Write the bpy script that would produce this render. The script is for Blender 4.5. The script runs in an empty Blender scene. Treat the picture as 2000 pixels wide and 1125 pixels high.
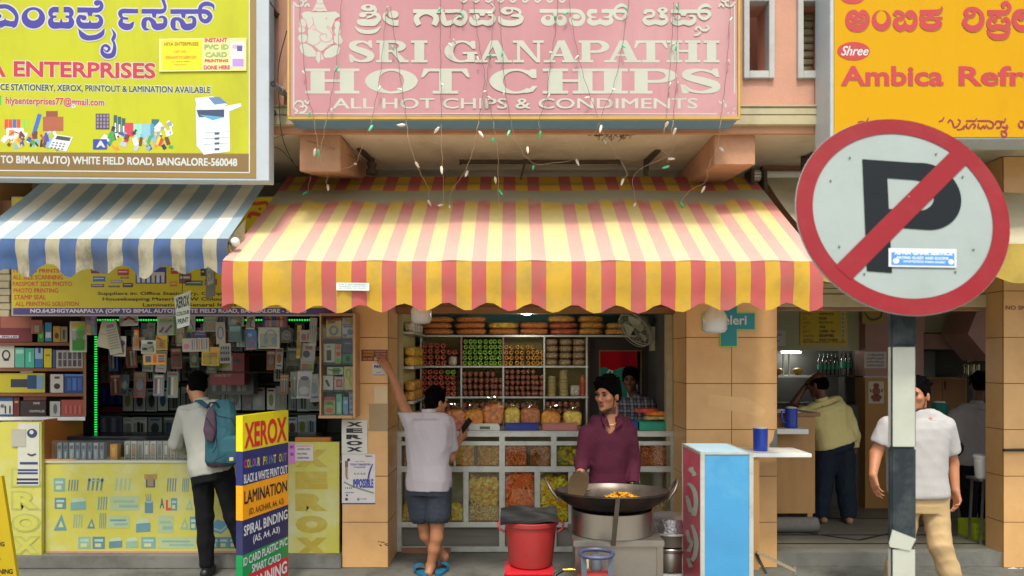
import bpy,bmesh,math,random
import numpy as np
from mathutils import Vector,Matrix,noise
random.seed(11)
sc=bpy.context.scene
COL=sc.collection
F,H=1428.0,1.86
cam=bpy.data.cameras.new("camera");co=bpy.data.objects.new("camera",cam);COL.objects.link(co)
co.location=(0,0,H);co.rotation_euler=(math.pi/2,0,0)
cam.sensor_width=36;cam.lens=36*F/2000;cam.shift_y=0.06875
cam.clip_start=.05;cam.clip_end=300
cam.dof.use_dof=True;cam.dof.focus_distance=6.2;cam.dof.aperture_fstop=4.0
sc.camera=co
SUN_EL=math.radians(60);SUN_AZ=math.radians(2)
w=bpy.data.worlds.new("World");sc.world=w;w.use_nodes=True
nt=w.node_tree;bg=nt.nodes["Background"]
sky=nt.nodes.new("ShaderNodeTexSky");sky.sky_type='NISHITA';sky.sun_disc=False
sky.sun_elevation=SUN_EL;sky.sun_rotation=math.pi+SUN_AZ;sky.dust_density=4.0;sky.air_density=1.2
hz=nt.nodes.new("ShaderNodeHueSaturation");hz.inputs["Saturation"].default_value=.55
nt.links.new(sky.outputs[0],hz.inputs["Color"]);nt.links.new(hz.outputs[0],bg.inputs[0]);bg.inputs[1].default_value=0.15
sl=bpy.data.lights.new("sun",'SUN');so=bpy.data.objects.new("sun",sl);COL.objects.link(so)
sl.energy=1.3;sl.angle=math.radians(7);sl.color=(1,.93,.80)
so.rotation_euler=(math.pi/2-SUN_EL,0,SUN_AZ);so.location=(0,-4,8)
sc.view_settings.view_transform='Standard';sc.view_settings.look='None'
sc.view_settings.gamma=1;sc.view_settings.exposure=0.76
def hexc(h):
 h=h.lstrip('#');c=[int(h[i:i+2],16)/255 for i in(0,2,4)]
 return tuple(x/12.92 if x<=.04045 else((x+.055)/1.055)**2.4 for x in c)
MATS={}
def mat(name,col,rough=.6,metal=0.,var=.10,vs=5.,bump=0.,bs=90.,coat=0.,dirt=None,spec=.5,emit=0.,transl=0.,alpha=1.,trans=0.,stretch=None):
 """procedural material: colour broken up by noise, optional dirt patches and bump"""
 if name in MATS:return MATS[name]
 if isinstance(col,str):col=hexc(col)
 m=bpy.data.materials.new(name);MATS[name]=m;m.use_nodes=True
 t=m.node_tree;N=t.nodes;L=t.links;b=N["Principled BSDF"]
 b.inputs["Roughness"].default_value=rough;b.inputs["Metallic"].default_value=metal
 b.inputs["Coat Weight"].default_value=coat;b.inputs["Specular IOR Level"].default_value=spec
 b.inputs["Alpha"].default_value=alpha;b.inputs["Transmission Weight"].default_value=trans
 m.diffuse_color=(*col,1)
 tc=N.new("ShaderNodeTexCoord");src=tc.outputs["Object"]
 if stretch:
  mp=N.new("ShaderNodeMapping");mp.inputs["Scale"].default_value=stretch
  L.new(src,mp.inputs[0]);src=mp.outputs[0]
 last=None
 if var>0:
  n=N.new("ShaderNodeTexNoise");n.inputs["Scale"].default_value=vs;n.inputs["Detail"].default_value=5
  n.inputs["Roughness"].default_value=.65;L.new(src,n.inputs["Vector"])
  mr=N.new("ShaderNodeMapRange");mr.inputs[1].default_value=.3;mr.inputs[2].default_value=.7
  mr.inputs[3].default_value=1-var;mr.inputs[4].default_value=1+var;L.new(n.outputs[0],mr.inputs[0])
  hs=N.new("ShaderNodeHueSaturation");hs.inputs["Color"].default_value=(*col,1)
  L.new(mr.outputs[0],hs.inputs["Value"]);last=hs.outputs[0]
 if dirt:
  dc,amt,ds=dirt
  if isinstance(dc,str):dc=hexc(dc)
  n2=N.new("ShaderNodeTexNoise");n2.inputs["Scale"].default_value=ds;n2.inputs["Detail"].default_value=8
  n2.inputs["Roughness"].default_value=.7;L.new(src,n2.inputs["Vector"])
  mr2=N.new("ShaderNodeMapRange");mr2.inputs[1].default_value=.47;mr2.inputs[2].default_value=.72
  mr2.inputs[3].default_value=0;mr2.inputs[4].default_value=amt;L.new(n2.outputs[0],mr2.inputs[0])
  mx=N.new("ShaderNodeMix");mx.data_type='RGBA';L.new(mr2.outputs[0],mx.inputs[0])
  if last:L.new(last,mx.inputs[6])
  else:mx.inputs[6].default_value=(*col,1)
  mx.inputs[7].default_value=(*dc,1);last=mx.outputs[2]
 if last:L.new(last,b.inputs["Base Color"])
 else:b.inputs["Base Color"].default_value=(*col,1)
 if bump>0:
  n3=N.new("ShaderNodeTexNoise");n3.inputs["Scale"].default_value=bs;n3.inputs["Detail"].default_value=4
  L.new(src,n3.inputs["Vector"]);bp=N.new("ShaderNodeBump");bp.inputs["Strength"].default_value=bump
  bp.inputs["Distance"].default_value=.01;L.new(n3.outputs[0],bp.inputs["Height"]);L.new(bp.outputs[0],b.inputs["Normal"])
 if emit>0:
  b.inputs["Emission Color"].default_value=(*col,1);b.inputs["Emission Strength"].default_value=emit
 if transl>0:
  tr=N.new("ShaderNodeBsdfTranslucent");ms=N.new("ShaderNodeMixShader");ms.inputs[0].default_value=transl
  if last:L.new(last,tr.inputs[0])
  else:tr.inputs[0].default_value=(*col,1)
  L.new(b.outputs[0],ms.inputs[1]);L.new(tr.outputs[0],ms.inputs[2]);L.new(ms.outputs[0],N["Material Output"].inputs[0])
 return m
def flat(col,rough=.5,var=.06):
 return mat('paint_'+col.lstrip('#')+('_%d'%(rough*100)),col,rough=rough,var=var,vs=9,dirt=('#6b6350',.10,4))
WLOC={}
class MB:
 """collects shapes (world coordinates) and links them as one mesh object"""
 def __init__(s):s.v=[];s.f=[];s.fm=[];s.mats=[];s.M=None
 def mi(s,m):
  if m not in s.mats:s.mats.append(m)
  return s.mats.index(m)
 def add(s,vs,fs,m):
  o=len(s.v);k=s.mi(m)
  if s.M is not None:vs=[s.M@Vector(p)for p in vs]
  s.v+=[tuple(p)for p in vs]
  for f in fs:s.f.append([i+o for i in f]);s.fm.append(k)
  return s
 def box(s,x0,x1,y0,y1,z0,z1,m):
  vs=[(x,y,z)for z in(z0,z1)for y in(y0,y1)for x in(x0,x1)]
  return s.add(vs,[(0,2,3,1),(4,5,7,6),(0,1,5,4),(2,6,7,3),(0,4,6,2),(1,3,7,5)],m)
 def quad(s,a,b,c,d,m):return s.add([a,b,c,d],[(0,1,2,3)],m)
 def bar(s,a,b,wx,wy,m,up=(0,0,1)):
  a,b=Vector(a),Vector(b);d=(b-a).normalized();u=Vector(up)
  if abs(d.dot(u))>.98:u=Vector((0,1,0))
  r=d.cross(u).normalized()*wx/2;q=r.cross(d).normalized()*wy/2
  vs=[p+i*r+j*q for p in(a,b)for i,j in((-1,-1),(1,-1),(1,1),(-1,1))]
  return s.add(vs,[(3,2,1,0),(4,5,6,7),(0,1,5,4),(1,2,6,5),(2,3,7,6),(3,0,4,7)],m)
 def tube(s,pts,r,m,n=8,cap=True,closed=False):
  pts=[Vector(p)for p in pts];k=len(pts);rs=r if isinstance(r,(list,tuple))else[r]*k
  vs=[];fs=[];ref=None
  for i,p in enumerate(pts):
   if closed:d=pts[(i+1)%k]-pts[i-1]
   else:d=pts[min(i+1,k-1)]-pts[max(i-1,0)]
   d.normalize()
   if ref is None:ref=Vector((0,0,1))if abs(d.z)<.9 else Vector((1,0,0))
   a=d.cross(ref)
   if a.length<1e-4:a=d.cross(Vector((0,1,0)))
   a.normalize();b=a.cross(d).normalized();ref=b.copy()if abs(b.dot(d))<.9 else ref
   for j in range(n):
    t=2*math.pi*j/n;vs.append(p+rs[i]*(math.cos(t)*a+math.sin(t)*b))
  R=range(k)if closed else range(k-1)
  for i in R:
   for j in range(n):
    a0=i*n+j;a1=i*n+(j+1)%n;b0=((i+1)%k)*n+j;b1=((i+1)%k)*n+(j+1)%n
    fs.append((a0,b0,b1,a1))
  if cap and not closed:fs+=[tuple(range(n)),tuple((k-1)*n+j for j in reversed(range(n)))]
  return s.add(vs,fs,m)
 def lathe(s,prof,c,m,n=24,cap0=True,cap1=True):
  c=Vector(c);vs=[];fs=[];k=len(prof)
  for r,z in prof:
   for j in range(n):
    t=2*math.pi*j/n;vs.append(c+Vector((r*math.cos(t),r*math.sin(t),z)))
  for i in range(k-1):
   for j in range(n):
    fs.append((i*n+j,i*n+(j+1)%n,(i+1)*n+(j+1)%n,(i+1)*n+j))
  if cap0:fs.append(tuple(reversed(range(n))))
  if cap1:fs.append(tuple((k-1)*n+j for j in range(n)))
  return s.add(vs,fs,m)
 def ball(s,c,r,m,n=14,k=8,fn=None):
  if not isinstance(r,(list,tuple)):r=(r,r,r)
  vs=[];fs=[];c=Vector(c)
  for i in range(k+1):
   ph=math.pi*i/k
   for j in range(n):
    t=2*math.pi*j/n
    p=Vector((r[0]*math.sin(ph)*math.cos(t),r[1]*math.sin(ph)*math.sin(t),r[2]*math.cos(ph)))
    if fn:p=fn(p)
    vs.append(c+p)
  for i in range(k):
   for j in range(n):
    a,b,d,e=i*n+j,i*n+(j+1)%n,(i+1)*n+(j+1)%n,(i+1)*n+j
    if i==0:fs.append((a,d,e))
    elif i==k-1:fs.append((a,b,e))
    else:fs.append((a,b,d,e))
  return s.add(vs,[tuple(reversed(f))for f in fs],m)
 def grid(s,fn,nu,nv,m,mf=None):
  vs=[fn(i/nu,j/nv)for j in range(nv+1)for i in range(nu+1)]
  o=len(s.v)
  if s.M is not None:vs=[s.M@Vector(p)for p in vs]
  s.v+=[tuple(p)for p in vs]
  for j in range(nv):
   for i in range(nu):
    a=o+j*(nu+1)+i
    s.f.append([a,a+1,a+nu+2,a+nu+1]);s.fm.append(s.mi(mf(i,j)if mf else m))
  return s
 def build(s,name,parent=None,smooth=None,bevel=0,loc=None,solid=0):
  me=bpy.data.meshes.new(name)
  if parent is not None:base=WLOC[parent.name]
  elif loc is not None:base=Vector(loc)
  else:
   a=np.array(s.v);mn=a.min(0);mx=a.max(0)
   base=Vector(((mn[0]+mx[0])/2,(mn[1]+mx[1])/2,mn[2]))
  me.from_pydata([(p[0]-base.x,p[1]-base.y,p[2]-base.z)for p in s.v],[],s.f)
  for m in s.mats:me.materials.append(m)
  me.polygons.foreach_set("material_index",s.fm)
  if bevel or solid:
   bm=bmesh.new();bm.from_mesh(me)
   bmesh.ops.remove_doubles(bm,verts=bm.verts,dist=1e-5)
   if solid:bmesh.ops.solidify(bm,geom=bm.faces[:],thickness=solid)
   if bevel:
    ed=[e for e in bm.edges if len(e.link_faces)==2 and e.calc_face_angle(0)>.6]
    bmesh.ops.bevel(bm,geom=ed,offset=bevel,segments=2,affect='EDGES',clamp_overlap=True)
   bm.to_mesh(me);bm.free()
  me.update()
  if smooth is not None:
   me.polygons.foreach_set("use_smooth",[True]*len(me.polygons))
   me.set_sharp_from_angle(angle=math.radians(smooth))
  ob=bpy.data.objects.new(name,me);COL.objects.link(ob)
  if parent is not None:ob.parent=parent;WLOC[ob.name]=base.copy()
  else:ob.location=base;WLOC[ob.name]=base.copy()
  return ob
def tag(o,label,cat,group=None):
 o['label']=label;o['category']=cat
 if group:o['group']=group
 return o
def thing(name,label,cat,loc,group=None):
 o=bpy.data.objects.new(name,None);COL.objects.link(o);o.location=loc
 o.empty_display_size=.1;WLOC[o.name]=Vector(loc)
 return tag(o,label,cat,group)
def struct(o):o['kind']='structure';return o
def dup(root,loc,label=None,group=None,rot=None,scale=None):
 r=root.copy();COL.objects.link(r);r.location=loc
 if rot is not None:r.rotation_euler=rot
 if scale is not None:r.scale=scale
 if label:r['label']=label
 if group:r['group']=group
 for ch in list(root.children):
  c=ch.copy();COL.objects.link(c);c.parent=r
  for g in ch.children:
   d=g.copy();COL.objects.link(d);d.parent=c
 return r
def W(u,v,Y):return Vector(((u-1000)*Y/F,Y,H+(700-v)*Y/F))
def X(u,Y):return(u-1000)*Y/F
def Z(v,Y):return H+(700-v)*Y/F
_TC={}
def text_geo(s,bold=0.,shear=0.):
 key=(s,bold,shear)
 if key in _TC:return _TC[key]
 cu=bpy.data.curves.new("lettering",'FONT');cu.body=s;cu.size=1;cu.offset=bold;cu.shear=shear
 cu.resolution_u=3;cu.fill_mode='FRONT'
 ob=bpy.data.objects.new("lettering",cu);COL.objects.link(ob)
 dg=bpy.context.evaluated_depsgraph_get();ev=ob.evaluated_get(dg);me=ev.to_mesh()
 vs=[(v.co.x,v.co.y)for v in me.vertices];fs=[tuple(p.vertices)for p in me.polygons]
 ev.to_mesh_clear();bpy.data.objects.remove(ob);bpy.data.curves.remove(cu)
 xs=[p[0]for p in vs]or[0,1];ys=[p[1]for p in vs]or[0,1]
 x0,x1,y0,y1=min(xs),max(xs),min(ys),max(ys)
 vs=[((x-x0)/max(x1-x0,1e-6),(y-y0)/max(y1-y0,1e-6))for x,y in vs]
 _TC[key]=(vs,fs,max(x1-x0,1e-6),max(y1-y0,1e-6));return _TC[key]
def smoothline(pts,k=5):
 """Catmull-Rom through points of any dimension"""
 P=[np.array(p,float)for p in pts]
 if len(P)<3:return P
 P=[2*P[0]-P[1]]+P+[2*P[-1]-P[-2]];out=[]
 for i in range(1,len(P)-2):
  a,b,c,d=P[i-1:i+3]
  for j in range(k):
   t=j/k
   out.append(.5*((2*b)+(-a+c)*t+(2*a-5*b+4*c-d)*t*t+(-a+3*b-3*c+d)*t**3))
 out.append(P[-2]);return out
class Surf:
 """a flat face in the scene: photo pixels fall on it along the view ray; off = height above it"""
 def __init__(s,p0,n=(0,-1,0)):s.p0=Vector(p0);s.n=Vector(n).normalized();s.k=1
 def p(s,u,v,off=0.):
  d=Vector(((u-1000)/F,1,(700-v)/F));o=Vector((0,0,H))
  t=(s.p0-o).dot(s.n)/d.dot(s.n)
  return o+d*t+s.n*off*s.k
 def poly(s,mb,pts,m,off):mb.add([s.p(u,v,off)for u,v in pts],[tuple(range(len(pts)))],m)
 def rect(s,mb,u0,v0,u1,v1,m,off,dv=0):s.poly(mb,[(u0,v1),(u1,v1+dv),(u1,v0+dv),(u0,v0)],m,off)
 def slab(s,mb,u0,v0,u1,v1,m,o0,o1,dv=0):
  q=[(u0,v1),(u1,v1+dv),(u1,v0+dv),(u0,v0)]
  a=[s.p(u,v,o0)for u,v in q];b=[s.p(u,v,o0)+s.n*(o1-o0)for u,v in q]
  mb.add(a+b,[(3,2,1,0),(4,5,6,7),(0,1,5,4),(1,2,6,5),(2,3,7,6),(3,0,4,7)],m)
 def text(s,mb,t,u0,v0,u1,v1,m,off,bold=.02,dv=0,shear=0,dvb=None):
  fat='M' in t and bold>0
  vs,fs,tw,th=text_geo(t,0. if fat else bold,shear);dvb=dv if dvb is None else dvb
  for k,(ax,ay)in enumerate(((-1,-1),(1,-1),(-1,1),(1,1),(0,0))if fat else((0,0),)):
   out=[]
   for x,y in vs:
    x+=ax*bold/tw;y+=ay*bold/th*.8;top=v0+dv*x;bot=v1+dvb*x
    out.append(s.p(u0+(u1-u0)*x,bot+(top-bot)*y,off+k*.00006))
   mb.add(out,fs,m)
 def ribbon(s,mb,pts,m,off,o=(0,0),sc_=1.,grow=0.,k=5):
  q=smoothline(pts,k);n=len(q);L=[];R=[]
  for i in range(n):
   a=q[max(i-1,0)];b=q[min(i+1,n-1)];d=b[:2]-a[:2];l=np.hypot(*d)or 1
   nx,ny=-d[1]/l,d[0]/l;hw=max(q[i][2],2)/2+grow*sc_
   e=off+i*.00003
   L.append(s.p(o[0]+(q[i][0]+nx*hw)/sc_,o[1]+(q[i][1]+ny*hw)/sc_,e))
   R.append(s.p(o[0]+(q[i][0]-nx*hw)/sc_,o[1]+(q[i][1]-ny*hw)/sc_,e))
  mb.add(L+R,[(i,i+1,n+i+1,n+i)for i in range(n-1)],m)
 def ring(s,mb,c,r,hc,hr,m,off,o=(0,0),sc_=1.,grow=0.,n=24,a0=0,a1=360):
  vs=[];fs=[]
  for i in range(n+1):
   t=math.radians(a0+(a1-a0)*i/n)
   for(cc,rr,g)in((c,r,grow*sc_),(hc,hr,-grow*sc_)):
    rx,ry=max(rr[0]+g,0.01),max(rr[1]+g,0.01)
    vs.append(s.p(o[0]+(cc[0]+rx*math.cos(t))/sc_,o[1]+(cc[1]-ry*math.sin(t))/sc_,off))
  fs=[(2*i,2*i+1,2*i+3,2*i+2)for i in range(n)]
  mb.add(vs,fs,m)
 def disc(s,mb,c,r,m,off,o=(0,0),sc_=1.,grow=0.,n=20):
  s.poly(mb,[(o[0]+(c[0]+(r[0]+grow*sc_)*math.cos(2*math.pi*i/n))/sc_,o[1]+(c[1]-(r[1]+grow*sc_)*math.sin(2*math.pi*i/n))/sc_)for i in range(n)],m,off)
 def glyphs(s,mb,items,m,off,o=(0,0),sc_=1.,grow=0.):
  """items: ('r', [(x,y,w)..]) ribbon, ('o', c, r, hole c, hole r) ring, ('d', c, r) disc"""
  for i,it in enumerate(items):
   e=off+i*.0003
   if it[0]=='r':s.ribbon(mb,it[1],m,e,o,sc_,grow)
   elif it[0]=='o':s.ring(mb,it[1],it[2],it[3],it[4],m,e,o,sc_,grow)
   else:s.disc(mb,it[1],it[2],m,e,o,sc_,grow)
PEACH=mat('peach_plaster','#C3927A',rough=.85,var=.07,vs=3,bump=.25,bs=60,dirt=('#8a6b55',.35,2.2))
PEACH2=mat('peach_beam_plaster','#BE906F',rough=.85,var=.08,vs=4,bump=.3,bs=50,dirt=('#8a6b55',.4,3))
SOFF=mat('soffit_cement','#CBC1AA',rough=.9,var=.10,vs=1.6,bump=.2,bs=40,dirt=('#6d6150',.5,1.3))
LEDGE=mat('beige_ledge','#B5AB88',rough=.8,var=.1,vs=3,dirt=('#6b6048',.5,3))
TILE=mat('orange_tile','#D2A56B',rough=.42,var=.10,vs=1.6,dirt=('#B28149',.4,1.8),coat=.15)
GROUT=mat('tile_grout','#8A6034',rough=.9,var=.1)
CEMENT=mat('grey_cement','#6E6E66',rough=.9,var=.16,vs=3,bump=.35,bs=50,dirt=('#3d3b34',.5,2.5))
PAVE=mat('pavement_concrete','#66675F',rough=.85,var=.2,vs=2.5,bump=.4,bs=45,dirt=('#2c2b26',.75,2.6))
STONE=mat('dark_stone_floor','#6C6A5E',rough=.45,var=.18,vs=4,bump=.1,bs=30,dirt=('#3a382f',.5,2.2))
STONEL=mat('black_floor_line','#15161a',rough=.5)
BROWN=mat('brown_beam','#8A6247',rough=.7,var=.12,vs=4,dirt=('#4a3323',.4,3))
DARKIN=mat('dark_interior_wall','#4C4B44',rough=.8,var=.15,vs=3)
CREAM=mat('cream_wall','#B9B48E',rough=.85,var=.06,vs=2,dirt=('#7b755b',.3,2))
GREENW=mat('pale_green_wall','#A9A888',rough=.85,var=.06,vs=2,dirt=('#77755b',.3,2))
MAUVE=mat('mauve_wall','#A07C70',rough=.8,var=.08,vs=3,dirt=('#6b5148',.3,2))
TANTILE=mat('tan_wall_tile','#A1763F',rough=.5,var=.08,vs=3)
TEAL=mat('teal_wall','#5F8E8C',rough=.8,var=.08)
GREY=mat('grey_window_paint','#B0B1AC',rough=.7,var=.06,vs=6,dirt=('#7d7f7c',.35,5))
SHUT=mat('beige_shutter','#B0A583',rough=.5,metal=.2,var=.08,vs=6,dirt=('#6e6448',.4,4))
STEEL=mat('steel','#B8B8B2',rough=.32,metal=.9,var=.08,vs=10)
ALU=mat('aluminium_frame','#C9CDC4',rough=.38,metal=.55,var=.07,vs=8,dirt=('#7c7c70',.35,6))
IRON=mat('dark_iron','#4A4438',rough=.7,metal=.3,var=.2,vs=8,dirt=('#6b4a30',.5,9))
BLACK=mat('black_plastic','#17181A',rough=.45,var=.1)
DWOOD=mat('dark_brown_panel','#2E2622',rough=.6,var=.15,vs=4)
FRAMEW=mat('wood_frame','#8A6138',rough=.5,var=.12,vs=8,stretch=(1,1,.15))
PLY=mat('plywood','#A67F4B',rough=.55,var=.14,vs=5,stretch=(1.5,1.5,.25))
WHITEP=mat('white_paint','#D8DAD4',rough=.55,var=.05,vs=5,dirt=('#8c8a7c',.35,4))
mb=MB();mb.box(-60,60,-40,60,-.3,0,PAVE)
struct(mb.build('pavement',loc=(0,0,0)))
mb=MB();mb.box(-60,60,-12,4.2,.001,.006,mat('pale_bounce_road','#A29A8C',rough=.9,var=.12,vs=1.5,bump=.3,bs=40,dirt=('#6d675c',.4,1)))  # unseen road strip, added in a pale tone to bounce light into the shops
struct(mb.build('road',loc=(0,0,0)))
mb=MB()
mb.box(2.33,5.95,6.64,9.6,.004,.13,STONE);mb.box(2.33,4.75,6.52,6.638,.003,.129,CEMENT)
for v in(1045,1062):
 y=(H-.13)*F/(v-700);mb.box(2.37,4.36,y-.012,y+.012,.13,.134,STONEL)
for(a,b)in(((2.7,7.4),(3.3,6.95)),((2.55,7.9),(4.3,7.9)),((3.3,6.95),(4.3,7.6))):
 mb.bar((a[0],a[1],.132),(b[0],b[1],.132),.025,.004,STONEL)
struct(mb.build('shop_floor',loc=(3.4,7,0)))
bld=thing('shop_building','peach plastered shop building with orange tiled pillars and deep concrete overhang','building',(0,7,0))
def tile_pillar(x0,x1,y0,y1,z1,cols,joints,name='pillar'):
 mb=MB();mb.box(x0+.006,x1-.006,y0+.008,y1,0,z1,GROUT)
 zs=[0]+joints+[z1]
 for i in range(len(zs)-1):
  for c in range(cols):
   a=x0+(x1-x0)*c/cols+.0015;b=x0+(x1-x0)*(c+1)/cols-.0015
   mb.box(a,b,y0,y0+.012,zs[i]+.0018,zs[i+1]-.0018,TILE)
  for xa,xb in((x0,x0+.011),(x1-.011,x1)):
   mb.box(xa,xb,y0+.014,y1-.002,zs[i]+.0018,zs[i+1]-.0018,TILE)
 return mb.build(name,bld,bevel=.0018)
JZ=[Z(v,6.5)for v in(1020,930,839,749,659)]+[2.46,2.87]
tile_pillar(X(668,6.5),X(758,6.5),6.5,7.05,3.12,1,JZ)
tile_pillar(X(1340,6.5),X(1518,6.5),6.5,7.12,3.12,2,JZ)
tile_pillar(X(1960,6.5),X(1960,6.5)+.8,6.5,6.75,3.655,2,JZ)
tile_pillar(-5.3,X(-8,6.6),6.55,7.1,3.655,1,JZ)
mb=MB();mb.box(-6.5,7,5.84,8.2,3.66,3.80,SOFF);mb.build('soffit',bld)
for u0,u1,vb in((585,665,335),(1395,1475,322)):
 mb=MB();a,b,zb_=X(u0,5.87),X(u1,5.87),Z(vb,5.87);zk=3.58 if u0<1000 else 3.50;mb.add([(a,5.87,zb_),(b,5.87,zb_),(a,7.1,zk),(b,7.1,zk),(a,5.87,3.657),(b,5.87,3.657),(a,7.1,3.657),(b,7.1,3.657)],[(0,2,3,1),(4,5,7,6),(0,1,5,4),(2,6,7,3),(0,4,6,2),(1,3,7,5)],PEACH2);mb.build('beam',bld,bevel=.006)
mb=MB();mb.box(-6.5,7,5.80,5.84,3.645,3.70,PEACH2);mb.build('fascia',bld)
mb=MB()
z0,z1=3.70,Z(207,5.76)
for a,b in((z0,z0+.075),(z0+.08,z1-.012),(z1-.010,z1+.006)):
 mb.box(-6.5,7,5.755 if b<z1 else 5.745,5.84,a,b,LEDGE)
mb.build('ledge',bld,bevel=.004)
zt=5.6;wy0,wy1=5.80,6.05
holes=[(X(1461,5.8),X(1500,5.8),Z(141,5.8),Z(5,5.8)),(X(1566,5.8),X(1607,5.8),Z(141,5.8),Z(5,5.8))]
mb=MB();xs=-6.5
for hx0,hx1,hz0,hz1 in holes:
 mb.box(xs,hx0,wy0,wy1,z1+.006,zt,PEACH);mb.box(hx0,hx1,wy0,wy1,z1+.006,hz0,PEACH);mb.box(hx0,hx1,wy0,wy1,hz1,zt,PEACH);xs=hx1
mb.box(xs,7,wy0,wy1,z1+.006,zt,PEACH)
mb.box(-6.5,7,6.05,6.4,3.80,3.9,PEACH);mb.box(-6.5,7,6.40,6.5,3.80,zt,PEACH)
mb.build('upper_wall',bld)
for k,(hx0,hx1,hz0,hz1)in enumerate(holes):
 mb=MB();t=.042
 mb.box(hx0-t,hx0+.002,5.765,5.86,hz0-.06,hz1+.07,GREY);mb.box(hx1-.002,hx1+t,5.765,5.86,hz0-.06,hz1+.07,GREY)
 mb.box(hx0+.002,hx1-.002,5.768,5.86,hz0-.058,hz0+.002,GREY);mb.box(hx0+.002,hx1-.002,5.768,5.86,hz1-.002,hz1+.068,GREY)
 fr=mb.build('window',bld,bevel=.004)
 if k==1:
  m2=MB();n=9
  for i in range(n):
   a=hz0+(hz1-hz0)*i/n;m2.box(hx0+.004,hx1-.004,6.0-.03,6.02,a+.004,a+(hz1-hz0)/n-.006,SHUT)
  m2.build('louver',fr,bevel=.008)
cx0,cx1=X(758,6.5),X(1340,6.5)
mb=MB();mb.box(cx0+.002,cx1-.002,6.98,7.10,Z(600,6.98),3.12,BROWN)
mb.box(cx0+.004,cx1-.004,6.95,7.08,Z(612,6.95),Z(600,6.98),FRAMEW)
mb.build('lintel',bld)
mb=MB();mb.box(cx0+.003,cx0+.045,7.053,7.12,0,Z(613,6.95),SHUT);mb.box(cx1-.065,cx1-.003,7.02,7.115,0,Z(613,6.95),SHUT)
mb.build('door_jamb',bld,bevel=.003)
mb=MB();mb.box(cx0-.12,cx0,7.06,9.4,0,2.9,CREAM);mb.build('side_wall',bld)
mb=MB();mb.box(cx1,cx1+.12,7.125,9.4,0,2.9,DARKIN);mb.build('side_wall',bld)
mb=MB();wa,wb,wz0,wz1=X(1160,8.86),X(1262,8.86),Z(850,8.86),Z(680,8.86)
for q in((cx0,wa,0,2.9),(wb,cx1,0,2.9),(wa,wb,0,wz0),(wa,wb,wz1,2.9)):mb.box(q[0],q[1],8.86,8.98,q[2],q[3],TEAL)
mb.build('back_wall',bld)
mb=MB();mb.box(cx0-.1,cx1+.1,7.11,9.4,2.9,3.0,CREAM);mb.build('ceiling',bld)
lx0,lx1=-5.2,X(668,6.5)
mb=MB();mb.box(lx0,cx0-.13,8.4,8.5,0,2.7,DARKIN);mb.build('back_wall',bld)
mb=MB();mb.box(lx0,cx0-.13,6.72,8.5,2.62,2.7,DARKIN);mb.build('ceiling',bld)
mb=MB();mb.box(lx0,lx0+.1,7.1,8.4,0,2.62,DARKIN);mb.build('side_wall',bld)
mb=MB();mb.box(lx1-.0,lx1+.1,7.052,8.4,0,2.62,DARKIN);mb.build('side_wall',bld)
mb=MB();mb.box(-6.4,2.34,7.5,7.6,2.7,3.658,SOFF);mb.build('upper_wall',bld)
mb=MB();mb.box(-5.3,lx1-.002,6.66,6.78,2.3,3.3,BROWN);mb.build('lintel',bld)
mb=MB();mb.box(X(-10,6.5),lx1-.003,6.46,6.9,0,Z(1086,6.46),CEMENT);mb.build('plinth',bld,bevel=.008)
rx0,rx1=X(1518,6.5),X(1960,6.5)
YB=8.6
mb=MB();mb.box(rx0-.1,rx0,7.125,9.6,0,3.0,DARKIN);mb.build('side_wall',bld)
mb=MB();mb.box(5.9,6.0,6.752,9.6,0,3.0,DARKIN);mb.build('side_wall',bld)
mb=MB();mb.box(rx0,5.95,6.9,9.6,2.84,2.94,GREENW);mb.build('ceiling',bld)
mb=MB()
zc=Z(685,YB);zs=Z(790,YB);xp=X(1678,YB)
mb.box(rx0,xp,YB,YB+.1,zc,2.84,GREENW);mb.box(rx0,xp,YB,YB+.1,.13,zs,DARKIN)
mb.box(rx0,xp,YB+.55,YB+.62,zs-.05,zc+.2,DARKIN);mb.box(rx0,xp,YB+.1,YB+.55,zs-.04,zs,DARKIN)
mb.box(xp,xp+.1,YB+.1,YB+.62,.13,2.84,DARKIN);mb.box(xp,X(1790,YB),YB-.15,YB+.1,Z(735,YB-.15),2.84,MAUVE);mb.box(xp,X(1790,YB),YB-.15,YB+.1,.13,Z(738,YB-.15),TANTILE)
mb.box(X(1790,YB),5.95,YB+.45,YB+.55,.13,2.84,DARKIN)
mb.box(X(1790,YB),5.95,YB,YB+.42,Z(682,YB),Z(652,YB),MAUVE);mb.box(X(1790,YB),5.95,YB+.05,YB+.42,Z(650,YB),2.84,GREENW)
mb.build('back_wall',bld)
mb=MB();a=W(1890,652,8.0);b=W(1935,705,8.0);c=W(1945,600,8.0)
mb.add([a,b,(b.x+.4,8.0,b.z),(c.x+.4,8.0,c.z),(a.x+.12,8.0,c.z)]+[p+Vector((0,.5,0))for p in(a,b,Vector((b.x+.4,8.0,b.z)),Vector((c.x+.4,8.0,c.z)),Vector((a.x+.12,8.0,c.z)))],[(0,1,2,3,4),(9,8,7,6,5),(0,5,6,1),(1,6,7,2),(2,7,8,3),(3,8,9,4),(4,9,5,0)],MAUVE)
mb.build('stair_soffit',bld)
mb=MB();mb.box(rx0-.02,rx1+.6,6.82,6.9,Z(598,6.82),3.655,BROWN);mb.build('lintel',bld)
mb=MB();yl=6.72
mb.box(rx0+.004,rx1-.004,yl,yl+.1,Z(600,yl),Z(575,yl),LEDGE);mb.box(rx0+.01,rx1-.01,yl+.02,yl+.1,Z(607,yl),Z(601,yl),BROWN)
for i in range(6):
 a=Z(573-i*11,yl);mb.box(rx0+.01,rx1+.5,yl+.02+.006*(i%2),yl+.09,a,a+.046,SHUT)
mb.build('rolling_shutter',bld,bevel=.003)
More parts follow.
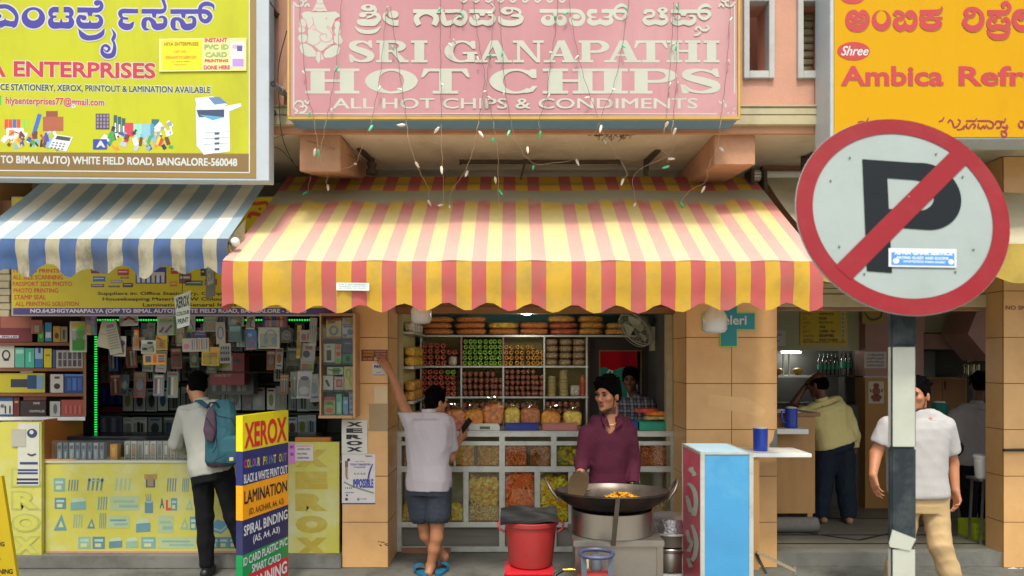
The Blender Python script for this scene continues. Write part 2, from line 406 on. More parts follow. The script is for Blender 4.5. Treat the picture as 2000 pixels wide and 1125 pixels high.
PINK=mat('pink_flex','#B58387',rough=.6,spec=.2,var=.06,vs=1.2,dirt=('#C2A09C',.6,1.1),stretch=(1,1,.35))
CRM=mat('cream_print','#B4B7A6',rough=.55,var=.05,vs=3)
GOLD=mat('gold_edge','#B99A3F',rough=.45,var=.1)
NAVY=mat('blue_sign_box','#5F8CAE',rough=.55,var=.12,vs=4,dirt=('#6c6658',.3,4))
YS=5.5
x0,x1=X(562,YS),X(1445,YS);zb=Z(233,YS);ztop=5.35
pk=thing('signboard','faded pink shop signboard with cream lettering and elephant-headed emblem','signboard',((x0+x1)/2,YS,zb))
mb=MB();mb.box(x0+.006,x1-.006,YS+.012,5.745,zb+.004,ztop,NAVY);mb.build('sign_box',pk,bevel=.003)
mb=MB()
for a,b,c,d in((x0,x1,zb-.004,zb+.018),(x0,x0+.018,zb+.018,ztop),(x1-.018,x1,zb+.018,ztop)):
 mb.box(a,b,YS-.012,YS+.014,c,d,GOLD)
mb.build('frame',pk,bevel=.003)
def pinkp(s,t):
 x=x0+.02+(x1-x0-.04)*s;z=zb+.02+(ztop-zb-.02)*t
 c=math.hypot((1-s)*3.5,t*1.7)
 y=YS-.001-.0022*math.sin(9*s+4*t)-.006*max(0,.33-c)/.33*(1+math.sin(34*math.atan2(t*1.7,(1-s)*3.5+.01)))
 return(x,y,z)
mb=MB();mb.grid(pinkp,150,60,PINK);mb.build('panel',pk,smooth=60)
S=Surf((0,YS-.0034,0));S.k=.4;mb=MB()
def slab_glyph(ch):
 R=lambda a,b,c,d:('p',[(a,c),(b,c),(b,d),(a,d)])
 s=.115
 if ch=='I':return[R(.2,.8,0,1),R(0,1,0,s),R(0,1,1-s,1)]
 if ch=='H':return[R(.1,.36,0,1),R(.64,.9,0,1),R(0,.46,0,s),R(.54,1,0,s),R(0,.46,1-s,1),R(.54,1,1-s,1),R(.36,.64,.46,.57)]
 if ch=='T':return[R(.37,.63,0,1),R(.24,.76,0,s),R(.1,.9,1-s,1),('p',[(0,.64),(.06,.66),(.17,.9),(.12,1),(.06,1)]),('p',[(1,.64),(.94,1),(.88,1),(.83,.9),(.94,.66)])]
 if ch in 'PR':
  g=[R(.1,.38,0,1),R(0,.48,0,s),R(0,.14,1-s,1),R(.36,.62,1-s,1),R(.36,.62,.43,.43+s),('a',(.60,.715),(.40,.285),(.56,.715),(.20,.17),-90,90)]
  if ch=='R':
   g[5]=('a',(.56,.74),(.36,.26),(.52,.74),(.18,.145),-90,90);g[4]=R(.36,.6,.46,.46+s)
   g+=[('p',[(.46,.5),(.64,.5),(.92,.09),(.92,0),(.74,0)]),R(.72,1,0,s)]
  return g
 if ch=='A':return[('p',[(.12,0),(.22,0),(.53,.86),(.46,1),(.42,1)]),('p',[(.42,1),(.62,1),(.93,0),(.64,0)]),R(.26,.7,.28,.38),R(0,.34,0,s*.9),R(.54,1,0,s*.9)]
 if ch=='N':return[R(.13,.23,0,1),R(.78,.88,0,1),('p',[(.05,1),(.33,1),(.88,0),(.76,0)]),R(0,.36,0,s),R(0,.2,1-s,1),R(.64,1,1-s,1)]
 if ch=='O':return[('a',(.5,.5),(.5,.5),(.5,.5),(.24,.41),0,360)]
 if ch in 'CG':
  g=[('a',(.53,.5),(.53,.5),(.56,.5),(.28,.41),42,318),('p',[(.86,.98),(.97,.98),(.98,.62),(.88,.62),(.76,.82)])]
  if ch=='C':g+=[('p',[(.8,.14),(.9,.32),(1,.30),(.9,.08),(.74,.02)])]
  else:g+=[R(.72,.95,.02,.46),R(.58,1.04,.38,.48)]
  return g
 if ch=='S':return[('s',[(.84,.72,.06),(.74,.86,.10),(.5,.945,.10),(.24,.87,.20),(.16,.74,.25),(.3,.61,.24),(.56,.5,.27),(.8,.37,.26),(.84,.24,.25),(.74,.12,.18),(.5,.055,.10),(.26,.13,.1),(.13,.3,.06)]),('p',[(.78,1),(.88,1),(.92,.66),(.84,.66),(.72,.86)]),('p',[(.08,0),(.18,0),(.3,.14),(.13,.36),(.03,.36)])]
def slab_text(S,mb,word,spans,v0,v1,m,off):
 for ch,(u0,u1)in zip(word,spans):
  P=lambda x,y:(u0+(u1-u0)*x,v1-(v1-v0)*y)
  for i,g in enumerate(slab_glyph(ch)):
   e=off+.0004*i
   if g[0]=='p':S.poly(mb,[P(*q)for q in g[1]],m,e)
   elif g[0]=='a':
    _,c,r,hc,hr,a0,a1=g;n=28;vs=[]
    for k in range(n+1):
     t=math.radians(a0+(a1-a0)*k/n)
     vs+=[S.p(*P(c[0]+r[0]*math.cos(t),c[1]+r[1]*math.sin(t)),e),S.p(*P(hc[0]+hr[0]*math.cos(t),hc[1]+hr[1]*math.sin(t)),e)]
    mb.add(vs,[(2*k,2*k+1,2*k+3,2*k+2)for k in range(n)],m)
   else:
    q=smoothline(g[1],5);n=len(q);A=[];B=[]
    asp=(u1-u0)/(v1-v0)
    for k in range(n):
     a=q[max(k-1,0)];b=q[min(k+1,n-1)];d=((b[0]-a[0])*asp,b[1]-a[1]);l=math.hypot(*d)or 1
     nx,ny=-d[1]/l/asp,d[0]/l;hw=q[k][2]/2*(1+.35*abs(d[1]/l))
     A.append(S.p(*P(q[k][0]+nx*hw,q[k][1]+ny*hw),e+k*.00008));B.append(S.p(*P(q[k][0]-nx*hw,q[k][1]-ny*hw),e+k*.00008))
    mb.add(A+B,[(k,k+1,n+k+1,n+k)for k in range(n-1)],m)
slab_text(S,mb,'SRI',[(680,732),(735,798),(803,835)],79,122,CRM,.002)
slab_text(S,mb,'GANAPATHI',[(868,930),(928,1000),(1002,1062),(1062,1128),(1130,1190),(1180,1252),(1238,1304),(1302,1368),(1374,1405)],79,122,CRM,.002)
slab_text(S,mb,'HOT',[(596,702),(713,816),(822,918)],134,183,CRM,.002)
slab_text(S,mb,'CHIPS',[(956,1050),(1060,1168),(1168,1226),(1230,1322),(1326,1412)],134,183,CRM,.002)
S.text(mb,'ALL HOT CHIPS & CONDIMENTS',650,192,1362,212,CRM,.002,bold=.012);mb.build('lettering',pk);mb=MB()
for a,b,c,d in((572,600,575,222),(575,221,1434,223),(1433,10,1436,214)):
 if a==572:S.rect(mb,572,8,575,212,CRM,.002)
 else:S.rect(mb,a,b,c,d,CRM,.002)
for cx,cy,sx,sy in((585,208,1,1),(1424,208,-1,1),(585,2,1,-1),(1424,2,-1,-1)):
 q=lambda pts:[(cx+sx*a,cy+sy*b,w_)for a,b,w_ in pts]
 S.ribbon(mb,q([(-12,-2,3),(-4,-10,4),(6,-8,4),(6,0,3),(0,0,3)]),CRM,.0025)
 S.ribbon(mb,q([(0,12,3),(10,10,4),(14,2,4),(8,-2,3),(6,3,3)]),CRM,.003)
 S.ribbon(mb,q([(-10,4,4),(-4,9,4),(-9,13,3)]),CRM,.0035)
 S.ribbon(mb,q([(10,-12,4),(16,-6,4),(20,-12,3)]),CRM,.004)
mb.build('border',pk)
r=lambda*p:('r',list(p))
K1=[('o',(390,150),(140,66),(390,140),(40,28)),r((490,110,50),(535,200,60),(480,300,40),(360,350,40)),('d',(285,292),(72,50)),r((260,262,45),(430,248,40),(570,290,75),(605,370,80),(560,430,60)),r((230,380,70),(240,430,130),(390,445,130),(520,435,130),(600,350,60)),r((130,520,15),(230,600,70),(390,628,78),(540,600,70),(635,520,15)),r((985,450,110),(860,440,115),(745,380,90),(705,310,60),(760,225,45)),('d',(880,285),(105,78)),r((1270,220,75),(1500,220,75),(1740,220,75),(1860,205,60)),r((1385,490,100),(1335,390,110),(1370,300,95),(1520,255,50),(1680,295,100),(1720,390,115),(1675,490,105)),r((1890,220,65),(2020,220,70),(2140,215,65),(2260,250,80),(2290,350,90),(2230,450,100),(2130,445,100),(2085,380,70),(2140,320,60),(2220,330,30)),r((1850,240,60),(1860,370,110),(1900,455,100),(2010,440,90),(2060,400,50)),r((2370,222,75),(2600,222,75),(2800,222,70),(2850,140,38),(2780,60,15)),r((2620,230,150),(2620,310,80)),('d',(2505,335),(60,58)),r((2385,330,30),(2420,420,100),(2500,455,110),(2620,435,90),(2750,455,110),(2835,390,90),(2825,305,60),(2730,290,35)),('o',(3100,212),(122,76),(3135,210),(50,36)),r((3080,165,45),(3250,170,50),(3350,220,60),(3340,285,45),(3180,312,35)),r((2955,320,40),(2985,410,110),(3090,452,115),(3250,452,110),(3365,405,100),(3370,325,70),(3200,310,30))]
K2=[r((140,215,75),(500,215,75),(850,215,80),(965,270,80),(995,370,75),(930,455,100),(800,455,100),(740,380,60),(760,330,30)),('d',(855,325),(78,48)),('o',(310,400),(148,108),(300,355),(50,40)),('o',(560,400),(110,106),(540,355),(48,40)),r((450,230,100),(450,330,60)),r((1262,222,80),(1130,228,90),(1105,290,75),(1160,338,40),(1240,338,26)),r((1130,350,50),(1115,420,100),(1200,455,105),(1320,430,90),(1430,455,105),(1535,420,90),(1520,345,60)),r((1350,216,75),(1510,225,80),(1530,300,70),(1470,338,40),(1395,336,26)),r((1320,360,20),(1320,430,90)),r((1510,218,75),(1780,222,70),(1830,290,70),(1740,372,62),(1625,330,60),(1600,220,55),(1650,140,60),(1750,103,72),(1855,150,20)),r((2190,275,60),(2220,218,70),(2330,215,60),(2370,270,60),(2330,322,55),(2220,340,50),(2190,400,90),(2260,455,100),(2400,430,90),(2520,455,100),(2610,410,80),(2610,345,60),(2540,310,110),(2480,300,80)),('o',(2540,205),(102,62),(2540,195),(30,18)),r((2700,225,75),(2960,225,75),(3240,225,75),(3400,222,70),(3460,290,70),(3360,368,66),(3265,320,60),(3240,220,60),(3290,140,60),(3390,103,72),(3490,152,20)),r((2950,235,150),(2950,310,90)),('d',(2835,345),(55,50)),r((2745,330,45),(2745,420,85),(2840,455,105),(2950,435,90),(3070,455,105),(3160,400,80),(3145,320,50),(3060,310,35)),r((3260,520,30),(3195,550,45),(3195,600,40)),r((3255,520,40),(3310,588,48),(3400,588,50),(3440,540,40),(3385,500,18)),r((3150,692,30),(3230,680,45),(3290,620,30))]
mb=MB();S.glyphs(mb,K1,CRM,.002,(680,0),10.);S.glyphs(mb,K2,CRM,.002,(1040,0),10.)
for i in range(9):S.ribbon(mb,[(900+i*24,1,3),(906+i*24,4,4),(912+i*24,0,3)],CRM,.003)
mb.build('kannada_lettering',pk)
E=(570,0);q=8.656;mb=MB()
def ep(pts,m,off):S.poly(mb,[(E[0]+a/q,E[1]+b/q)for a,b in pts],m,off)
ep([(430,-40),(520,-40),(525,40),(600,190),(345,190),(420,40)],CRM,.002)
ep([(160,240),(210,200),(300,195),(345,210),(470,205),(600,205),(740,195),(815,250),(810,290),(740,320),(700,400),(670,480),(690,560),(690,650),(700,740),(520,860),(470,860),(370,770),(260,720),(280,600),(270,520),(285,480)],CRM,.0021)
for c,rr in(((185,400),(55,90)),((170,500),(60,55)),((185,645),(78,78)),((770,420),(55,60)),((770,530),(52,70)),((785,690),(75,68))):S.disc(mb,c,rr,CRM,.0006+c[1]*.000001+c[0]*.0000004,E,q)
ep([(720,600),(820,590),(850,680),(710,690)],CRM,.0018)
for pts in([(130,800),(160,740),(240,735),(340,790),(410,880),(405,960),(260,960),(160,890)],[(820,820),(780,760),(690,770),(570,850),(535,930),(560,980),(680,975),(790,910)],[(425,870),(485,880),(480,1010),(460,1080),(405,1000)],[(500,890),(540,1000),(495,1020)]):
 ep(pts,CRM,.0022)
PKL=mat('pink_line','#C9808A',rough=.5,var=.05)
for pts in([(165,290,14),(230,350,14),(285,490,14),(350,430,14),(365,400,12)],[(350,290,14),(375,420,14),(430,520,14),(520,570,14),(580,580,14),(590,650,12)],[(580,450,12),(640,520,14),(690,600,14),(660,690,14),(560,710,14),(480,660,14),(480,600,14),(530,570,12)],[(600,440,12),(670,480,14),(720,420,12),(730,330,14),(800,290,12)],[(370,770,12),(440,740,14),(490,690,14)],[(260,730,14),(360,780,14),(430,860,16),(520,860,16),(620,770,14),(710,740,14)],[(350,200,10),(400,180,12),(470,205,12),(540,185,12),(600,205,10)],[(700,470,10),(715,600,12),(700,690,12),(760,750,10)],[(350,470,10),(370,510,12),(400,500,12),(400,470,10)],[(150,450,10),(200,460,10),(250,510,8)],[(120,570,12),(230,570,14),(270,620,14),(250,720,12)],[(400,60,10),(470,62,10),(540,60,10)],[(385,135,10),(470,140,10),(560,135,10)],[(575,330,16),(590,295,22)]):
 S.ribbon(mb,pts,PKL,.0032,E,q)
mb.build('emblem',pk)
YEL=mat('yellow_flex','#B6BA2C',rough=.55,spec=.2,var=.04,vs=.8,dirt=('#8F8C34',.4,2.2),stretch=(1,1,.35))
OLIVE=mat('olive_gold_border','#8A7030',rough=.45,var=.08,vs=3)
KHA=mat('khaki_strip','#7A612F',rough=.45,var=.06,vs=3)
VIO=mat('violet_print','#3C3290',rough=.45,var=.05);REDP=mat('red_print','#B52F3A',rough=.45,var=.05)
LWH=mat('print_white','#BFC4BF',rough=.5,var=.04);DKG=mat('print_dark','#2F4145',rough=.5,var=.05)
SGW=mat('sign_white_frame','#AEB8BC',rough=.5,var=.04,dirt=('#9a9a8c',.3,3))
pR=Vector((X(525,5.52),5.52,0));nL=Vector((math.sin(math.radians(2.7)),-math.cos(math.radians(2.7)),0))
S=Surf(pR,nL)
yl=thing('signboard','yellow stationery shop signboard with violet and red lettering and white side frame','signboard',S.p(250,352))
mb=MB()
S.slab(mb,-160,-220,525,347,SGW,-.14,-.004,dv=6);mb.build('sign_box',yl,bevel=.003)
mb=MB();S.slab(mb,-160,-222,500,342,OLIVE,-.003,0,dv=6);mb.build('border',yl);S.k=.35
mb=MB();S.rect(mb,-150,-200,487,296,YEL,.002,dv=4);S.rect(mb,-150,296,487,331,KHA,.002,dv=6)
for a,b,c,d in((-150,330.5,488,332.8),(486,-150,488.3,336)):S.rect(mb,a,b,c,d,LWH,.003,dv=5.5 if a<0 else 0)
mb.build('panel',yl)
mb=MB()
G1=[r((-10,110,70),(110,108,70),(215,170,75),(275,275,60),(245,400,70),(200,430,60)),r((-10,410,110),(80,375,100),(170,390,90),(245,390,100)),r((85,300,12),(85,380,70)),('d',(-10,262),(38,35)),('o',(545,292),(192,174),(545,250),(98,88)),r((955,160,90),(865,162,90),(825,215,75),(850,272,50),(920,272,36)),r((850,290,50),(828,350,90),(870,412,110),(1000,412,100),(1130,412,110),(1165,350,90),(1140,285,50)),r((1040,160,90),(1130,162,90),(1165,215,75),(1140,272,50),(1070,272,36)),r((1000,310,15),(1000,410,80)),r((1262,165,85),(1450,165,80),(1600,165,80),(1655,110,65),(1640,40,50),(1580,22,40)),('d',(1582,50),(50,46)),r((1468,180,110),(1468,255,60)),('d',(1368,292),(45,42)),r((1360,268,30),(1300,275,60),(1280,350,75),(1340,415,100),(1470,420,100),(1600,415,100),(1650,340,70),(1615,268,50),(1550,262,25)),r((1468,330,12),(1468,410,70)),r((1283,480,15),(1345,575,90),(1430,618,85),(1570,605,80),(1660,555,75),(1702,470,12)),r((1815,462,8),(1868,560,45),(1850,625,60),(1835,650,40),(1862,710,40),(1868,800,60),(1835,895,80),(1740,915,80),(1670,860,60),(1672,770,40),(1730,742,45),(1785,790,45),(1740,842,30),(1690,800,12))]
G2=[r((580,182,70),(450,182,72),(330,182,75),(292,225,70),(325,290,45),(420,305,35)),r((320,305,40),(300,380,85),(360,432,105),(450,432,95),(510,360,25)),r((640,185,75),(820,185,75),(970,185,75),(1022,140,50),(1010,60,50),(985,-5,55)),r((845,190,95),(845,285,50)),r((775,305,40),(695,320,70),(678,400,85),(700,470,55),(770,482,12)),r((750,290,45),(820,350,80),(865,432,105),(960,432,105),(1020,395,75),(1022,310,60),(970,275,38),(920,292,30)),r((1110,190,75),(1320,190,75),(1560,190,75),(1690,195,75),(1758,265,75),(1700,345,75),(1615,320,60),(1585,200,60),(1610,100,65),(1700,62,72),(1800,95,50),(1815,165,8)),r((1320,195,95),(1320,290,50)),r((1250,305,40),(1168,322,70),(1152,402,85),(1175,472,55),(1245,485,12)),r((1225,295,45),(1295,355,80),(1340,435,105),(1430,435,105),(1492,397,75),(1495,312,60),(1445,277,38),(1395,294,30))]
for g,o in((G1,(0,0)),(G2,(200,0))):
 S.glyphs(mb,g,LWH,.003,o,8.333,grow=2.6);S.glyphs(mb,g,VIO,.006,o,8.333)
mb.build('kannada_lettering',yl)
def otext(t,u0,v0,u1,v1,m,dv,bold=.03,ol=LWH,g=.03):
 mb=MB()
 if ol:S.text(mb,t,u0-1.2,v0-1.2,u1+1.2,v1+1.2,ol,.003,bold=bold+g,dv=dv)
 S.text(mb,t,u0,v0,u1,v1,m,.005,bold=bold,dv=dv);mb.build('lettering',yl)
mb=MB()
otext('ENTERPRISES',27,119,304,150,REDP,4,.03);otext('HIYA',-100,117.5,12,149,REDP,1.5,.03)
otext('CE STATIONERY, XEROX, PRINTOUT & LAMINATION AVAILABLE',1,164,411,178,DKG,6,.02);otext('OFFI',-42,163.5,-2,177.5,DKG,.5,.02)
otext('hiyaenterprises77@gmail.com',11,188,204,207,REDP,4,.02)
S.text(mb,'TO BIMAL AUTO) WHITE FIELD ROAD, BANGALORE-560048',2,304,463,323,LWH,.004,bold=.03,dv=6)
S.rect(mb,-2,187,2,205,flat('#2FA85A'),.004)
mb.build('lettering',yl)
mb=MB()
def sh(pts,c,off=.004,o=(0,0),s=3.125):S.poly(mb,[(o[0]+a/s,o[1]+b/s)for a,b in pts],flat(c),off)
sh([(1195,640),(1400,650),(1405,915),(1245,945),(1200,890)],'#C9D2DA');sh([(1240,650),(1395,655),(1402,925),(1245,943)],'#DDE3E6',.0046)
sh([(1190,600),(1300,588),(1390,640),(1300,670),(1200,640)],'#E3E8EA',.005);sh([(1270,595),(1340,592),(1385,630),(1310,640)],'#5B7FA8',.0055);sh([(1200,672),(1370,668),(1368,718),(1215,715)],'#39455E',.0052);sh([(1215,700),(1370,715),(1300,735)],'#4FA0C8',.0056);sh([(1365,650),(1470,630),(1475,650),(1400,680)],'#CFE0D8',.005)
for vv in(810,845,880):sh([(1245,vv),(1402,vv-8),(1402,vv-5),(1245,vv+4)],'#8896A4',.0056)
for vv in(810,840,870,905):sh([(1310,vv),(1340,vv-2),(1340,vv+12),(1310,vv+14)],'#4a5666',.006)
mb.build('photocopier_picture',yl);mb=MB()
def mess(u0,v0,u1,v1,cols,n,seed):
 rr=random.Random(seed)
 for i in range(n):
  cx,cy=rr.uniform(u0,u1),rr.uniform(v0,v1);a,b=rr.uniform(1.5,5),rr.uniform(2,9);t=rr.uniform(-.8,.8)
  q=[(cx+sx*a*math.cos(t)-sy*b*math.sin(t),cy+sx*a*math.sin(t)+sy*b*math.cos(t))for sx,sy in((-1,1),(1,1),(1,-1),(-1,-1))]
  S.poly(mb,q,flat(rr.choice(cols)),.0038+.00006*i)
MC=['#C23A36','#E2E4E0','#3D4CA0','#E08A2C','#3E9A4C','#6A3A2A','#2A2E3A','#CFC43A','#7FA8C8','#B0B6BE']
for i,c in enumerate(('#D8443A','#D8443A','#3A6AB8','#D8443A','#8FC03A','#8FC03A')):S.rect(mb,9+i*8,233,16+i*8,252,flat(c),.0038)
S.rect(mb,90,217,113,240,flat('#8A4A34'),.0036);S.rect(mb,84,228,124,256,flat('#A05A3C'),.0037)
S.poly(mb,[(62,262),(74,222),(82,224),(70,264)],flat('#3A6AB8'),.0042);S.rect(mb,13,250,46,272,flat('#E6E6E2'),.0044);S.ribbon(mb,[(17,265,2),(28,258,3),(40,262,2)],flat('#C23A36'),.0048)
mess(6,258,110,288,MC,46,5)
S.poly(mb,[(95,288),(108,262),(143,268),(130,296)],flat('#D9DDDC'),.007);S.poly(mb,[(108,272),(112,265),(139,269),(136,276)],flat('#3a4a44'),.0074)
for i in range(4):
 for j in range(3):S.rect(mb,103+i*7-j*2,277+j*5+i,107+i*7-j*2,280+j*5+i,flat('#6d7574'),.0074)
mb.build('stationery_picture',yl);mb=MB()
S.rect(mb,187,222,214,253,flat('#4a3f52'),.0038)
for i in range(4):
 for j in range(4):S.rect(mb,189+i*6.5,224+j*7,193+i*6.5,229+j*7,flat('#8d7f96'),.0044)
for i,c in enumerate(('#2f5a52','#2f5a52','#2f5a52')):S.rect(mb,222+i*8,225+i*3,229+i*8,262,flat(c),.0038);S.rect(mb,224+i*8,240+i*3,227+i*8,258,flat('#dfe4e0'),.0042)
S.rect(mb,244,240,260,267,flat('#c23a4a'),.004)
for i,c in enumerate(('#8FD0C0','#8FD0C0','#7FB8D8','#7FB8D8','#3a94c8')):S.rect(mb,262+i*8,242,269+i*8,270,flat(c),.0039)
S.rect(mb,296,233,311,250,flat('#2f6a72'),.0038);mess(190,255,335,290,MC,52,8);mess(305,240,335,265,['#D9DDDC','#8d96a0','#4a5a74','#e6e6e2'],16,9)
S.rect(mb,182,272,209,292,flat('#2f3f9a'),.0075);S.text(mb,'A',188,275,206,288,LWH,.008,bold=.06)
mb.build('stationery_picture',yl)
S2=Surf(pR,nL)
po=thing('poster','small yellow and white card printing notice taped on the yellow signboard','poster',S2.p(395,140,.009))
mb=MB();S2.slab(mb,312,77,482,141,flat('#E2D98C',.25),.008,.011,dv=-2);S2.rect(mb,316,80,396,138,flat('#E6D200',.25),.012,dv=-1);S2.rect(mb,451,82,478,133,flat('#E3DCD8',.25),.012)
mb.build('sheet',po)
mb=MB()
for t,a,b,c,d,col,bo in(('HIYA ENTERPRISES',322,84,389,91,'#7d6a1a',.02),('GST NO.',342,100,366,105,'#d88a20',.02),('29AAHCT5160M1ZV',325,111,385,116,'#d8701e',.02),('ALL OFFICE NEEDS',336,121,372,122.6,'#8a6a1a',.02),('XEROX AND PRINT',342,127,366,128.6,'#8a6a1a',.02),('INSTANT',401,76,445,84,'#C23A6A',.04),('PVC ID',400,88,448,98,'#8fae6a',.05),('CARD',402,103,445,113,'#8fae6a',.05),('PRINTING',401,117,447,123,'#C23A3A',.04),('DONE HERE',399,129,450,137,'#C23A6A',.04)):
 S2.text(mb,t,a,b,c,d,flat(col),.013,bold=bo,dv=-.5)
S2.rect(mb,455,88,475,96,flat('#b8aeb8'),.013);S2.rect(mb,464,91,474,101,flat('#5a4a9a'),.0134);S2.rect(mb,455,116,477,131,flat('#b08ac8'),.013)
mb.build('lettering',po)
ORG=mat('orange_flex','#C79600',rough=.55,spec=.15,var=.03,vs=1,dirt=('#A87A10',.35,2),stretch=(1,1,.3))
OSR=mat('orange_sign_red','#B23434',rough=.45,var=.05)
YO=5.5;S=Surf((0,YO,0))
og=thing('signboard','orange refreshment shop signboard with red lettering and white oval on red','signboard',W(1850,272,YO))
mb=MB();mb.box(X(1622,YO),X(2150,YO),YO+.004,YO+.28,Z(272,YO),5.4,SGW);mb.build('sign_box',og,bevel=.004)
mb=MB();mb.box(X(1629,YO),X(2150,YO),YO-.004,YO+.003,Z(268,YO),5.4,ORG);mb.build('panel',og);S=Surf((0,YO-.004,0));S.k=.4
mb=MB()
G3=[r((105,172,40),(150,205,42),(192,165,48),(150,128,45),(95,160,40),(85,240,52),(130,298,72),(230,302,72),(290,245,55),(293,165,42),(250,130,48),(218,165,42),(250,190,28),(225,228,32),(125,242,22)),('o',(450,222),(104,113),(450,186),(60,76)),r((590,170,42),(620,132,45),(678,150,42),(680,190,42),(612,217,46),(606,270,60),(650,308,66),(705,290,60),(760,308,66),(812,265,52),(812,170,42),(770,132,44),(728,155,40),(760,186,38),(792,165,18)),r((705,220,10),(705,295,60)),r((868,137,55),(960,134,55),(1060,130,55),(1100,100,28),(1106,70,8)),r((862,200,48),(985,198,24),(1110,194,24)),r((985,140,70),(985,200,60)),('o',(985,258),(122,78),(985,238),(62,22)),('o',(1405,142),(66,55),(1412,140),(22,20)),r((1380,102,38),(1460,97,40),(1530,150,46),(1535,245,55),(1480,305,66),(1400,305,66),(1348,250,52),(1380,185,42)),r((1600,137,55),(1700,135,52),(1800,133,48),(1838,85,40),(1812,32,40),(1765,45,38),(1775,85,32)),r((1725,145,70),(1725,192,46)),r((1665,240,34),(1688,212,36),(1642,198,46),(1612,250,48),(1640,302,62),(1720,290,56),(1790,302,62),(1830,250,48),(1800,205,42),(1752,230,26)),r((1595,320,12),(1640,385,56),(1720,402,62),(1800,382,56),(1846,305,12)),r((2040,305,66),(1940,303,66),(1892,240,50),(1900,155,48),(1955,120,42),(2020,128,40)),('d',(1960,190),(42,34))]
S.glyphs(mb,G3,flat('#9A6A10'),.005,(1641.2,1.4),5.5556);S.glyphs(mb,G3,OSR,.007,(1640,0),5.5556)
S.disc(mb,(1665,-6),(24,14),OSR,.006,(0,0),1)
S.disc(mb,(1667,100),(32,18),OSR,.006,(0,0),1)
S.text(mb,'Shree',1642,90,1696,109,LWH,.009,bold=.02,shear=.35)
S.text(mb,'Ambica',1643,130,1843,169,flat('#9A6A10'),.005,bold=.025);S.text(mb,'Ambica',1642,129,1842,167.5,OSR,.007,bold=.025)
S.text(mb,'Refreshment',1873,130,2262,169,flat('#9A6A10'),.005,bold=.025);S.text(mb,'Refreshment',1872,129,2260,167.5,OSR,.007,bold=.025)
mb.build('lettering',og);mb=MB();OSM=mat('orange_sign_magenta','#8E2438',rough=.5,var=.05)
S.glyphs(mb,[r((735,748,9),(760,742,9),(785,745,9),(800,720,6)),r((1230,742,9),(1250,735,9),(1262,715,6)),r((1285,750,9),(1297,732,9),(1312,745,10),(1322,775,10),(1342,772,10),(1360,742,9),(1345,728,7)),r((1340,792,8),(1368,788,9),(1386,768,8),(1380,792,6)),r((1395,738,10),(1425,738,10),(1450,738,10),(1460,722,5)),r((1402,752,7),(1396,772,11),(1412,783,11),(1426,764,9),(1440,756,9),(1452,770,11),(1440,784,10)),r((1464,738,10),(1510,738,10),(1542,740,10),(1562,757,11),(1555,780,11),(1532,782,10),(1524,768,7)),r((1472,754,7),(1470,776,11),(1488,784,11),(1500,768,9),(1510,783,10),(1520,760,7)),r((1574,762,9),(1580,742,10),(1600,742,10),(1610,760,10),(1600,778,11),(1580,780,10)),r((1606,740,9),(1628,745,9),(1636,722,6)),r((1616,772,10),(1636,780,10),(1646,760,7)),r((1606,802,8),(1636,798,9),(1652,772,7)),r((1610,812,9),(1618,832,10),(1638,834,9),(1642,812,8),(1626,808,6)),r((1722,740,9),(1740,742,10),(1748,760,10),(1738,780,11),(1720,772,10),(1716,750,8))],OSM,.006,(1440,0),3.125)
mb.build('kannada_lettering',og)
ARD=mat('awning_red_stripe','#BF5B56',rough=.7,var=.10,vs=3,dirt=('#8a7560',.6,3.2),transl=.22)
AYL=mat('awning_yellow_stripe','#CDA52E',rough=.7,var=.10,vs=3,dirt=('#8c8150',.6,3.2),transl=.22)
ARF=mat('awning_red_faded','#E9C0B0',rough=.65,var=.05,vs=2,dirt=('#c9a58a',.3,2),transl=.22)
AYF=mat('awning_yellow_faded','#EDE0B2',rough=.65,var=.05,vs=2,dirt=('#cbb98a',.3,2),transl=.22)
ARDG=mat('awning_red_grimy','#8E6058',rough=.8,var=.1,transl=.1);AYLG=mat('awning_yellow_grimy','#9C8A45',rough=.8,var=.1,transl=.1)
DUST=mat('awning_dust_band','#B2AE94',rough=.9,var=.10,vs=2.2,dirt=('#c0a060',.35,3.5),transl=.15)
ABL=mat('awning_blue_stripe','#9EB7C2',rough=.65,var=.06,vs=3,dirt=('#8f9a90',.35,2.4),transl=.2)
AWH=mat('awning_white_stripe','#EDEADA',rough=.65,var=.06,vs=3,dirt=('#aca57e',.4,2.2),transl=.2)
ABV=mat('awning_blue_valance','#3E5B8A',rough=.65,var=.12,vs=5,dirt=('#4c4c42',1,4.2),transl=.2,stretch=(1,1,.6))
AWV=mat('awning_white_valance','#A8A288',rough=.65,var=.10,vs=5,dirt=('#4a4534',1,4.4),transl=.2,stretch=(1,1,.6))
EDG=[434.7,455.5,485.3,513.9,569.9,598,628,657,686.7,716,746,774.7,804.5,832.8,862.7,891.5,921.3,949.9,979,1008.5,1037.9,1066.7,1116,1144.8,1173.9,1202.7,1232,1261,1290.7,1319.5,1348.8,1377.9,1407,1436.5,1466,1494,1523,1550.7,1580.8,1606.7]
YF,YBK=5.27,6.8
zF,zBK=Z(510,YF),Z(345,YBK)
xe=[X(u,YF)for u in EDG]
cols=[]
for i in range(len(xe)-1):
 k=max(2,round((xe[i+1]-xe[i])/.05))
 cols+=[(xe[i]+(xe[i+1]-xe[i])*j/k,i%2)for j in range(k)]
cx=[c[0]for c in cols]+[xe[-1]]
aw=thing('awning','red and yellow striped fabric awning with scalloped valance over the snack shop','awning',((xe[0]+xe[-1])/2,YBK,zBK))
def dustw(x,t):
 return .35+.015*math.sin(x*2.3)+.014*math.sin(x*9+1)+.010*math.sin(x*23)+.05*max(0,1-abs(x+2.45)/.3)*.0
mb=MB();NT=90;nc=len(cx)
vs=[]
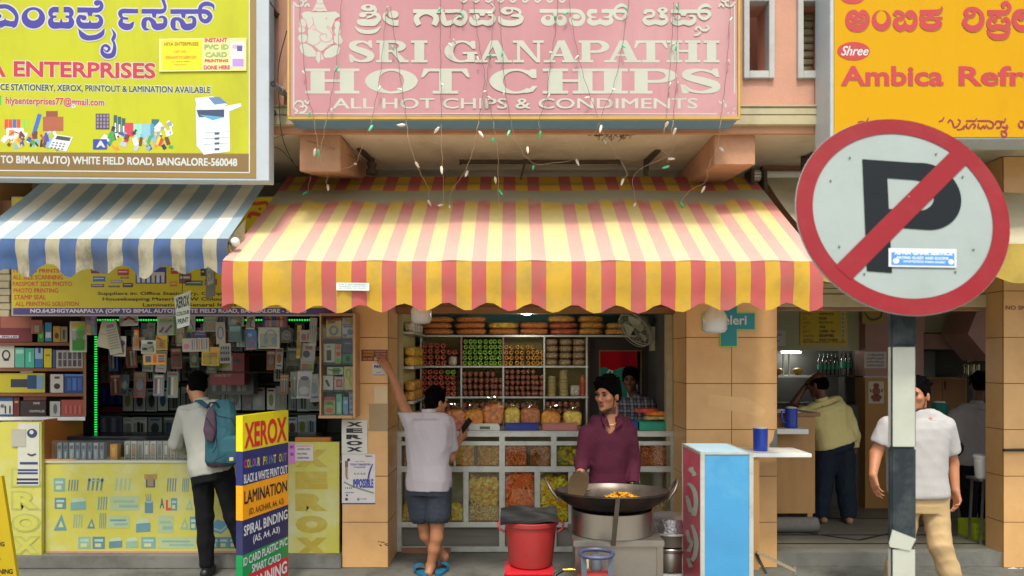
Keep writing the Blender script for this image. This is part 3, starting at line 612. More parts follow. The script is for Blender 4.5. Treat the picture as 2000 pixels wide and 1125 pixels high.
for j in range(NT+1):
 t=j/NT
 for i,x in enumerate(cx):
  s_=i/(nc-1)
  sag=-.018*math.sin(math.pi*t)*(1+.5*math.sin(x*5.1))-.006*math.sin(x*11+t*3)*t
  vs.append((x*(1+.0*t),YBK+(YF-YBK)*t,zBK+(zF-zBK)*t+sag))
mb.v=vs
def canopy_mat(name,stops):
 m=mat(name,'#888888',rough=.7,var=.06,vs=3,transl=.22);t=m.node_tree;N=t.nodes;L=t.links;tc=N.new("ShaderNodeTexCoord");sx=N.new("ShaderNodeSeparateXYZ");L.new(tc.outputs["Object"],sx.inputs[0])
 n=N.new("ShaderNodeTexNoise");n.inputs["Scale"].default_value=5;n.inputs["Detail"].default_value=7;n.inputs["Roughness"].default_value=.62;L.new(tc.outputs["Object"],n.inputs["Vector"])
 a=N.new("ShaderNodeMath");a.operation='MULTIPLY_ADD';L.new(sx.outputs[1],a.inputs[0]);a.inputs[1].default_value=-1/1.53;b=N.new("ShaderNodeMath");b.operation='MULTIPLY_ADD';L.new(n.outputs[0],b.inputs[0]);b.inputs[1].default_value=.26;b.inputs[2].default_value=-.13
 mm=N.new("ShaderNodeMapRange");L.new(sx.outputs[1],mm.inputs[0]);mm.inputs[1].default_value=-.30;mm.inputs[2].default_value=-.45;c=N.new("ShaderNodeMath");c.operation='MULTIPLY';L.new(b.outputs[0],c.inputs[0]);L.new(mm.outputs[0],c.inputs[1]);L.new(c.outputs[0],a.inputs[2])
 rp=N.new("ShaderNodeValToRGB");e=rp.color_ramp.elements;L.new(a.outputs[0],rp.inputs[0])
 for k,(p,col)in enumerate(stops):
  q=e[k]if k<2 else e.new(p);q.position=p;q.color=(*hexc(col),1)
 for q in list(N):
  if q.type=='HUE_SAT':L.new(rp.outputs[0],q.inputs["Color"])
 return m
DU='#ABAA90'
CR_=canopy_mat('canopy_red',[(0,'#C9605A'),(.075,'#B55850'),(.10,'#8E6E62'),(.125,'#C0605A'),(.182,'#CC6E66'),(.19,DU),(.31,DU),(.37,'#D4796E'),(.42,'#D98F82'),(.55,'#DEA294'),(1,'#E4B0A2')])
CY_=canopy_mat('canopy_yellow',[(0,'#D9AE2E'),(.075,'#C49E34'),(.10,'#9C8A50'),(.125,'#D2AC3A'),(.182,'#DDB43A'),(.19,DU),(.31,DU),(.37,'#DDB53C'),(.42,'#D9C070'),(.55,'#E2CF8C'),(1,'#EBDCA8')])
def am(i,t):return(CR_,CY_)[cols[i][1]]
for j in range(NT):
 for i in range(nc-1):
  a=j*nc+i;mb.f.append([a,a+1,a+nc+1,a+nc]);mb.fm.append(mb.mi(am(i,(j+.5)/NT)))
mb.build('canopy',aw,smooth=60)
mb=MB();NV=10;vs=[]
def vz(u):return 601.5-8.5*math.cos(2*math.pi*(u-496+41.75)/83.5)*1.0+3*math.sin(u*.011+1)
for j in range(NV+1):
 t=j/NV
 for i,x in enumerate(cx):
  u=1000+x*F/YF;zb_=Z(vz(u),YF)
  vs.append((x,YF-.012*math.sin(math.pi*min(1,t*1.3))-.012*t*math.sin(u*2*math.pi/83.5+1)-.007*math.sin(u*.19)*t,zF+(zb_-zF)*t))
mb.v=vs
for j in range(NV):
 for i in range(nc-1):
  a=j*nc+i;mb.f.append([a,a+nc,a+nc+1,a+1]);mb.fm.append(mb.mi((ARD,AYL)[cols[i][1]]))
for e in(0,nc-1):
 x=cx[e];o=len(mb.v)
 mb.v+=[(x,YF,zF),(x,YF+.32,zF+.21),(x,YF+.30,zF-.16),(x,YF+.16,zF-.33),(x,YF,zF-.36)]
 mb.f.append([o,o+1,o+2,o+3,o+4]);mb.fm.append(mb.mi(ARD))
mb.build('valance',aw,smooth=70)
mb=MB();mb.tube([(xe[0]+.05,YBK+.07,zBK-.06),(xe[-1]-.05,YBK+.07,zBK-.06)],.04,IRON,10);mb.build('roller',aw,smooth=50)
mb=MB();mb.tube([(xe[0]+.02,YF+.03,zF-.03),(xe[-1]-.02,YF+.03,zF-.03)],.018,ALU,8);mb.build('front_bar',aw,smooth=50)
for x in(xe[0]+.35,xe[-1]-.35):
 mb=MB();mid=Vector((x+(.45 if x<0 else-.45),6.1,zBK-.66));mb.tube([(x,YBK,zBK-.2),mid],.02,ALU);mb.tube([mid,(x,YF+.05,zF-.07)],.016,ALU);mb.build('folding_arm',aw,smooth=50)
S=Surf((0,YF-.028,0));lb=MB();S.slab(lb,657,552,721,567,flat('#D8E0D8'),0,.003,dv=.8)
for i,(a,b)in enumerate(((554.5,557.5),(559,561),(562.5,564))):S.text(lb,('A R C ENTERPRISES','AWNINGS AND BLINDS','ALL KINDS OF SHADE')[i],662,a,716,b,flat('#6f9aa0'),.005,bold=.01)
tag(lb.build('label_strip'),'small white printed label strip stuck on the striped valance','label')
bx1f,bx1b=X(446,5.36),X(446,5.36)
YF2,YB2=5.36,6.22;zF2,zB2=Z(466,YF2),Z(352,YB2)
be=[-60,-30,1,30,58,90,117,151,178,211,240,272,302,334,363,396,424,446]
bxs=[X(u,YF2)for u in be];cols2=[]
for i in range(len(bxs)-1):cols2+=[(bxs[i]+(bxs[i+1]-bxs[i])*j/3,i%2)for j in range(3)]
c2=[c[0]for c in cols2]+[bxs[-1]];n2=len(c2)
ab=thing('awning','blue and white striped awning with grimy scalloped valance over the stationery shop','awning',((c2[0]+c2[-1])/2,YB2,zB2))
mb=MB();NT=24
for j in range(NT+1):
 t=j/NT
 for x in c2:mb.v.append((x,YB2+(YF2-YB2)*t,zB2+(zF2-zB2)*t-.015*math.sin(math.pi*t)*(1+.6*math.sin(x*7))))
for j in range(NT):
 for i in range(n2-1):
  a=j*n2+i;mb.f.append([a,a+1,a+n2+1,a+n2]);mb.fm.append(mb.mi((ABL,AWH)[cols2[i][1]]))
mb.build('canopy',ab,smooth=60)
mb=MB()
for j in range(NV+1):
 t=j/NV
 for x in c2:
  u=1000+x*F/YF2;vb=530+10*math.cos(2*math.pi*(u-58)/75)-(8 if u>400 else 0);z_=Z(vb,YF2)
  mb.v.append((x,YF2-.014*math.sin(math.pi*min(1,t*1.5))-.02*t*math.sin(u*2*math.pi/75+2)-.012*t*math.sin(u*.17),zF2+(z_-zF2)*t-.02*t*math.sin(u*.05)))
for j in range(NV):
 for i in range(n2-1):
  a=j*n2+i;mb.f.append([a,a+n2,a+n2+1,a+1]);mb.fm.append(mb.mi((ABV,AWV)[cols2[i][1]]))
o=len(mb.v);x=c2[-1]
mb.v+=[(x,YF2,zF2),(x+.02,YF2+.3,zF2+.2),(x+.03,YF2+.2,zF2-.1),(x+.02,YF2+.06,zF2-.3)];mb.f.append([o,o+1,o+2,o+3]);mb.fm.append(mb.mi(AWV))
mb.build('valance',ab,smooth=70)
mb=MB();mb.tube([(c2[0],YF2+.03,zF2-.02),(x+.02,YF2+.03,zF2-.02)],.02,IRON);mb.ball((x+.04,YF2+.03,zF2-.02),.035,WHITEP,10,6);mb.build('front_bar',ab,smooth=50)
mb=MB();mb.tube([(c2[0],YB2+.02,zB2+.02),(x-.02,YB2+.02,zB2+.02)],.035,WHITEP,10);mb.build('roller',ab,smooth=50)
AGR=mat('awning_grey_fabric','#BDB69A',rough=.7,var=.08,vs=3,dirt=('#8a8162',.5,2.5),transl=.2)
AGY=mat('awning_dull_yellow','#B89F45',rough=.7,var=.1,vs=4,dirt=('#6c6238',.6,3),transl=.2)
ar=thing('awning','pale grey fabric awning with dull yellow valance over the refreshment shop','awning',(3.9,6.75,Z(346,6.75)))
YF3,YB3=5.55,6.75;xa,xb=X(1488,YB3),5.6
mb=MB();zB3,zF3=Z(346,YB3),Z(476,YF3)
mb.grid(lambda s,t:(xa+.02+(xb-xa)*s,YB3+(YF3-YB3)*t,zB3+(zF3-zB3)*t-.05*math.sin(math.pi*t)*(1+.3*math.sin(s*20))),40,16,AGR);mb.build('canopy',ar,smooth=60)
mb=MB();mb.grid(lambda s,t:(xa+.02+(xb-xa)*s,YF3-.02*t*math.sin(s*40),zF3-(.27+.03*math.sin(s*44))*t),120,5,AGY);mb.build('valance',ar,smooth=60)
mb=MB();mb.tube([(xa-.1,YB3+.03,zB3+.02),(xb,YB3+.03,zB3+.02)],.045,WHITEP,10);mb.build('roller',ar,smooth=50)
mb=MB();mb.box(xa-.14,xa-.11,6.62,6.82,zB3-.16,zB3+.05,IRON);mb.box(xa-.03,xa-.0,6.60,6.8,zB3-.2,zB3+.04,IRON);mb.tube([(xa-.105,6.7,zB3),(xa-.035,6.7,zB3)],.05,WHITEP,10);mb.build('bracket',ar,bevel=.003)
def hanger(u,v0,v1,y,ru,label,ball=False):
 p=W(u,v1,y);top=Vector((p.x,y,3.66));t=thing('hanging_bracket',label,'bracket',(p.x,y,p.z),'old iron brackets under the overhang')
 mb=MB();mb.box(p.x-.022,p.x+.022,y-.02,y+.02,p.z,3.655,IRON);mb.build('post',t,bevel=.003)
 mb=MB();mb.bar((p.x+ru*.01,y-.04,3.63),(p.x+ru*.10-.0,y-.3,3.655),.04,.03,IRON);mb.build('stay',t)
 if ball:
  mb=MB();mb.lathe([(.02,0),(.05,.01),(.05,.05),(.035,.06),(.035,.085),(.045,.09),(.045,.11),(.02,.12)],(p.x,y,p.z-.08),IRON,14);mb.build('end_cap',t,smooth=40)
hanger(726,262,325,6.55,-.5,'rusty iron post with round cap hanging beside left orange beam',True)
hanger(1262,262,342,6.6,.5,'flat iron bracket under the overhang right of the tube frame')
hanger(1570,268,342,6.5,1.2,'iron bracket under the overhang just left of the parking sign')
tl=thing('light_frame','empty rusty tube light frame hanging under the concrete overhang','light frame',W(1055,310,6.6))
mb=MB();ya=6.62
for v in(299,317):mb.bar(W(898,v,ya),W(1211,v,ya),.03,.022,IRON)
mb.bar(W(899,297,ya),W(899,322,ya),.014,.02,IRON);mb.bar(W(1210,297,ya),W(1210,322,ya),.02,.02,IRON)
mb.box(X(990,ya),X(1020,ya),ya-.03,ya+.02,Z(311,ya),Z(300,ya),IRON);mb.box(X(1166,ya),X(1172,ya),ya-.02,ya+.01,Z(310,ya),Z(302,ya),IRON)
mb.build('frame',tl)
mb=MB();mb.bar(W(1030,297,ya),W(1017,350,ya),.035,.02,IRON);mb.bar(W(1030,297,ya),(W(1030,297,ya).x,ya,3.655),.02,.02,IRON);mb.bar(W(905,297,ya),(W(905,297,ya).x,ya,3.655),.015,.015,IRON);mb.bar(W(1205,297,ya),(W(1205,297,ya).x,ya,3.655),.015,.015,IRON);mb.build('hanger',tl)
mb=MB();rr=random.Random(4)
for i in range(26):
 u=rr.uniform(1160,1235)if i else 1200;p=W(u,261+rr.uniform(-3,3)+abs(u-1200)*.03,5.83);q=[p]
 for k in range(3):q.append(q[-1]+Vector((rr.uniform(-.03,.03),0,rr.uniform(-.03,.005))))
 mb.tube(q,.0022,IRON,4)
mb.tube([W(u,261+4*math.sin(u*.05),5.83)for u in range(1160,1240,8)],.004,IRON,5)
tag(mb.build('dry_creeper'),'dry black creeper roots clinging to slab edge below the pink sign','dead plant')
PVC=mat('grey_pvc','#8C8A80',rough=.5,var=.1,dirt=('#5f5646',.4,6))
pp=thing('drain_pipe','grey plastic drain pipe stub poking out of the peach wall','pipe',W(545,170,5.75))
mb=MB();a,b=W(533,164,5.5),W(562,188,5.82);mb.tube([a,b],.022,PVC,12,cap=False);mb.tube([a+Vector((0,-.001,0)),a+(b-a)*.08],[.017,.017],BLACK,12);mb.build('pipe',pp,smooth=50)
mb=MB();c=a+(b-a)*.55;d=(b-a).normalized()*.03;mb.tube([c-d,c+d],.028,PVC,12);mb.build('coupling',pp,smooth=40)
pp=thing('drain_pipe','dark old pipe stub at top of the peach wall beside the yellow sign','pipe',W(533,20,5.7))
mb=MB();mb.tube([W(523,4,5.55),W(541,32,5.82)],.02,IRON,10);mb.build('pipe',pp,smooth=50)
mb=MB();mb.tube([W(541,32,5.815),W(540,31,5.80)],.03,IRON,12);mb.build('flange',pp,smooth=40)
pp=thing('drain_pipe','short blue-grey pipe end low on the wall beside the yellow sign','pipe',W(530,218,5.7))
mb=MB();mb.tube([W(525,214,5.6),W(536,223,5.8)],.02,flat('#5c7d86'),10);mb.build('pipe',pp,smooth=50)
mb=MB();mb.tube([W(532,220,5.73),W(534,221.5,5.76)],.026,IRON,10);mb.build('coupling',pp,smooth=40)
def cable(pts,y,r,m,label,k=6):
 q=[Vector(p)for p in smoothline([tuple(W(u,v,yy))for u,v,yy in pts],k)]
 mb=MB();mb.tube(q,r,m,6);o=mb.build('cable',smooth=60);tag(o,label,'cable')
CAB=mat('dark_cable','#4C4536',rough=.7,var=.15)
cable([(560,60,5.7),(544,128,5.72),(545,200,5.7),(552,270,5.75),(575,320,6.2),(600,345,6.6)],0,.004,CAB,'thin dark cable running down the peach wall left of the pink sign')
cable([(525,276,5.8),(540,268,5.8),(560,262,5.84)],0,.003,CAB,'short dark cable from yellow sign to slab edge')
cable([(525,286,5.9),(548,292,6.0),(575,320,6.2),(600,345,6.6)],0,.003,CAB,'sagging dark cable from yellow sign toward the left beam')
cable([(600,275,5.85),(650,290,5.85),(700,312,6.4),(722,322,6.55)],0,.004,flat('#8d7a50'),'tan cable slung from left beam to the capped iron post')
cable([(657,256,5.8),(690,292,6.2),(722,325,6.55)],0,.003,flat('#4a4070'),'violet cable slung from slab edge to the capped iron post')
mb=MB();mb.box(X(525,5.78),X(536,5.78),5.72,5.798,Z(155,5.78),Z(-20,5.78),GREY);tag(mb.build('meter_box',bevel=.006),'grey metal box on the peach wall behind edge of the yellow sign','box')
WIRE=mat('light_wire','#5D5142',rough=.6,var=.1);WIREP=mat('pale_light_wire','#B9A58E',rough=.6,var=.1)
BULB=mat('bulb_white','#DDD8C8',rough=.25,var=.05,coat=.3);BULBG=mat('bulb_green','#4FBF8A',rough=.25,var=.05,coat=.3)
YL=5.46
STR=[('left end of the pink sign over the emblem',[(584,-20,YL),(586,30,YL),(592,100,YL),(600,180,YL),(611,220,YL),(614,240,YL),(622,290,5.6),(632,330,5.8),(641,342,6.0),(637,356,6.1),(640,366,6.1)]),('second from left, crossing the H of the big word',[(669,-20,YL),(662,70,YL),(656,130,YL),(645,200,YL),(636,240,YL),(627,288,5.6),(616,320,5.8),(604,355,6.2),(600,378,6.3),(590,400,6.2),(582,412,6.15)]),('third from left, falling from the S to the capped post',[(755,14,YL),(750,70,YL),(742,150,YL),(730,215,YL),(724,245,YL),(712,270,5.6),(695,318,5.9),(668,330,5.95),(643,336,6.0)]),('fourth from left, crossing the first O',[(763,12,YL),(772,80,YL),(782,150,YL),(791,210,YL),(794,240,YL),(800,280,5.5),(812,316,5.7),(822,340,5.9),(837,370,6.2),(835,400,6.2)]),('fifth from left, hanging straight over the T of the big word',[(860,-20,YL),(860,60,YL),(861,150,YL),(862,230,YL),(863,300,5.6),(866,360,6.1),(866,408,6.15)]),('sixth from left, with a knot above the second word',[(901,-20,YL),(903,18,YL),(884,40,YL),(878,75,YL)]),('left one of the crossing pair at the C',[(923,-20,YL),(932,60,YL),(940,110,YL),(947,150,YL),(942,190,YL),(936,230,YL),(930,262,YL),(922,300,5.7),(905,340,5.9),(882,372,6.2),(878,402,6.2)]),('right one of the crossing pair at the C',[(968,-20,YL),(962,60,YL),(955,120,YL),(950,180,YL),(960,220,YL),(966,255,YL),(972,290,5.7),(973,350,6.0),(974,410,6.15),(972,418,6.14)]),('strand over the A and C hanging to the tube frame',[(974,-20,YL),(980,80,YL),(988,180,YL),(998,235,YL),(1008,275,5.6),(1040,318,5.9),(1080,318,5.95),(1122,310,5.95),(1150,275,5.7),(1172,240,YL)]),('pale strand from the first tall letter pair to the sign bottom',[(1091,-20,YL),(1085,60,YL),(1076,110,YL),(1068,185,YL),(1053,236,YL),(1056,258,5.5)]),('strand slanting right across the second A',[(1108,-20,YL),(1118,50,YL),(1132,120,YL),(1150,180,YL),(1172,240,YL)]),('strand slanting left across the I to a meeting point',[(1231,-20,YL),(1215,90,YL),(1198,170,YL),(1172,240,YL),(1198,292,5.8),(1224,335,6.0),(1218,352,6.0)]),('left strand of the pair across the final word end',[(1316,4,YL),(1312,80,YL),(1306,170,YL),(1300,240,YL),(1296,260,YL),(1293,290,5.7),(1306,305,5.8),(1304,318,5.8)]),('right strand of the pair across the final word end',[(1325,4,YL),(1322,90,YL),(1320,170,YL),(1316,220,YL),(1312,262,YL),(1310,300,5.8),(1240,340,6.1),(1242,402,6.2)]),('right end of the pink sign, ending above the awning corner',[(1427,-20,YL),(1424,60,YL),(1418,150,YL),(1410,210,YL),(1406,255,YL),(1400,290,5.7),(1384,325,5.9),(1378,355,6.1),(1350,370,6.2),(1332,390,6.2),(1326,398,6.2)])]
BUL=[[(590,140),(605,219),(616,292),(640,362)],[(658,131),(648,213),(622,294),(601,376),(583,412)],[(757,14),(744,170),(728,246),(696,322)],[(765,90),(776,175),(792,246),(811,318),(835,392)],[(860,16),(861,165),(858,250),(862,326),(866,402)],[(876,86),(903,26),(885,78)],[(932,112),(950,180),(935,258),(914,335),(878,402)],[(962,28),(958,107),(952,190),(962,272),(967,347),(974,372),(973,416)],[(982,102),(985,180),(996,256),(1030,288),(1042,325),(1125,312)],[(1084,32),(1080,105),(1074,185),(1056,258)],[(1110,26),(1130,110),(1152,192),(1175,246)],[(1219,14),(1215,90),(1196,175),(1180,272),(1218,350)],[(1320,10),(1318,86),(1310,162),(1305,240),(1304,312)],[(1320,12),(1322,90),(1324,162),(1320,252),(1308,326),(1242,398)],[(1430,36),(1423,118),(1405,290),(1377,365),(1328,396)]]
def bulb_mesh(m):
 mb=MB();mb.lathe([(.002,0),(.006,.004),(.0085,.014),(.0075,.026),(.004,.036),(.0015,.040)],(0,0,0),m,8);return mb
proto={}
rr=random.Random(6)
for k,(nm,pts)in enumerate(STR):
 low=pts[-1]
 t=thing('fairy_light_string','fairy light string: '+nm,'fairy lights',W(*low),'fairy light strings over the pink sign')
 t['label']='thin fairy light strand, '+nm
 for nm_,lo,hi,m in(('wire',-99,236,WIRE),('wire',236,999,WIREP)):
  q=[Vector(p)for p in smoothline([tuple(W(*p))for p in pts],6)]
  vv=[700-(p.z-H)*F/p.y for p in q]
  q2=[p for p,v in zip(q,vv)if lo-4<=v<=hi+4]
  if len(q2)>1:
   mb=MB();mb.tube([p+Vector((.004*math.sin(i*1.7+k),0,0))for i,p in enumerate(q2)],.0017,m,5);mb.build('wire',t)
 for j,(u,v)in enumerate(BUL[k]):
  yb=min(pts,key=lambda p:(p[0]-u)**2+(p[1]-v)**2)[2]-.006
  m=BULBG if rr.random()<.2 else BULB
  if m.name not in proto:
   proto[m.name]=bulb_mesh(m).build('bulb',t,smooth=60,loc=None).data
   bpy.data.objects.remove([o for o in t.children if o.name.startswith('bulb')][-1])
   me=proto[m.name]
   o_=np.empty(len(me.vertices)*3);me.vertices.foreach_get('co',o_);o_=o_.reshape(-1,3)+np.array(WLOC[t.name]);me.vertices.foreach_set('co',o_.ravel())
  b=bpy.data.objects.new('bulb',proto[m.name]);COL.objects.link(b);b.parent=t
  b.location=W(u,v-2,yb)-WLOC[t.name];s_=1.4 if v>230 else 1.0
  b.scale=(s_,s_,s_*1.15);b.rotation_euler=(rr.uniform(1.6,4.4),rr.uniform(-.6,.6),rr.uniform(-1.5,1.5))
SR=mat('road_sign_red','#80101A',rough=.55,var=.06,vs=8,dirt=('#8c4a48',.25,6),spec=.25)
SW=mat('road_sign_white','#8F9B96',rough=.5,var=.04,vs=8,dirt=('#7d857a',.35,6),spec=.3)
SK=mat('road_sign_black','#12191D',rough=.6,var=.12,vs=8,spec=.15)
YP=2.08;c=W(1762,418,YP);R_=208*YP/F
ns=thing('road_sign','round no parking sign with black P on a banded black and white pole','road sign',(c.x,YP+.05,0))
tilt=math.radians(14);n=Vector((0,-math.cos(tilt),math.sin(tilt)));S=Surf(c,n);up=Vector((0,math.sin(tilt),math.cos(tilt)))
def dp(x,y,off):return c+Vector((1,0,0))*x*R_+up*y*R_+n*off
mb=MB();k=96
A=[dp(math.cos(2*math.pi*i/k),math.sin(2*math.pi*i/k),.0)for i in range(k)];B=[p-n*.004 for p in A]
mb.add(A+B,[tuple(range(k)),tuple(range(2*k-1,k-1,-1))]+[(i,k+i,k+(i+1)%k,(i+1)%k)for i in range(k)],SW);mb.build('plate',ns,smooth=40)
mb=MB();vs=[]
for i in range(k+1):
 t=2*math.pi*i/k;vs+=[dp(.995*math.cos(t),.995*math.sin(t),.0022),dp(.838*math.cos(t),.838*math.sin(t),.0022)]
mb.add(vs,[(2*i,2*i+1,2*i+3,2*i+2)for i in range(k)],SR)
a=math.radians(43.5);d=(math.cos(a),math.sin(a));e=(-d[1],d[0]);hw=.095
mb.add([dp(d[0]*s+e[0]*q,d[1]*s+e[1]*q,.0034)for s,q in((-.86,-hw),(.86,-hw),(.86,hw),(-.86,hw))],[(0,1,2,3)],SR)
mb.build('red_ring',ns)
mb=MB()
def pp_(x,y,o):t=math.radians(-4.5);return dp(x*math.cos(t)-y*math.sin(t),x*math.sin(t)+y*math.cos(t),o)
mb.add([pp_(x,y,.0022)for x,y in((-.355,-.60),(-.125,-.60),(-.125,.54),(-.355,.54))],[(0,1,2,3)],SK)
vs=[];ks=30
oo=[(-.125,.54),(.10,.54)]+[(.22+.34*math.cos(t),.20+.345*math.sin(t))for t in[math.pi/2-math.pi*i/ks for i in range(ks+1)]]+[(.10,-.145),(-.125,-.145)]
ii=[(-.125,.36),(.06,.36)]+[(.13+.175*math.cos(t),.20+.16*math.sin(t))for t in[math.pi/2-math.pi*i/ks for i in range(ks+1)]]+[(.06,.04),(-.125,.04)]
m_=len(oo);mb.add([pp_(*p,.0023)for p in oo]+[pp_(*p,.0023)for p in ii],[(i,i+1,m_+i+1,m_+i)for i in range(m_-1)],SK)
mb.build('letter',ns)
mb=MB()
for x,y in((-.43,.58),(.40,.62),(-.64,.34),(.62,.38),(-.63,-.33),(.61,-.36),(-.43,-.6),(.41,-.58),(.08,.17)):q=dp(x,y,.0035);mb.ball(q,(.0032,.002,.0032),flat('#6d736c'),8,5)
mb.build('rivets',ns,smooth=60)
mb=MB();yp0=YP+.03;xL,xR=X(1741,YP+.03),X(1790,YP+.03)
zz=[c.z+.9*R_*.99,Z(675,yp0),Z(875,yp0),Z(1070,yp0),0];PDK=mat('pole_black','#272F33',rough=.6,spec=.2,var=.15,vs=9,dirt=('#69716e',.45,7));PLT=mat('pole_white','#B0B4A6',rough=.5,var=.06,vs=6,dirt=('#8d8f7e',.4,5))
zz[0]=c.z-.03
for i in range(4):mb.box(xL,xR,yp0,yp0+.022,zz[i+1],zz[i]-.0005,(PDK,PLT)[i%2])
mb.build('pole',ns,bevel=.004)
sp=Surf((0,yp0-.0006,0));mb=MB()
S.slab(mb,1734,486,1866,522,flat('#C9CCD2'),.004,.005,dv=2);S.rect(mb,1739,494,1862,519,flat('#3E7FC0'),.0056,dv=2)
S.text(mb,'APNA GHAR SERVICE',1745,491,1858,499,flat('#C6D4E4'),.006,bold=.05,dv=1.5);S.text(mb,'PAYING GUEST AND ROOMS',1750,502,1850,507,flat('#DCE6EE'),.006,bold=.02,dv=2);S.text(mb,'WHITEFIELD MAIN ROAD',1762,510,1844,514,flat('#DCE6EE'),.006,bold=.02,dv=2)
S.disc(mb,(1748,511),(6,5),flat('#DCE6EE'),.0062,(0,0),1);S.disc(mb,(1855,513),(5,5),flat('#DCE6EE'),.0062,(0,0),1)
tag(mb.build('sticker'),'torn blue and white printed sticker on the no parking sign face','sticker')
mb=MB();sp.poly(mb,[(1737,1068),(1777,1075),(1788,1052),(1742,1034)],PLT,.003);sp.poly(mb,[(1735,1060),(1742,1034),(1737,1068)],PLT,.0028)
tag(mb.build('paper_scrap',solid=.001),'torn white paper scrap stuck at an angle low on sign pole','paper')
def gmat(name,drop=.88):
 m=bpy.data.materials.new(name);m.use_nodes=True;t=m.node_tree;N=t.nodes;L=t.links;N.remove(N["Principled BSDF"])
 a=N.new("ShaderNodeBsdfTransparent");a.inputs[0].default_value=(drop,drop*1.01,drop*.99,1);b=N.new("ShaderNodeBsdfGlossy");b.inputs["Roughness"].default_value=.06
 f=N.new("ShaderNodeFresnel");f.inputs[0].default_value=1.45;x=N.new("ShaderNodeMixShader")
 L.new(f.outputs[0],x.inputs[0]);L.new(a.outputs[0],x.inputs[1]);L.new(b.outputs[0],x.inputs[2]);L.new(x.outputs[0],N["Material Output"].inputs[0]);return m
GLASS=gmat('clear_glass',.94);FILM=gmat('clear_plastic_film',.9)
def snack(name,c1,c2,scale=60,wrap=True):
 """pieces of food seen through shiny wrapping: cells of two colours, wrinkled glossy coat"""
 if name in MATS:return MATS[name]
 c1,c2=[tuple(min(.8,x*1.75)for x in hexc(c))for c in(c1,c2)]
 m=bpy.data.materials.new(name);MATS[name]=m;m.use_nodes=True;t=m.node_tree;N=t.nodes;L=t.links;b=N["Principled BSDF"]
 tc=N.new("ShaderNodeTexCoord");v=N.new("ShaderNodeTexVoronoi");v.inputs["Scale"].default_value=scale;L.new(tc.outputs["Object"],v.inputs["Vector"])
 n=N.new("ShaderNodeTexNoise");n.inputs["Scale"].default_value=scale*.5;n.inputs["Detail"].default_value=4;L.new(tc.outputs["Object"],n.inputs["Vector"])
 r=N.new("ShaderNodeMix");r.data_type='RGBA';r.inputs[6].default_value=(*c1,1);r.inputs[7].default_value=(*c2,1)
 sp=N.new("ShaderNodeSeparateColor");L.new(v.outputs["Color"],sp.inputs[0]);L.new(sp.outputs[0],r.inputs[0])
 hs=N.new("ShaderNodeHueSaturation");mr=N.new("ShaderNodeMapRange");mr.inputs[1].default_value=.3;mr.inputs[2].default_value=.7;mr.inputs[3].default_value=.6;mr.inputs[4].default_value=1.25
 L.new(n.outputs[0],mr.inputs[0]);L.new(mr.outputs[0],hs.inputs["Value"]);L.new(r.outputs[2],hs.inputs["Color"]);L.new(hs.outputs[0],b.inputs["Base Color"])
 b.inputs["Roughness"].default_value=.55
 if wrap:
  b.inputs["Coat Weight"].default_value=.9;b.inputs["Coat Roughness"].default_value=.12
  n2=N.new("ShaderNodeTexNoise");n2.inputs["Scale"].default_value=38;n2.inputs["Detail"].default_value=3;n2.inputs["Distortion"].default_value=1.5;L.new(tc.outputs["Object"],n2.inputs["Vector"])
  bp=N.new("ShaderNodeBump");bp.inputs["Strength"].default_value=.9;bp.inputs["Distance"].default_value=.02;L.new(n2.outputs[0],bp.inputs["Height"]);L.new(bp.outputs[0],b.inputs["Coat Normal"])
 b2=N.new("ShaderNodeBump");b2.inputs["Strength"].default_value=.6;b2.inputs["Distance"].default_value=.01;L.new(v.outputs["Distance"],b2.inputs["Height"]);L.new(b2.outputs[0],b.inputs["Normal"])
 return m
YSH=8.2
CELL=mat('cell_cream_board','#B7AC70',rough=.8,var=.06);PINKE=mat('pink_shelf_edge','#B98A84',rough=.6,var=.1)
VU=[822,901,983,1063,1146];HV=[656,716,776,838]
sh_=thing('shelf_unit','cream compartment shelves with pale edges on the rear wall of the snack shop','shelf',(X(984,YSH),YSH,.6))
mb=MB();mb.box(X(819,YSH),X(1149,YSH),YSH+.38,YSH+.40,Z(900,YSH),Z(656,YSH),CELL);mb.build('back_panel',sh_)
for v in HV:
 mb=MB();x1=X(1240,YSH)if v==656 else X(1149,YSH)
 mb.box(X(819,YSH),x1,YSH,YSH+.379,Z(v+2,YSH),Z(v-1.6,YSH),ALU);mb.build('shelf_board',sh_,bevel=.002)
for i,u in enumerate(VU):
 mb=MB()
 for k in range(3):mb.box(X(u-1.6,YSH),X(u+1.6,YSH),YSH+.004,YSH+.379,Z(HV[k+1]-1.8,YSH),Z(HV[k]+2.2,YSH),PINKE if i in(1,2)and k==0 else ALU)
 mb.build('divider',sh_)
def ring_pack(m):
 mb=MB()
 for sx in(-1,1):
  c=sx*.033;pr=[(.012,-.09),(.026,-.094),(.032,-.085),(.031,-.04),(.033,0),(.031,.05),(.032,.085),(.026,.094),(.012,.09)]
  vs=[];n=12
  for r_,y in pr:
   for j in range(n):t=2*math.pi*j/n;vs.append((c+r_*math.cos(t),y,.033+r_*math.sin(t)))
  k=len(pr);mb.add(vs,[(i*n+j,i*n+(j+1)%n,((i+1)%k)*n+(j+1)%n,((i+1)%k)*n+j)for i in range(k)for j in range(n)],m)
 return mb
def roll_pack(m):
 mb=MB()
 for sx in(-1,1):mb.ball((sx*.034,0,.034),(.036,.10,.036),m,12,8,fn=lambda p:Vector((p.x*1.0,max(-.092,min(.092,p.y*1.35)),p.z)))
 return mb
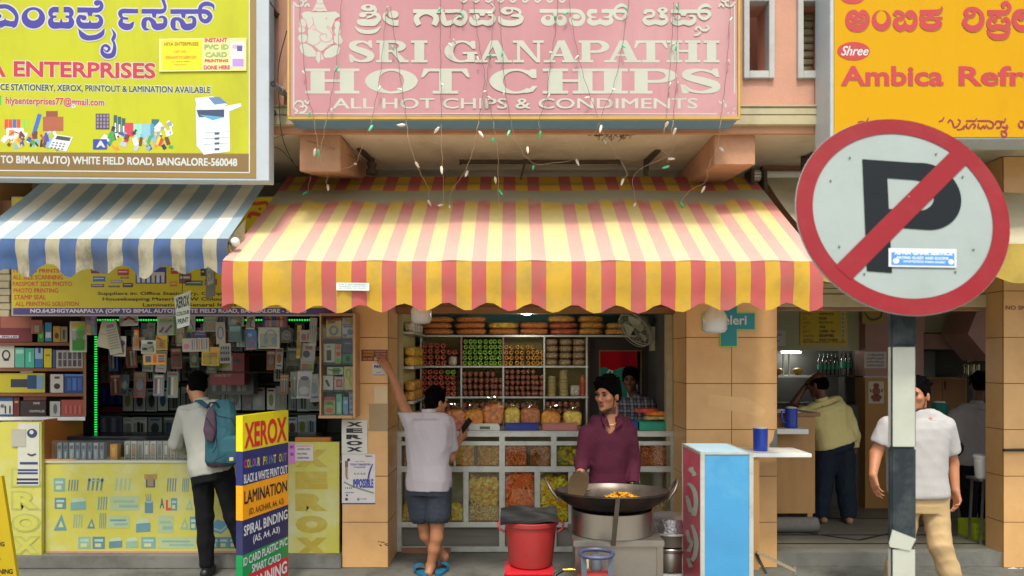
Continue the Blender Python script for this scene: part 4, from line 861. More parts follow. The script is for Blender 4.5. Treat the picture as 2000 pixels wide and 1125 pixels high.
def lump_pack(m,sx=.055,sy=.09,sz=.034,seed=1):
 mb=MB()
 def fn(p):
  q=Vector((p.x/sx,p.y/sy,p.z/sz));k=max(abs(q.x),abs(q.y),abs(q.z))or 1;e=q*(.55+.45/k*q.length)/1.05 if False else q*(1/(abs(q.x)**4+abs(q.y)**4+abs(q.z)**4)**.25)
  d=1+.10*noise.noise(q*2.3+Vector((seed*7,0,0)))
  return Vector((e.x*sx*d,e.y*sy*d,e.z*sz*d))
 mb.ball((0,0,sz),(sx,sy,sz),m,18,12,fn);return mb
def place(mbf,name,label,cat,group,spots,rot=0.,jit=.004,sc_=None):
 """first spot takes the built mesh, the rest are copies of it"""
 first=None;R=random.Random(hash(label)%1000 if False else len(label)*13+len(spots))
 for i,s in enumerate(spots):
  x,y,z=s[:3];s3=s[3]if len(s)>3 else(1,1,1);rz=s[4]if len(s)>4 else rot
  x+=R.uniform(-jit,jit);y+=R.uniform(-jit*2,jit*2)
  if first is None:
   ob=mbf.build(name,smooth=50,loc=(0,0,0));ob.location=(x,y,z);tag(ob,label,cat,group);first=ob
  else:ob=dup(first,(x,y,z))
  ob.scale=s3;ob.rotation_euler=(0,0,rz+R.uniform(-.06,.06))
 return first
SN=dict(red=snack('wrapped_red_rings','#8A3A2A','#A5573F'),green=snack('wrapped_green_rings','#5E8A25','#7FA83A'),gold=snack('wrapped_gold_rings','#B98A3A','#9C6A2A'),dark=snack('wrapped_dark_twists','#5E4A32','#A08A66',90),brown=snack('wrapped_brown_rolls','#6E4433','#8B5A45'),orange=snack('wrapped_orange_noodles','#A5562A','#C07A3A',90),yellow=snack('wrapped_yellow_chips','#C59A30','#A87A22',45),white=snack('wrapped_pale_mix','#A59A86','#C9C0AC',60),mix=snack('wrapped_chilli_mix','#A55A35','#8A3A28',55))
ys=YSH+.12;sx_=YSH/F
def grid_spots(us,v_base,rows,ph,w_px,skip=()):
 out=[]
 for ci,u in enumerate(us):
  for r_ in range(rows[ci]if isinstance(rows,list)else rows):
   if(ci,r_)in skip:continue
   out.append((X(u,ys),ys,Z(v_base,YSH)+r_*ph*sx_,(w_px*sx_/.130,1,ph*sx_/.066)))
 return out
place(ring_pack(SN['red']),'snack_packet','clear packet of red-brown ring snacks in the upper left shelf compartment','snack packet','red ring packets, upper left compartment',grid_spots([837,861,885],714.4,[4,4,0],11.3,22)+[(X(885,ys),ys,Z(693,YSH),(22*sx_/.13,1,10.5*sx_/.066))])
tag(place(lump_pack(SN['white'],.05,.09,.055,3),'snack_packet','speckled pale snack block under a red ring packet, upper left compartment','snack packet',None,[(X(885,ys),ys,Z(714.4,YSH))]),'speckled pale snack block under a red ring packet, upper left compartment','snack packet')
place(ring_pack(SN['green']),'snack_packet','clear packet of bright green ring snacks in the shelf','snack packet','green ring packets',grid_spots([914,934,954,972],714.4,5,10.5,19.5))
place(ring_pack(SN['gold']),'snack_packet','clear packet of golden ring snacks right of the green ones','snack packet','gold ring packets',grid_spots([994,1015,1036,1054],714.4,[4,4,4,3],10.4,19.5))
place(lump_pack(SN['dark']),'snack_packet','dark brown and cream twisted snack packet in the upper right compartment','snack packet','dark twisted snack packets',[(X(u,ys),ys,Z(714.4,YSH)+r_*13.3*sx_,(1.28,1,1.12))for u in(1077,1104,1130)for r_ in range(4)])
place(ring_pack(SN['red']),'snack_packet','dark red ring snack packet in the middle left compartment behind the lavender shirt man','snack packet','red ring packets, middle left compartment',grid_spots([836,858,881],774.4,[5,5,4],10.6,21))
tag(place(ring_pack(SN['green']),'snack_packet','single green ring packet on top of dark red ring packets','snack packet',None,[(X(881,ys),ys,Z(732,YSH),(.9,1,.9))]),'single green ring packet on top of dark red ring packets','snack packet')
place(roll_pack(SN['brown']),'snack_packet','brown sugary roll packet in the middle compartment below the green rings','snack packet','brown rolls below the green rings',grid_spots([914,935,957,974],774.4,[4,4,4,3],12.3,20))
place(roll_pack(SN['brown']),'snack_packet','brown roll packet in the compartment below the golden rings','snack packet','brown rolls below the golden rings',grid_spots([995,1016,1036,1053],774.4,[5,5,5,4],10.6,20))
place(roll_pack(SN['brown']),'snack_packet','brown roll packet on the lowest shelf under the cream discs','snack packet','brown rolls on the lowest right shelf',grid_spots([1075,1098,1122],836.4,4,13,22))
place(roll_pack(SN['brown']),'snack_packet','brown roll packet on the lowest shelf behind the counter bags','snack packet','brown rolls behind the counter bags',grid_spots([836,858,881,914,936,958,995,1017,1039],836.4,4,12.5,21))
PAP=mat('cream_discs','#B9AA70',rough=.6,var=.1,vs=30,coat=.5)
for nm,u,n_,w_ in(('shorter',1078,6,8),('taller',1101,8,8.5)):
 mb=MB()
 for k in range(n_):a=k*.038;mb.lathe([(w_*sx_*.9,a),(w_*sx_,a+.004),(w_*sx_,a+.033),(w_*sx_*.9,a+.037)],(X(u,ys),ys,Z(774.4,YSH)),PAP,18)
 tag(mb.build('disc_stack',smooth=40),nm+' stack of pale cream wafer discs in the right compartment','wafer stack')
tag(place(lump_pack(SN['white'],.055,.06,.062,5),'snack_packet','clear packet of grey-white snacks beside the wafer stacks','snack packet',None,[(X(1123,ys),ys,Z(774.4,YSH))]),'clear packet of grey-white snacks beside the wafer stacks','snack packet')
mb=MB();mb.lathe([(.024,0),(.028,.01),(.028,.19),(.02,.215),(.01,.235)],(X(1138,ys),ys,Z(774.4,YSH)),snack('red_pouch','#A8322A','#C05A2E',20),14);tag(mb.build('snack_pouch',smooth=40),'tall red snack pouch standing right of the wafer stacks','snack packet')
def bagspots(u,vb,n_,w_,h_):return[(X(u,ys)+.01*math.sin(k*3+u),ys,Z(vb,YSH)+k*h_*sx_,(w_*sx_/.36,1,h_*sx_/.068))for k in range(n_)]
LB=lambda m,sd:lump_pack(m,.18,.14,.034,sd)
place(LB(SN['orange'],2),'snack_bag','long orange noodle snack bag in the top shelf stack nearest the left wall','snack bag','top shelf bags, first stack',bagspots(856,653.6,3,58,12))
place(LB(SN['orange'],4),'snack_bag','long orange noodle snack bag in the second top shelf stack from the left','snack bag','top shelf bags, second stack',bagspots(920,653.6,3,60,12))
place(LB(SN['orange'],5),'snack_bag','long orange snack bag in the low third stack of the top shelf','snack bag','top shelf bags, third stack',bagspots(983,653.6,1,58,12)+bagspots(1043,653.6,2,56,12.5))
tag(place(LB(SN['yellow'],6),'snack_bag','x','snack bag',None,bagspots(982,641.5,1,60,13)),'yellow banana chip bag lying on an orange bag, top shelf','snack bag')
place(LB(SN['mix'],7),'snack_bag','brown-red noodle bag under a gold bag on the top shelf','snack bag','top shelf brown-red bags',bagspots(1100,653.6,2,56,12))
tag(place(LB(SN['gold'],8),'snack_bag','x','snack bag',None,bagspots(1098,629.5,1,54,14)),'gold snack bag on top of two brown-red bags, top shelf','snack bag')
place(LB(SN['gold'],9),'snack_bag','gold ball snack bag in the tall top shelf stack left of the wall fan','snack bag','top shelf gold bags, tall stack',bagspots(1154,653.6,3,48,12.5))
place(LB(SN['gold'],10),'snack_bag','gold ball snack bag in the short top shelf stack behind the wall fan','snack bag','top shelf gold bags, short stack',bagspots(1204,653.6,2,44,12))
ss=thing('side_shelf','narrow shelf with boards along the left inner wall of the snack shop','shelf',(cx0+.1,7.7,1.1))
mb=MB();mb.box(cx0+.005,cx0+.02,7.15,8.15,1.15,2.5,CELL);mb.build('back_panel',ss)
for v in HV[:4]:mb=MB();z=Z(v,YSH);mb.box(cx0+.02,cx0+.135,7.2,8.15,z-.012,z+.012,ALU);mb.build('shelf_board',ss)
for k,(m,v)in enumerate(((SN['yellow'],716),(SN['gold'],776),(SN['white'],656),(SN['yellow'],836))):
 place(lump_pack(m,.05,.1,.05,20+k),'snack_packet',['gold chip packet on side shelf, second board from top','dull gold packet on side shelf behind raised arm','pale clear packet on the topmost side shelf','yellow chip packet on the lowest side shelf board'][k],'snack packet','side shelf packets, board %s'%('second','third','top','lowest')[k],[(cx0+.08,7.35+.2*j,Z(v,YSH)+.012+r_*.1)for j in range(4)for r_ in range(2 if k!=2 else 1)])
YD=8.35
dr=thing('door_panel','dark brown wooden panel door with framed window opening in the snack shop','door',(X(1215,YD),YD,0))
mb=MB();o=[X(1172,YD),X(1251,YD),Z(860,YD),Z(686,YD)];D0,D1,DT=X(1151,YD),X(1279,YD),Z(659,YD)
for q in((D0,o[0],0,DT),(o[1],D1,0,DT),(o[0],o[1],0,o[2]),(o[0],o[1],o[3],DT)):mb.box(q[0],q[1],YD,YD+.04,q[2],q[3],DWOOD)
mb.build('panel',dr)
mb=MB()
for q in((o[0]-.012,o[0],o[2],o[3]),(o[1],o[1]+.012,o[2],o[3]),(o[0]-.012,o[1]+.012,o[3],o[3]+.012),(D0-.014,D0,0,DT),(D1-.02,D1,0,DT),(D0-.014,D1,DT,DT+.014)):mb.box(q[0],q[1],YD-.012,YD+.045,q[2],q[3],FRAMEW)
mb.build('frame',dr)
mb=MB();mb.box(X(1282,YD),cx1-.002,YD+.0,YD+.05,0,2.5,DWOOD);mb.box(X(1284,YD),X(1290,YD),YD-.02,YD-.001,0,Z(668,YD),FRAMEW)
for u in(1302,1311):
 for v in(702,713):mb.ball((X(u,YD),YD-.004,Z(v,YD)),.008,STEEL,8,5)
tag(mb.build('cupboard'),'dark cupboard side with four bright bolt heads beside the framed door','cupboard')
mb=MB();RED=mat('red_cloth','#B5121B',rough=.7,var=.08,transl=.5);mb.grid(lambda s,t:(X(1150,9.05)+.85*s,9.05+.03*math.sin(s*18),Z(678,9.05)-.27*t-.02*t*math.sin(s*22)),40,6,RED);tag(mb.build('red_awning',smooth=60),'red scalloped cloth seen through the window of the rear door','awning')
mb=MB();mb.box(X(1150,10),X(1225,10),10,10.05,0,Z(700,10),flat('#1F7F62'));mb.box(X(1226,10),X(1300,10),10,10.05,0,Z(705,10),WHITEP);S=Surf((0,9.997,0));S.ribbon(mb,[(1186,728,3),(1192,722,4),(1196,728,3),(1190,734,3)],WHITEP,.002);tag(mb.build('hoarding'),'green and white board standing outside behind the rear door','board')
fc=W(1241,643,7.9);FANW=mat('fan_cream','#B9B79C',rough=.45,var=.06)
fn_=thing('wall_fan','cream wall fan tilted down, fixed high on right wall of the snack shop','fan',W(1303,660,7.9))
ax=Vector((-.70,-.42,-.58)).normalized();e1=ax.cross(Vector((0,0,1))).normalized();e2=ax.cross(e1)
mb=MB();R0=.215
for r_,d in((R0,0),(R0*.97,.035),(R0*.6,.052),(R0*.6,-.045),(R0*.98,-.03),(.06,.058)):
 mb.tube([fc+ax*d+(e1*math.cos(t)+e2*math.sin(t))*r_ for t in[2*math.pi*i/36 for i in range(36)]],.003 if r_<R0 else .006,FANW,5,closed=True)
for i in range(32):
 t=2*math.pi*i/32;q=e1*math.cos(t)+e2*math.sin(t)
 mb.tube([fc+q*.05+ax*.058,fc+q*R0*.6+ax*.05,fc+q*R0],.0016,FANW,4);mb.tube([fc+q*.05-ax*.05,fc+q*R0*.6-ax*.045,fc+q*R0],.0016,FANW,4)
mb.build('cage',fn_,smooth=60)
for i in range(3):
 mb=MB();t0=i*2.094
 vs=[]
 for a in range(6):
  for b_ in range(2):
   t=t0+(b_-.5)*(.5+.6*math.sin(a/5*2.6));r_=.03+.15*a/5;q=e1*math.cos(t)+e2*math.sin(t);vs.append(fc+q*r_+ax*((b_-.5)*.035))
 mb.add(vs,[(2*a,2*a+1,2*a+3,2*a+2)for a in range(5)],FANW);mb.build('blade',fn_,smooth=60)
mb=MB();c=fc-ax*.05;mb.tube([c,c-ax*.05,c-ax*.11,c-ax*.15],[.06,.07,.065,.035],FANW,16);mb.build('motor',fn_,smooth=50)
mb=MB();j=c-ax*.10;wl=Vector((cx1-.03,7.95,j.z-.22));mb.tube([j,j+Vector((.06,.0,-.06)),Vector((wl.x-.04,7.95,j.z-.05)),wl],[.02,.022,.026,.03],FANW,10);mb.box(cx1-.04,cx1-.004,7.88,8.02,wl.z-.1,wl.z+.16,FANW);mb.build('wall_bracket',fn_,smooth=40)
EM=mat('led_glow','#F2F4E8',emit=9,var=0)
ld=thing('ceiling_light','small round lit ceiling lamp above the snack shelves','lamp',W(1029,616,7.3))
mb=MB();q=W(1029,613,7.3);mb.lathe([(.06,.01),(.07,.02),(.07,.05)],q,WHITEP,20);mb.tube([q+Vector((0,0,.05)),Vector((q.x,q.y,2.9))],.008,WHITEP,6);mb.build('housing',ld,smooth=40)
mb=MB();mb.lathe([(.02,-.012),(.055,.0),(.058,.01)],q,EM,20);mb.build('diffuser',ld,smooth=40)
pl_=bpy.data.lights.new('ceiling_lamp_light','POINT');pl_.energy=4;pl_.color=(1,.95,.85);pl_.shadow_soft_size=.06;po_=bpy.data.objects.new('ceiling_lamp_light',pl_);COL.objects.link(po_);po_.parent=ld;po_.location=(0,0,-.06)
LW=mat('lamp_white_plastic','#D8D3C2',rough=.35,var=.04,dirt=('#8d8466',.3,6),coat=.3);LW2=mat('lamp_opal','#CFCFCB',rough=.3,var=.03,coat=.4)
for u,vb,y,rpx,lab in((823,633,6.2,20,'unlit white bulb lamp hanging under the awning left of the snack shop'),(1396,651,5.75,23.5,'unlit white bulb lamp hanging in front of the teal cross sign')):
 p=W(u,vb,y);r_=rpx*y/F;t=thing('bulb_lamp',lab,'lamp',p)
 mb=MB();mb.lathe([(r_*.35,.0),(r_*.8,.008),(r_,.03),(r_,r_*1.05)],p,LW2,24,cap0=True,cap1=False);mb.build('diffuser',t,smooth=50)
 mb=MB();mb.lathe([(r_*1.02,r_*1.05),(r_*1.02,r_*1.25),(r_*.9,r_*1.6),(r_*.55,r_*2.1),(r_*.28,r_*2.5),(r_*.28,r_*3)],p,LW,24);mb.build('shade',t,smooth=50)
 mb=MB();mb.tube([p+Vector((0,0,r_*2.9)),p+Vector((-.02,.01,r_*3.6)),p+Vector((-.05,.02,r_*2.6)),p+Vector((-.03,.05,r_*4)),Vector((p.x,y+.2,p.z+.5))],.006,BLACK,6);mb.build('cable',t,smooth=60)
YC=7.0;zt=Z(845,YC)
ct=thing('snack_counter','aluminium framed glass snack counter filled with loose fried snacks','counter',(X(1046,YC),YC,0))
xa,xb=X(775,YC),X(1320,YC);D=.48
def bar_uv(mb,u0,u1,v0,v1,y0=YC,y1=YC+.03):mb.box(X(u0,YC),X(u1,YC),y0,y1,Z(v1,YC),Z(v0,YC),ALU)
mb=MB()
for v0,v1 in((845,853),(862,870),(911,922),(1020,1030),(1068,1078)):bar_uv(mb,775,1320,v0,v1)
bar_uv(mb,1076,1087,853.2,911,YC+.002,YC+.028);bar_uv(mb,1076,1087,1030.2,1068,YC+.002,YC+.028)
for u0,u1 in((775,784),(975,986),(1310,1320)):bar_uv(mb,u0,u1,853.2,1068,YC+.002,YC+.028)
for u0,u1,v0,v1 in((905,915,922,1020),(1044,1055,922,1020),(1110,1119,922,1020),(1242,1250,870,1020),(886,890,870,911)):bar_uv(mb,u0,u1,v0+.2,v1-.2,YC+.004,YC+.026)
for x in(xa,xb-.03):
 for z in(0.02,Z(916,YC),zt-.03):mb.box(x,x+.03,YC+.031,YC+D,z,z+.03,ALU)
 mb.box(x,x+.03,YC+D,YC+D+.03,.02,zt,ALU)
for u in(779,980,1081,1315):
 for v in(849,866,916,945,990,1025,1073):mb.ball((X(u,YC),YC-.001,Z(v,YC)),.005,IRON,6,4)
mb.build('frame',ct,bevel=.002)
mb=MB();mb.box(xa+.001,xb-.001,YC+.005,YC+D+.02,zt+.001,zt+.012,ALU);mb.build('counter_top',ct)
mb=MB();mb.box(xa+.02,xb-.02,YC+.36,YC+.38,.05,zt-.01,CREAM);mb.box(xa+.02,xb-.02,YC+.03,YC+.36,Z(1024,YC)-.01,Z(1024,YC),CREAM);mb.box(xa+.02,xb-.02,YC+.03,YC+.36,Z(916,YC)-.01,Z(916,YC),CREAM);mb.build('inner_boards',ct)
mb=MB();mb.box(xa+.03,xb-.03,YC+.06,YC+.08,.04,Z(1031,YC),mat('grey_plank','#6f6d62',rough=.7,var=.15,vs=6,stretch=(.2,1,3),dirt=('#45433a',.5,4)));mb.build('kick_board',ct)
BINS=[(786,886,870,911),(890,975,870,911),(986,1076,870,911),(1087,1242,870,911),(1250,1310,870,911),(784,905,922,1020),(915,975,922,1020),(986,1044,922,1020),(1055,1110,922,1020),(1119,1242,922,1020),(1250,1310,922,1020)]
for u0,u1,v0,v1 in BINS:mb=MB();mb.box(X(u0,YC)-.004,X(u1,YC)+.004,YC+.013,YC+.017,Z(v1,YC)-.004,Z(v0,YC)+.004,GLASS);mb.build('glass_pane',ct)
for u in(929,1032):mb=MB();mb.box(X(u,YC)-.008,X(u,YC)+.008,YC+.02,YC+.34,Z(911,YC),Z(871,YC),mat('green_glass_edge','#4e5a50',rough=.3));mb.build('divider',ct)
mb=MB();mb.box(xa+.05,X(880,YC),YC-.04,YC+.05,0.003,.05,BROWN);mb.box(X(980,YC),xb-.1,YC+.1,YC+.3,0.003,.06,BLACK);mb.build('plinth',ct)
def heap(u0,u1,v0,v1,kind,cols,n,label,fill=1.,seed=1):
 """loose snack pieces pressed against the front glass of one bin"""
 R=random.Random(seed);mb=MB();xa_,xb_=X(u0,YC)+.004,X(u1,YC)-.004;za,zb_=Z(v1,YC)+.006,Z(v1,YC)+(Z(v0,YC)-Z(v1,YC))*fill-.004
 ms=[mat('snack_'+c.lstrip('#')+kind,tuple(min(.85,q*1.9)for q in hexc(c)),rough=.6,var=.22,vs=40)for c in cols];base=mat('snack_base_'+cols[0].lstrip('#'),cols[0],rough=.8,var=.5,vs=60)
 mb.box(xa_,xb_,YC+.05,YC+.33,za-.004,zb_-.02,base)
 for i in range(n):
  p=Vector((R.uniform(xa_+.01,xb_-.01),R.uniform(YC+.027,YC+.055),R.uniform(za,zb_)))
  if R.random()<.15:p.y=R.uniform(YC+.05,YC+.3);p.z=zb_-R.uniform(0,.02)
  d=Vector((R.uniform(-1,1),R.uniform(-.35,.35),R.uniform(-1,1))).normalized();m=R.choice(ms)
  def clamp(q):return Vector((min(max(q.x,xa_),xb_),min(max(q.y,YC+.024),YC+.33),max(q.z,za)))
  if kind=='stick':l=R.uniform(.035,.06);up_=Vector((R.uniform(-.01,.01),0,R.uniform(-.01,.01)));mb.tube([clamp(p-d*l),clamp(p+up_),clamp(p+d*l)],[.0095,.0115,.009],m,6)
  elif kind=='tube':l=R.uniform(.02,.035);mb.tube([clamp(p-d*l),clamp(p+d*l)],.013,m,7);mb.tube([clamp(p-d*l*1.01),clamp(p-d*l*.99)],.007,base,6)
  elif kind=='chip':
   a=d.cross(Vector((0,1,.3))).normalized();b_=(d*.8+Vector((0,-.5,0))).normalized();r_=R.uniform(.014,.026);vs=[clamp(p)]
   for k in range(8):t=k*math.pi/4;vs.append(clamp(p+a*r_*math.cos(t)+b_*r_*math.sin(t)+Vector((0,-.008*math.cos(2*t),.004))))
   mb.add(vs,[(0,1+k,1+(k+1)%8)for k in range(8)],m)
  elif kind=='noodle':l=R.uniform(.015,.04);mb.tube([clamp(p-d*l),clamp(p+Vector((0,0,R.uniform(-.008,.008)))),clamp(p+d*l)],.0032,m,4)
  else:r_=R.uniform(.004,.009);mb.ball(p,(r_*R.uniform(.8,1.6),r_*.8,r_),m,6,4)
 o_=mb.build('loose_snacks',smooth=50);o_['kind']='stuff';tag(o_,label,'snacks')
heap(786,886,871,911,'noodle',['#A5702E','#8A5526'],160,'brown noodle snacks in the upper left counter bin behind the lavender shirt',.95,2)
heap(890,927,871,911,'chip',['#C08A2E','#A9722A','#CFA040'],120,'golden flat chips in the upper counter bin next to the lavender shirt',.97,3)
heap(931,975,871,911,'noodle',['#B5863E','#A0722E','#C79A50'],240,'tan fine noodle snacks in the upper counter bin left of the post',.97,4)
heap(986,1030,871,911,'crumb',['#B5632F','#A04E26','#C57A40'],300,'reddish orange crumb mix in the upper counter bin',.97,5)
heap(1034,1076,871,911,'noodle',['#9A6430','#B07E42','#7A4626'],210,'brown mixed noodle snacks in the upper counter bin',.96,6)
heap(1087,1242,871,911,'chip',['#8A7A22','#A58E2A','#6A6A26'],330,'olive green and yellow chips in the upper counter bin beside the maroon shirt',.96,7)
heap(1250,1310,871,911,'crumb',['#B0642A','#9C5224','#BE7A3A'],330,'orange crumb snacks in the rightmost upper counter bin',.97,8)
heap(784,905,922,1020,'chip',['#C79A2E','#B98A30','#D6B04A'],220,'yellow chips low in the leftmost lower counter bin',.33,9)
heap(915,975,970,1020,'crumb',['#C7A36A','#B58E56','#D2B27C'],300,'pale crumb bag at the bottom of the lower counter bin',.9,10)
heap(915,975,935,990,'chip',['#C2942E','#A97E26','#CFA84A'],190,'folded yellow chips above pale crumbs in the lower counter bin',.98,11)
heap(986,1044,925,1020,'stick',['#B55A26','#A54E22','#C46A30'],230,'orange fried snack sticks in the lower counter bin',.97,12)
heap(1055,1110,935,1020,'tube',['#D2A01E','#C08E1C','#DDB23A'],210,'bright yellow hollow fried tubes in the lower counter bin',.98,13)
heap(1119,1242,930,1020,'stick',['#A06A2E','#B57E36'],180,'brown sticks in the lower counter bin behind the cooking pan',.8,14)
heap(1250,1310,970,1020,'crumb',['#C0A268','#AE8E54'],260,'pale crumbs in the rightmost lower counter bin',.95,15)
zc_=zt+.013
def tray(u0,u1,h,m,label,y0=7.08,y1=7.34):
 a,b=X(u0,y0),X(u1,y0);mb=MB();i=.012
 t=thing('tray',label,'tray',((a+b)/2,(y0+y1)/2,zc_))
 for q in((a+i,a+i+.006,y0+i,y1-i),(b-i-.006,b-i,y0+i,y1-i),(a+i+.006,b-i-.006,y0+i,y0+i+.006),(a+i+.006,b-i-.006,y1-i-.006,y1-i)):mb.box(q[0],q[1],q[2],q[3],zc_+.004,zc_+h-.008,m)
 mb.box(a+i,b-i,y0+i,y1-i,zc_,zc_+.0039,m);mb.build('body',t,bevel=.002)
 mb=MB()
 for q in((a,a+i+.006,y0,y1),(b-i-.006,b,y0,y1),(a+i+.006,b-i-.006,y0,y0+i+.006),(a+i+.006,b-i-.006,y1-i-.006,y1)):mb.box(q[0],q[1],q[2],q[3],zc_+h-.0079,zc_+h,m)
 mb.build('rim',t,bevel=.002)
TB=mat('tray_blue','#22358F',rough=.4,var=.06);TG=mat('tray_green','#1FA07E',rough=.4,var=.06);TP=mat('tray_pink','#B5746A',rough=.45,var=.08)
tray(984,1053,.075,TB,'blue plastic tray on counter holding yellow and brown snack bags')
tray(1057,1129,.075,TP,'dusty pink plastic tray on counter left of the maroon shirt')
tray(878,913,.075,TP,'dusty pink plastic tray on counter partly behind the lavender shirt man')
tray(1247,1314,.085,TG,'green plastic tray on counter at right with packets piled on it')
tray(766,787,.08,TG,'green plastic tray at the left end of the counter behind the lavender shirt')
mb=MB();mb.box(X(1232,7.1),X(1246,7.1),7.1,7.3,zc_,zc_+.085,TB);tag(mb.build('blue_box',bevel=.004),'small blue plastic box between maroon shirt and green tray','box')
sl_=thing('weighing_scale','flat silver weighing scale on counter between the snack bags','scale',(X(945,7.1),7.2,zc_))
mb=MB();mb.box(X(915,7.08),X(976,7.08),7.08,7.32,zc_,zc_+.055,STEEL);mb.build('body',sl_,bevel=.006)
mb=MB();mb.box(X(918,7.08),X(973,7.08),7.085,7.315,zc_+.0555,zc_+.066,STEEL);mb.build('pan',sl_,bevel=.003)
mb=MB();mb.box(X(937,7.076),X(957,7.076),7.076,7.0795,zc_+.012,zc_+.04,mat('display_dark','#5a5f55',rough=.2));mb.build('display',sl_)
def bag(u0,u1,v0,v1,y,m,label,zbase,seed=1,name='snack_bag'):
 w_=(u1-u0)*y/F;h_=Z(v0,y)-zbase;x=X((u0+u1)/2,y);R=random.Random(seed)
 t=thing(name,label,'snack bag',(x,y,zbase));mb=MB();k=14;n=22;hb=h_*.80;vs=[]
 for i in range(k+1):
  f=i/k;wr=(.86+.14*math.sin(min(1,f*2.2)*math.pi/2))if f<.72 else 1-.5*((f-.72)/.28)**2;
  if i==0:wr=.8
  for j in range(n):
   th=2*math.pi*j/n;c_,s_=math.cos(th),math.sin(th);e=.6
   px,py=math.copysign(abs(c_)**e,c_),math.copysign(abs(s_)**e,s_);d=1+.045*noise.noise(Vector((px*2.4,py*2.4,f*4+seed*3)))
   vs.append((x+px*w_*.5*wr*d,y+py*w_*.34*wr*d,zbase+hb*f))
 mb.add(vs,[(i*n+j,i*n+(j+1)%n,(i+1)*n+(j+1)%n,(i+1)*n+j)for i in range(k)for j in range(n)]+[tuple(reversed(range(n))),tuple(k*n+j for j in range(n))],m);mb.build('snack_filling',t,smooth=70)
 mb=MB();vs=[];prof=[(.50,hb*.97),(.36,hb*1.06),(.16,hb*1.13),(.10,hb*1.16),(.2,h_*1.02),(.3,h_*1.06)]
 for r_,z in prof:
  for j in range(n):th=2*math.pi*j/n;d=1+.25*math.sin(j*2.9+seed)*(r_<.4);vs.append((x+math.cos(th)*w_*r_*d,y+math.sin(th)*w_*.6*r_*d,zbase+z+.01*math.sin(j*1.7+seed)*(z>h_)))
 mb.add(vs,[(i*n+j,i*n+(j+1)%n,(i+1)*n+(j+1)%n,(i+1)*n+j)for i in range(len(prof)-1)for j in range(n)],FILM);mb.build('gathered_neck',t,smooth=70)
CHM=snack('bagged_chilli_chips','#9C5A35','#B9783F',48);CHY=snack('bagged_yellow_noodles','#C2922E','#D2A84A',70);CHB=snack('bagged_brown_mix','#A06A38','#8A5230',70);CHG=snack('bagged_gold_chips','#C28426','#A8641E',45)
bag(846,872,800,838,7.25,SN['white'],'clear bag of pale snacks in front of the lavender shirt man face',zc_,1)
bag(871,909,790,838,7.2,CHM,'clear bag of reddish chips in pink tray near the phone',zc_+.01,2)
bag(908,945,792,833,7.22,CHG,'clear bag of golden chips directly above the phone',zc_+.05,3)
bag(943,985,778,835,7.22,CHM,'largest clear bag of red-brown chips standing behind the silver scale',zc_+.05,4)
bag(985,1016,786,828,7.2,CHY,'clear bag of bright yellow snacks in the blue tray',zc_+.03,5)
bag(1016,1055,786,828,7.2,CHB,'clear bag of brown mix in the blue tray',zc_+.03,6)
bag(1057,1094,795,830,7.18,CHG,'clear knotted bag of orange chips in the pink tray',zc_+.03,7)
bag(1100,1136,795,826,7.22,CHY,'clear bag of yellow chips in the pink tray beside the maroon shirt',zc_+.04,8)
bag(766,786,795,832,7.2,CHY,'clear bag of yellow snacks in the green tray at left counter end',zc_+.03,9)
PKO=snack('orange_foil_packet','#C8501C','#D9A02A',14);PKR=snack('red_foil_packet','#A52A22','#C04A26',14);PKY=mat('cream_biscuit','#C7B06A',rough=.6,var=.15,vs=40,coat=.4)
gz=zc_+.088
for k,(u,z,m,rz,lab)in enumerate(((1272,gz,PKY,.05,'pale yellow wafer packet lying on the green tray, left one'),(1298,gz,PKY,-.05,'cream wafer packet lying on the green tray, right one'),(1282,gz+.045,PKO,.1,'orange and yellow snack packet across the top of the wafer packets'),(1262,gz+.075,PKR,.3,'red snack packet on top of the pile in the green tray'))):
 o_=lump_pack(m,.075 if k<2 else .12,.06,.022,30+k).build('snack_packet',smooth=50,loc=(0,0,0));o_.location=(X(u,7.2),7.2,z);o_.rotation_euler=(0,0,rz);tag(o_,lab,'snack packet')
def V3(p):return np.array(p,dtype=np.float32)
def unit(v):v=np.array(v,float);return v/np.linalg.norm(v)
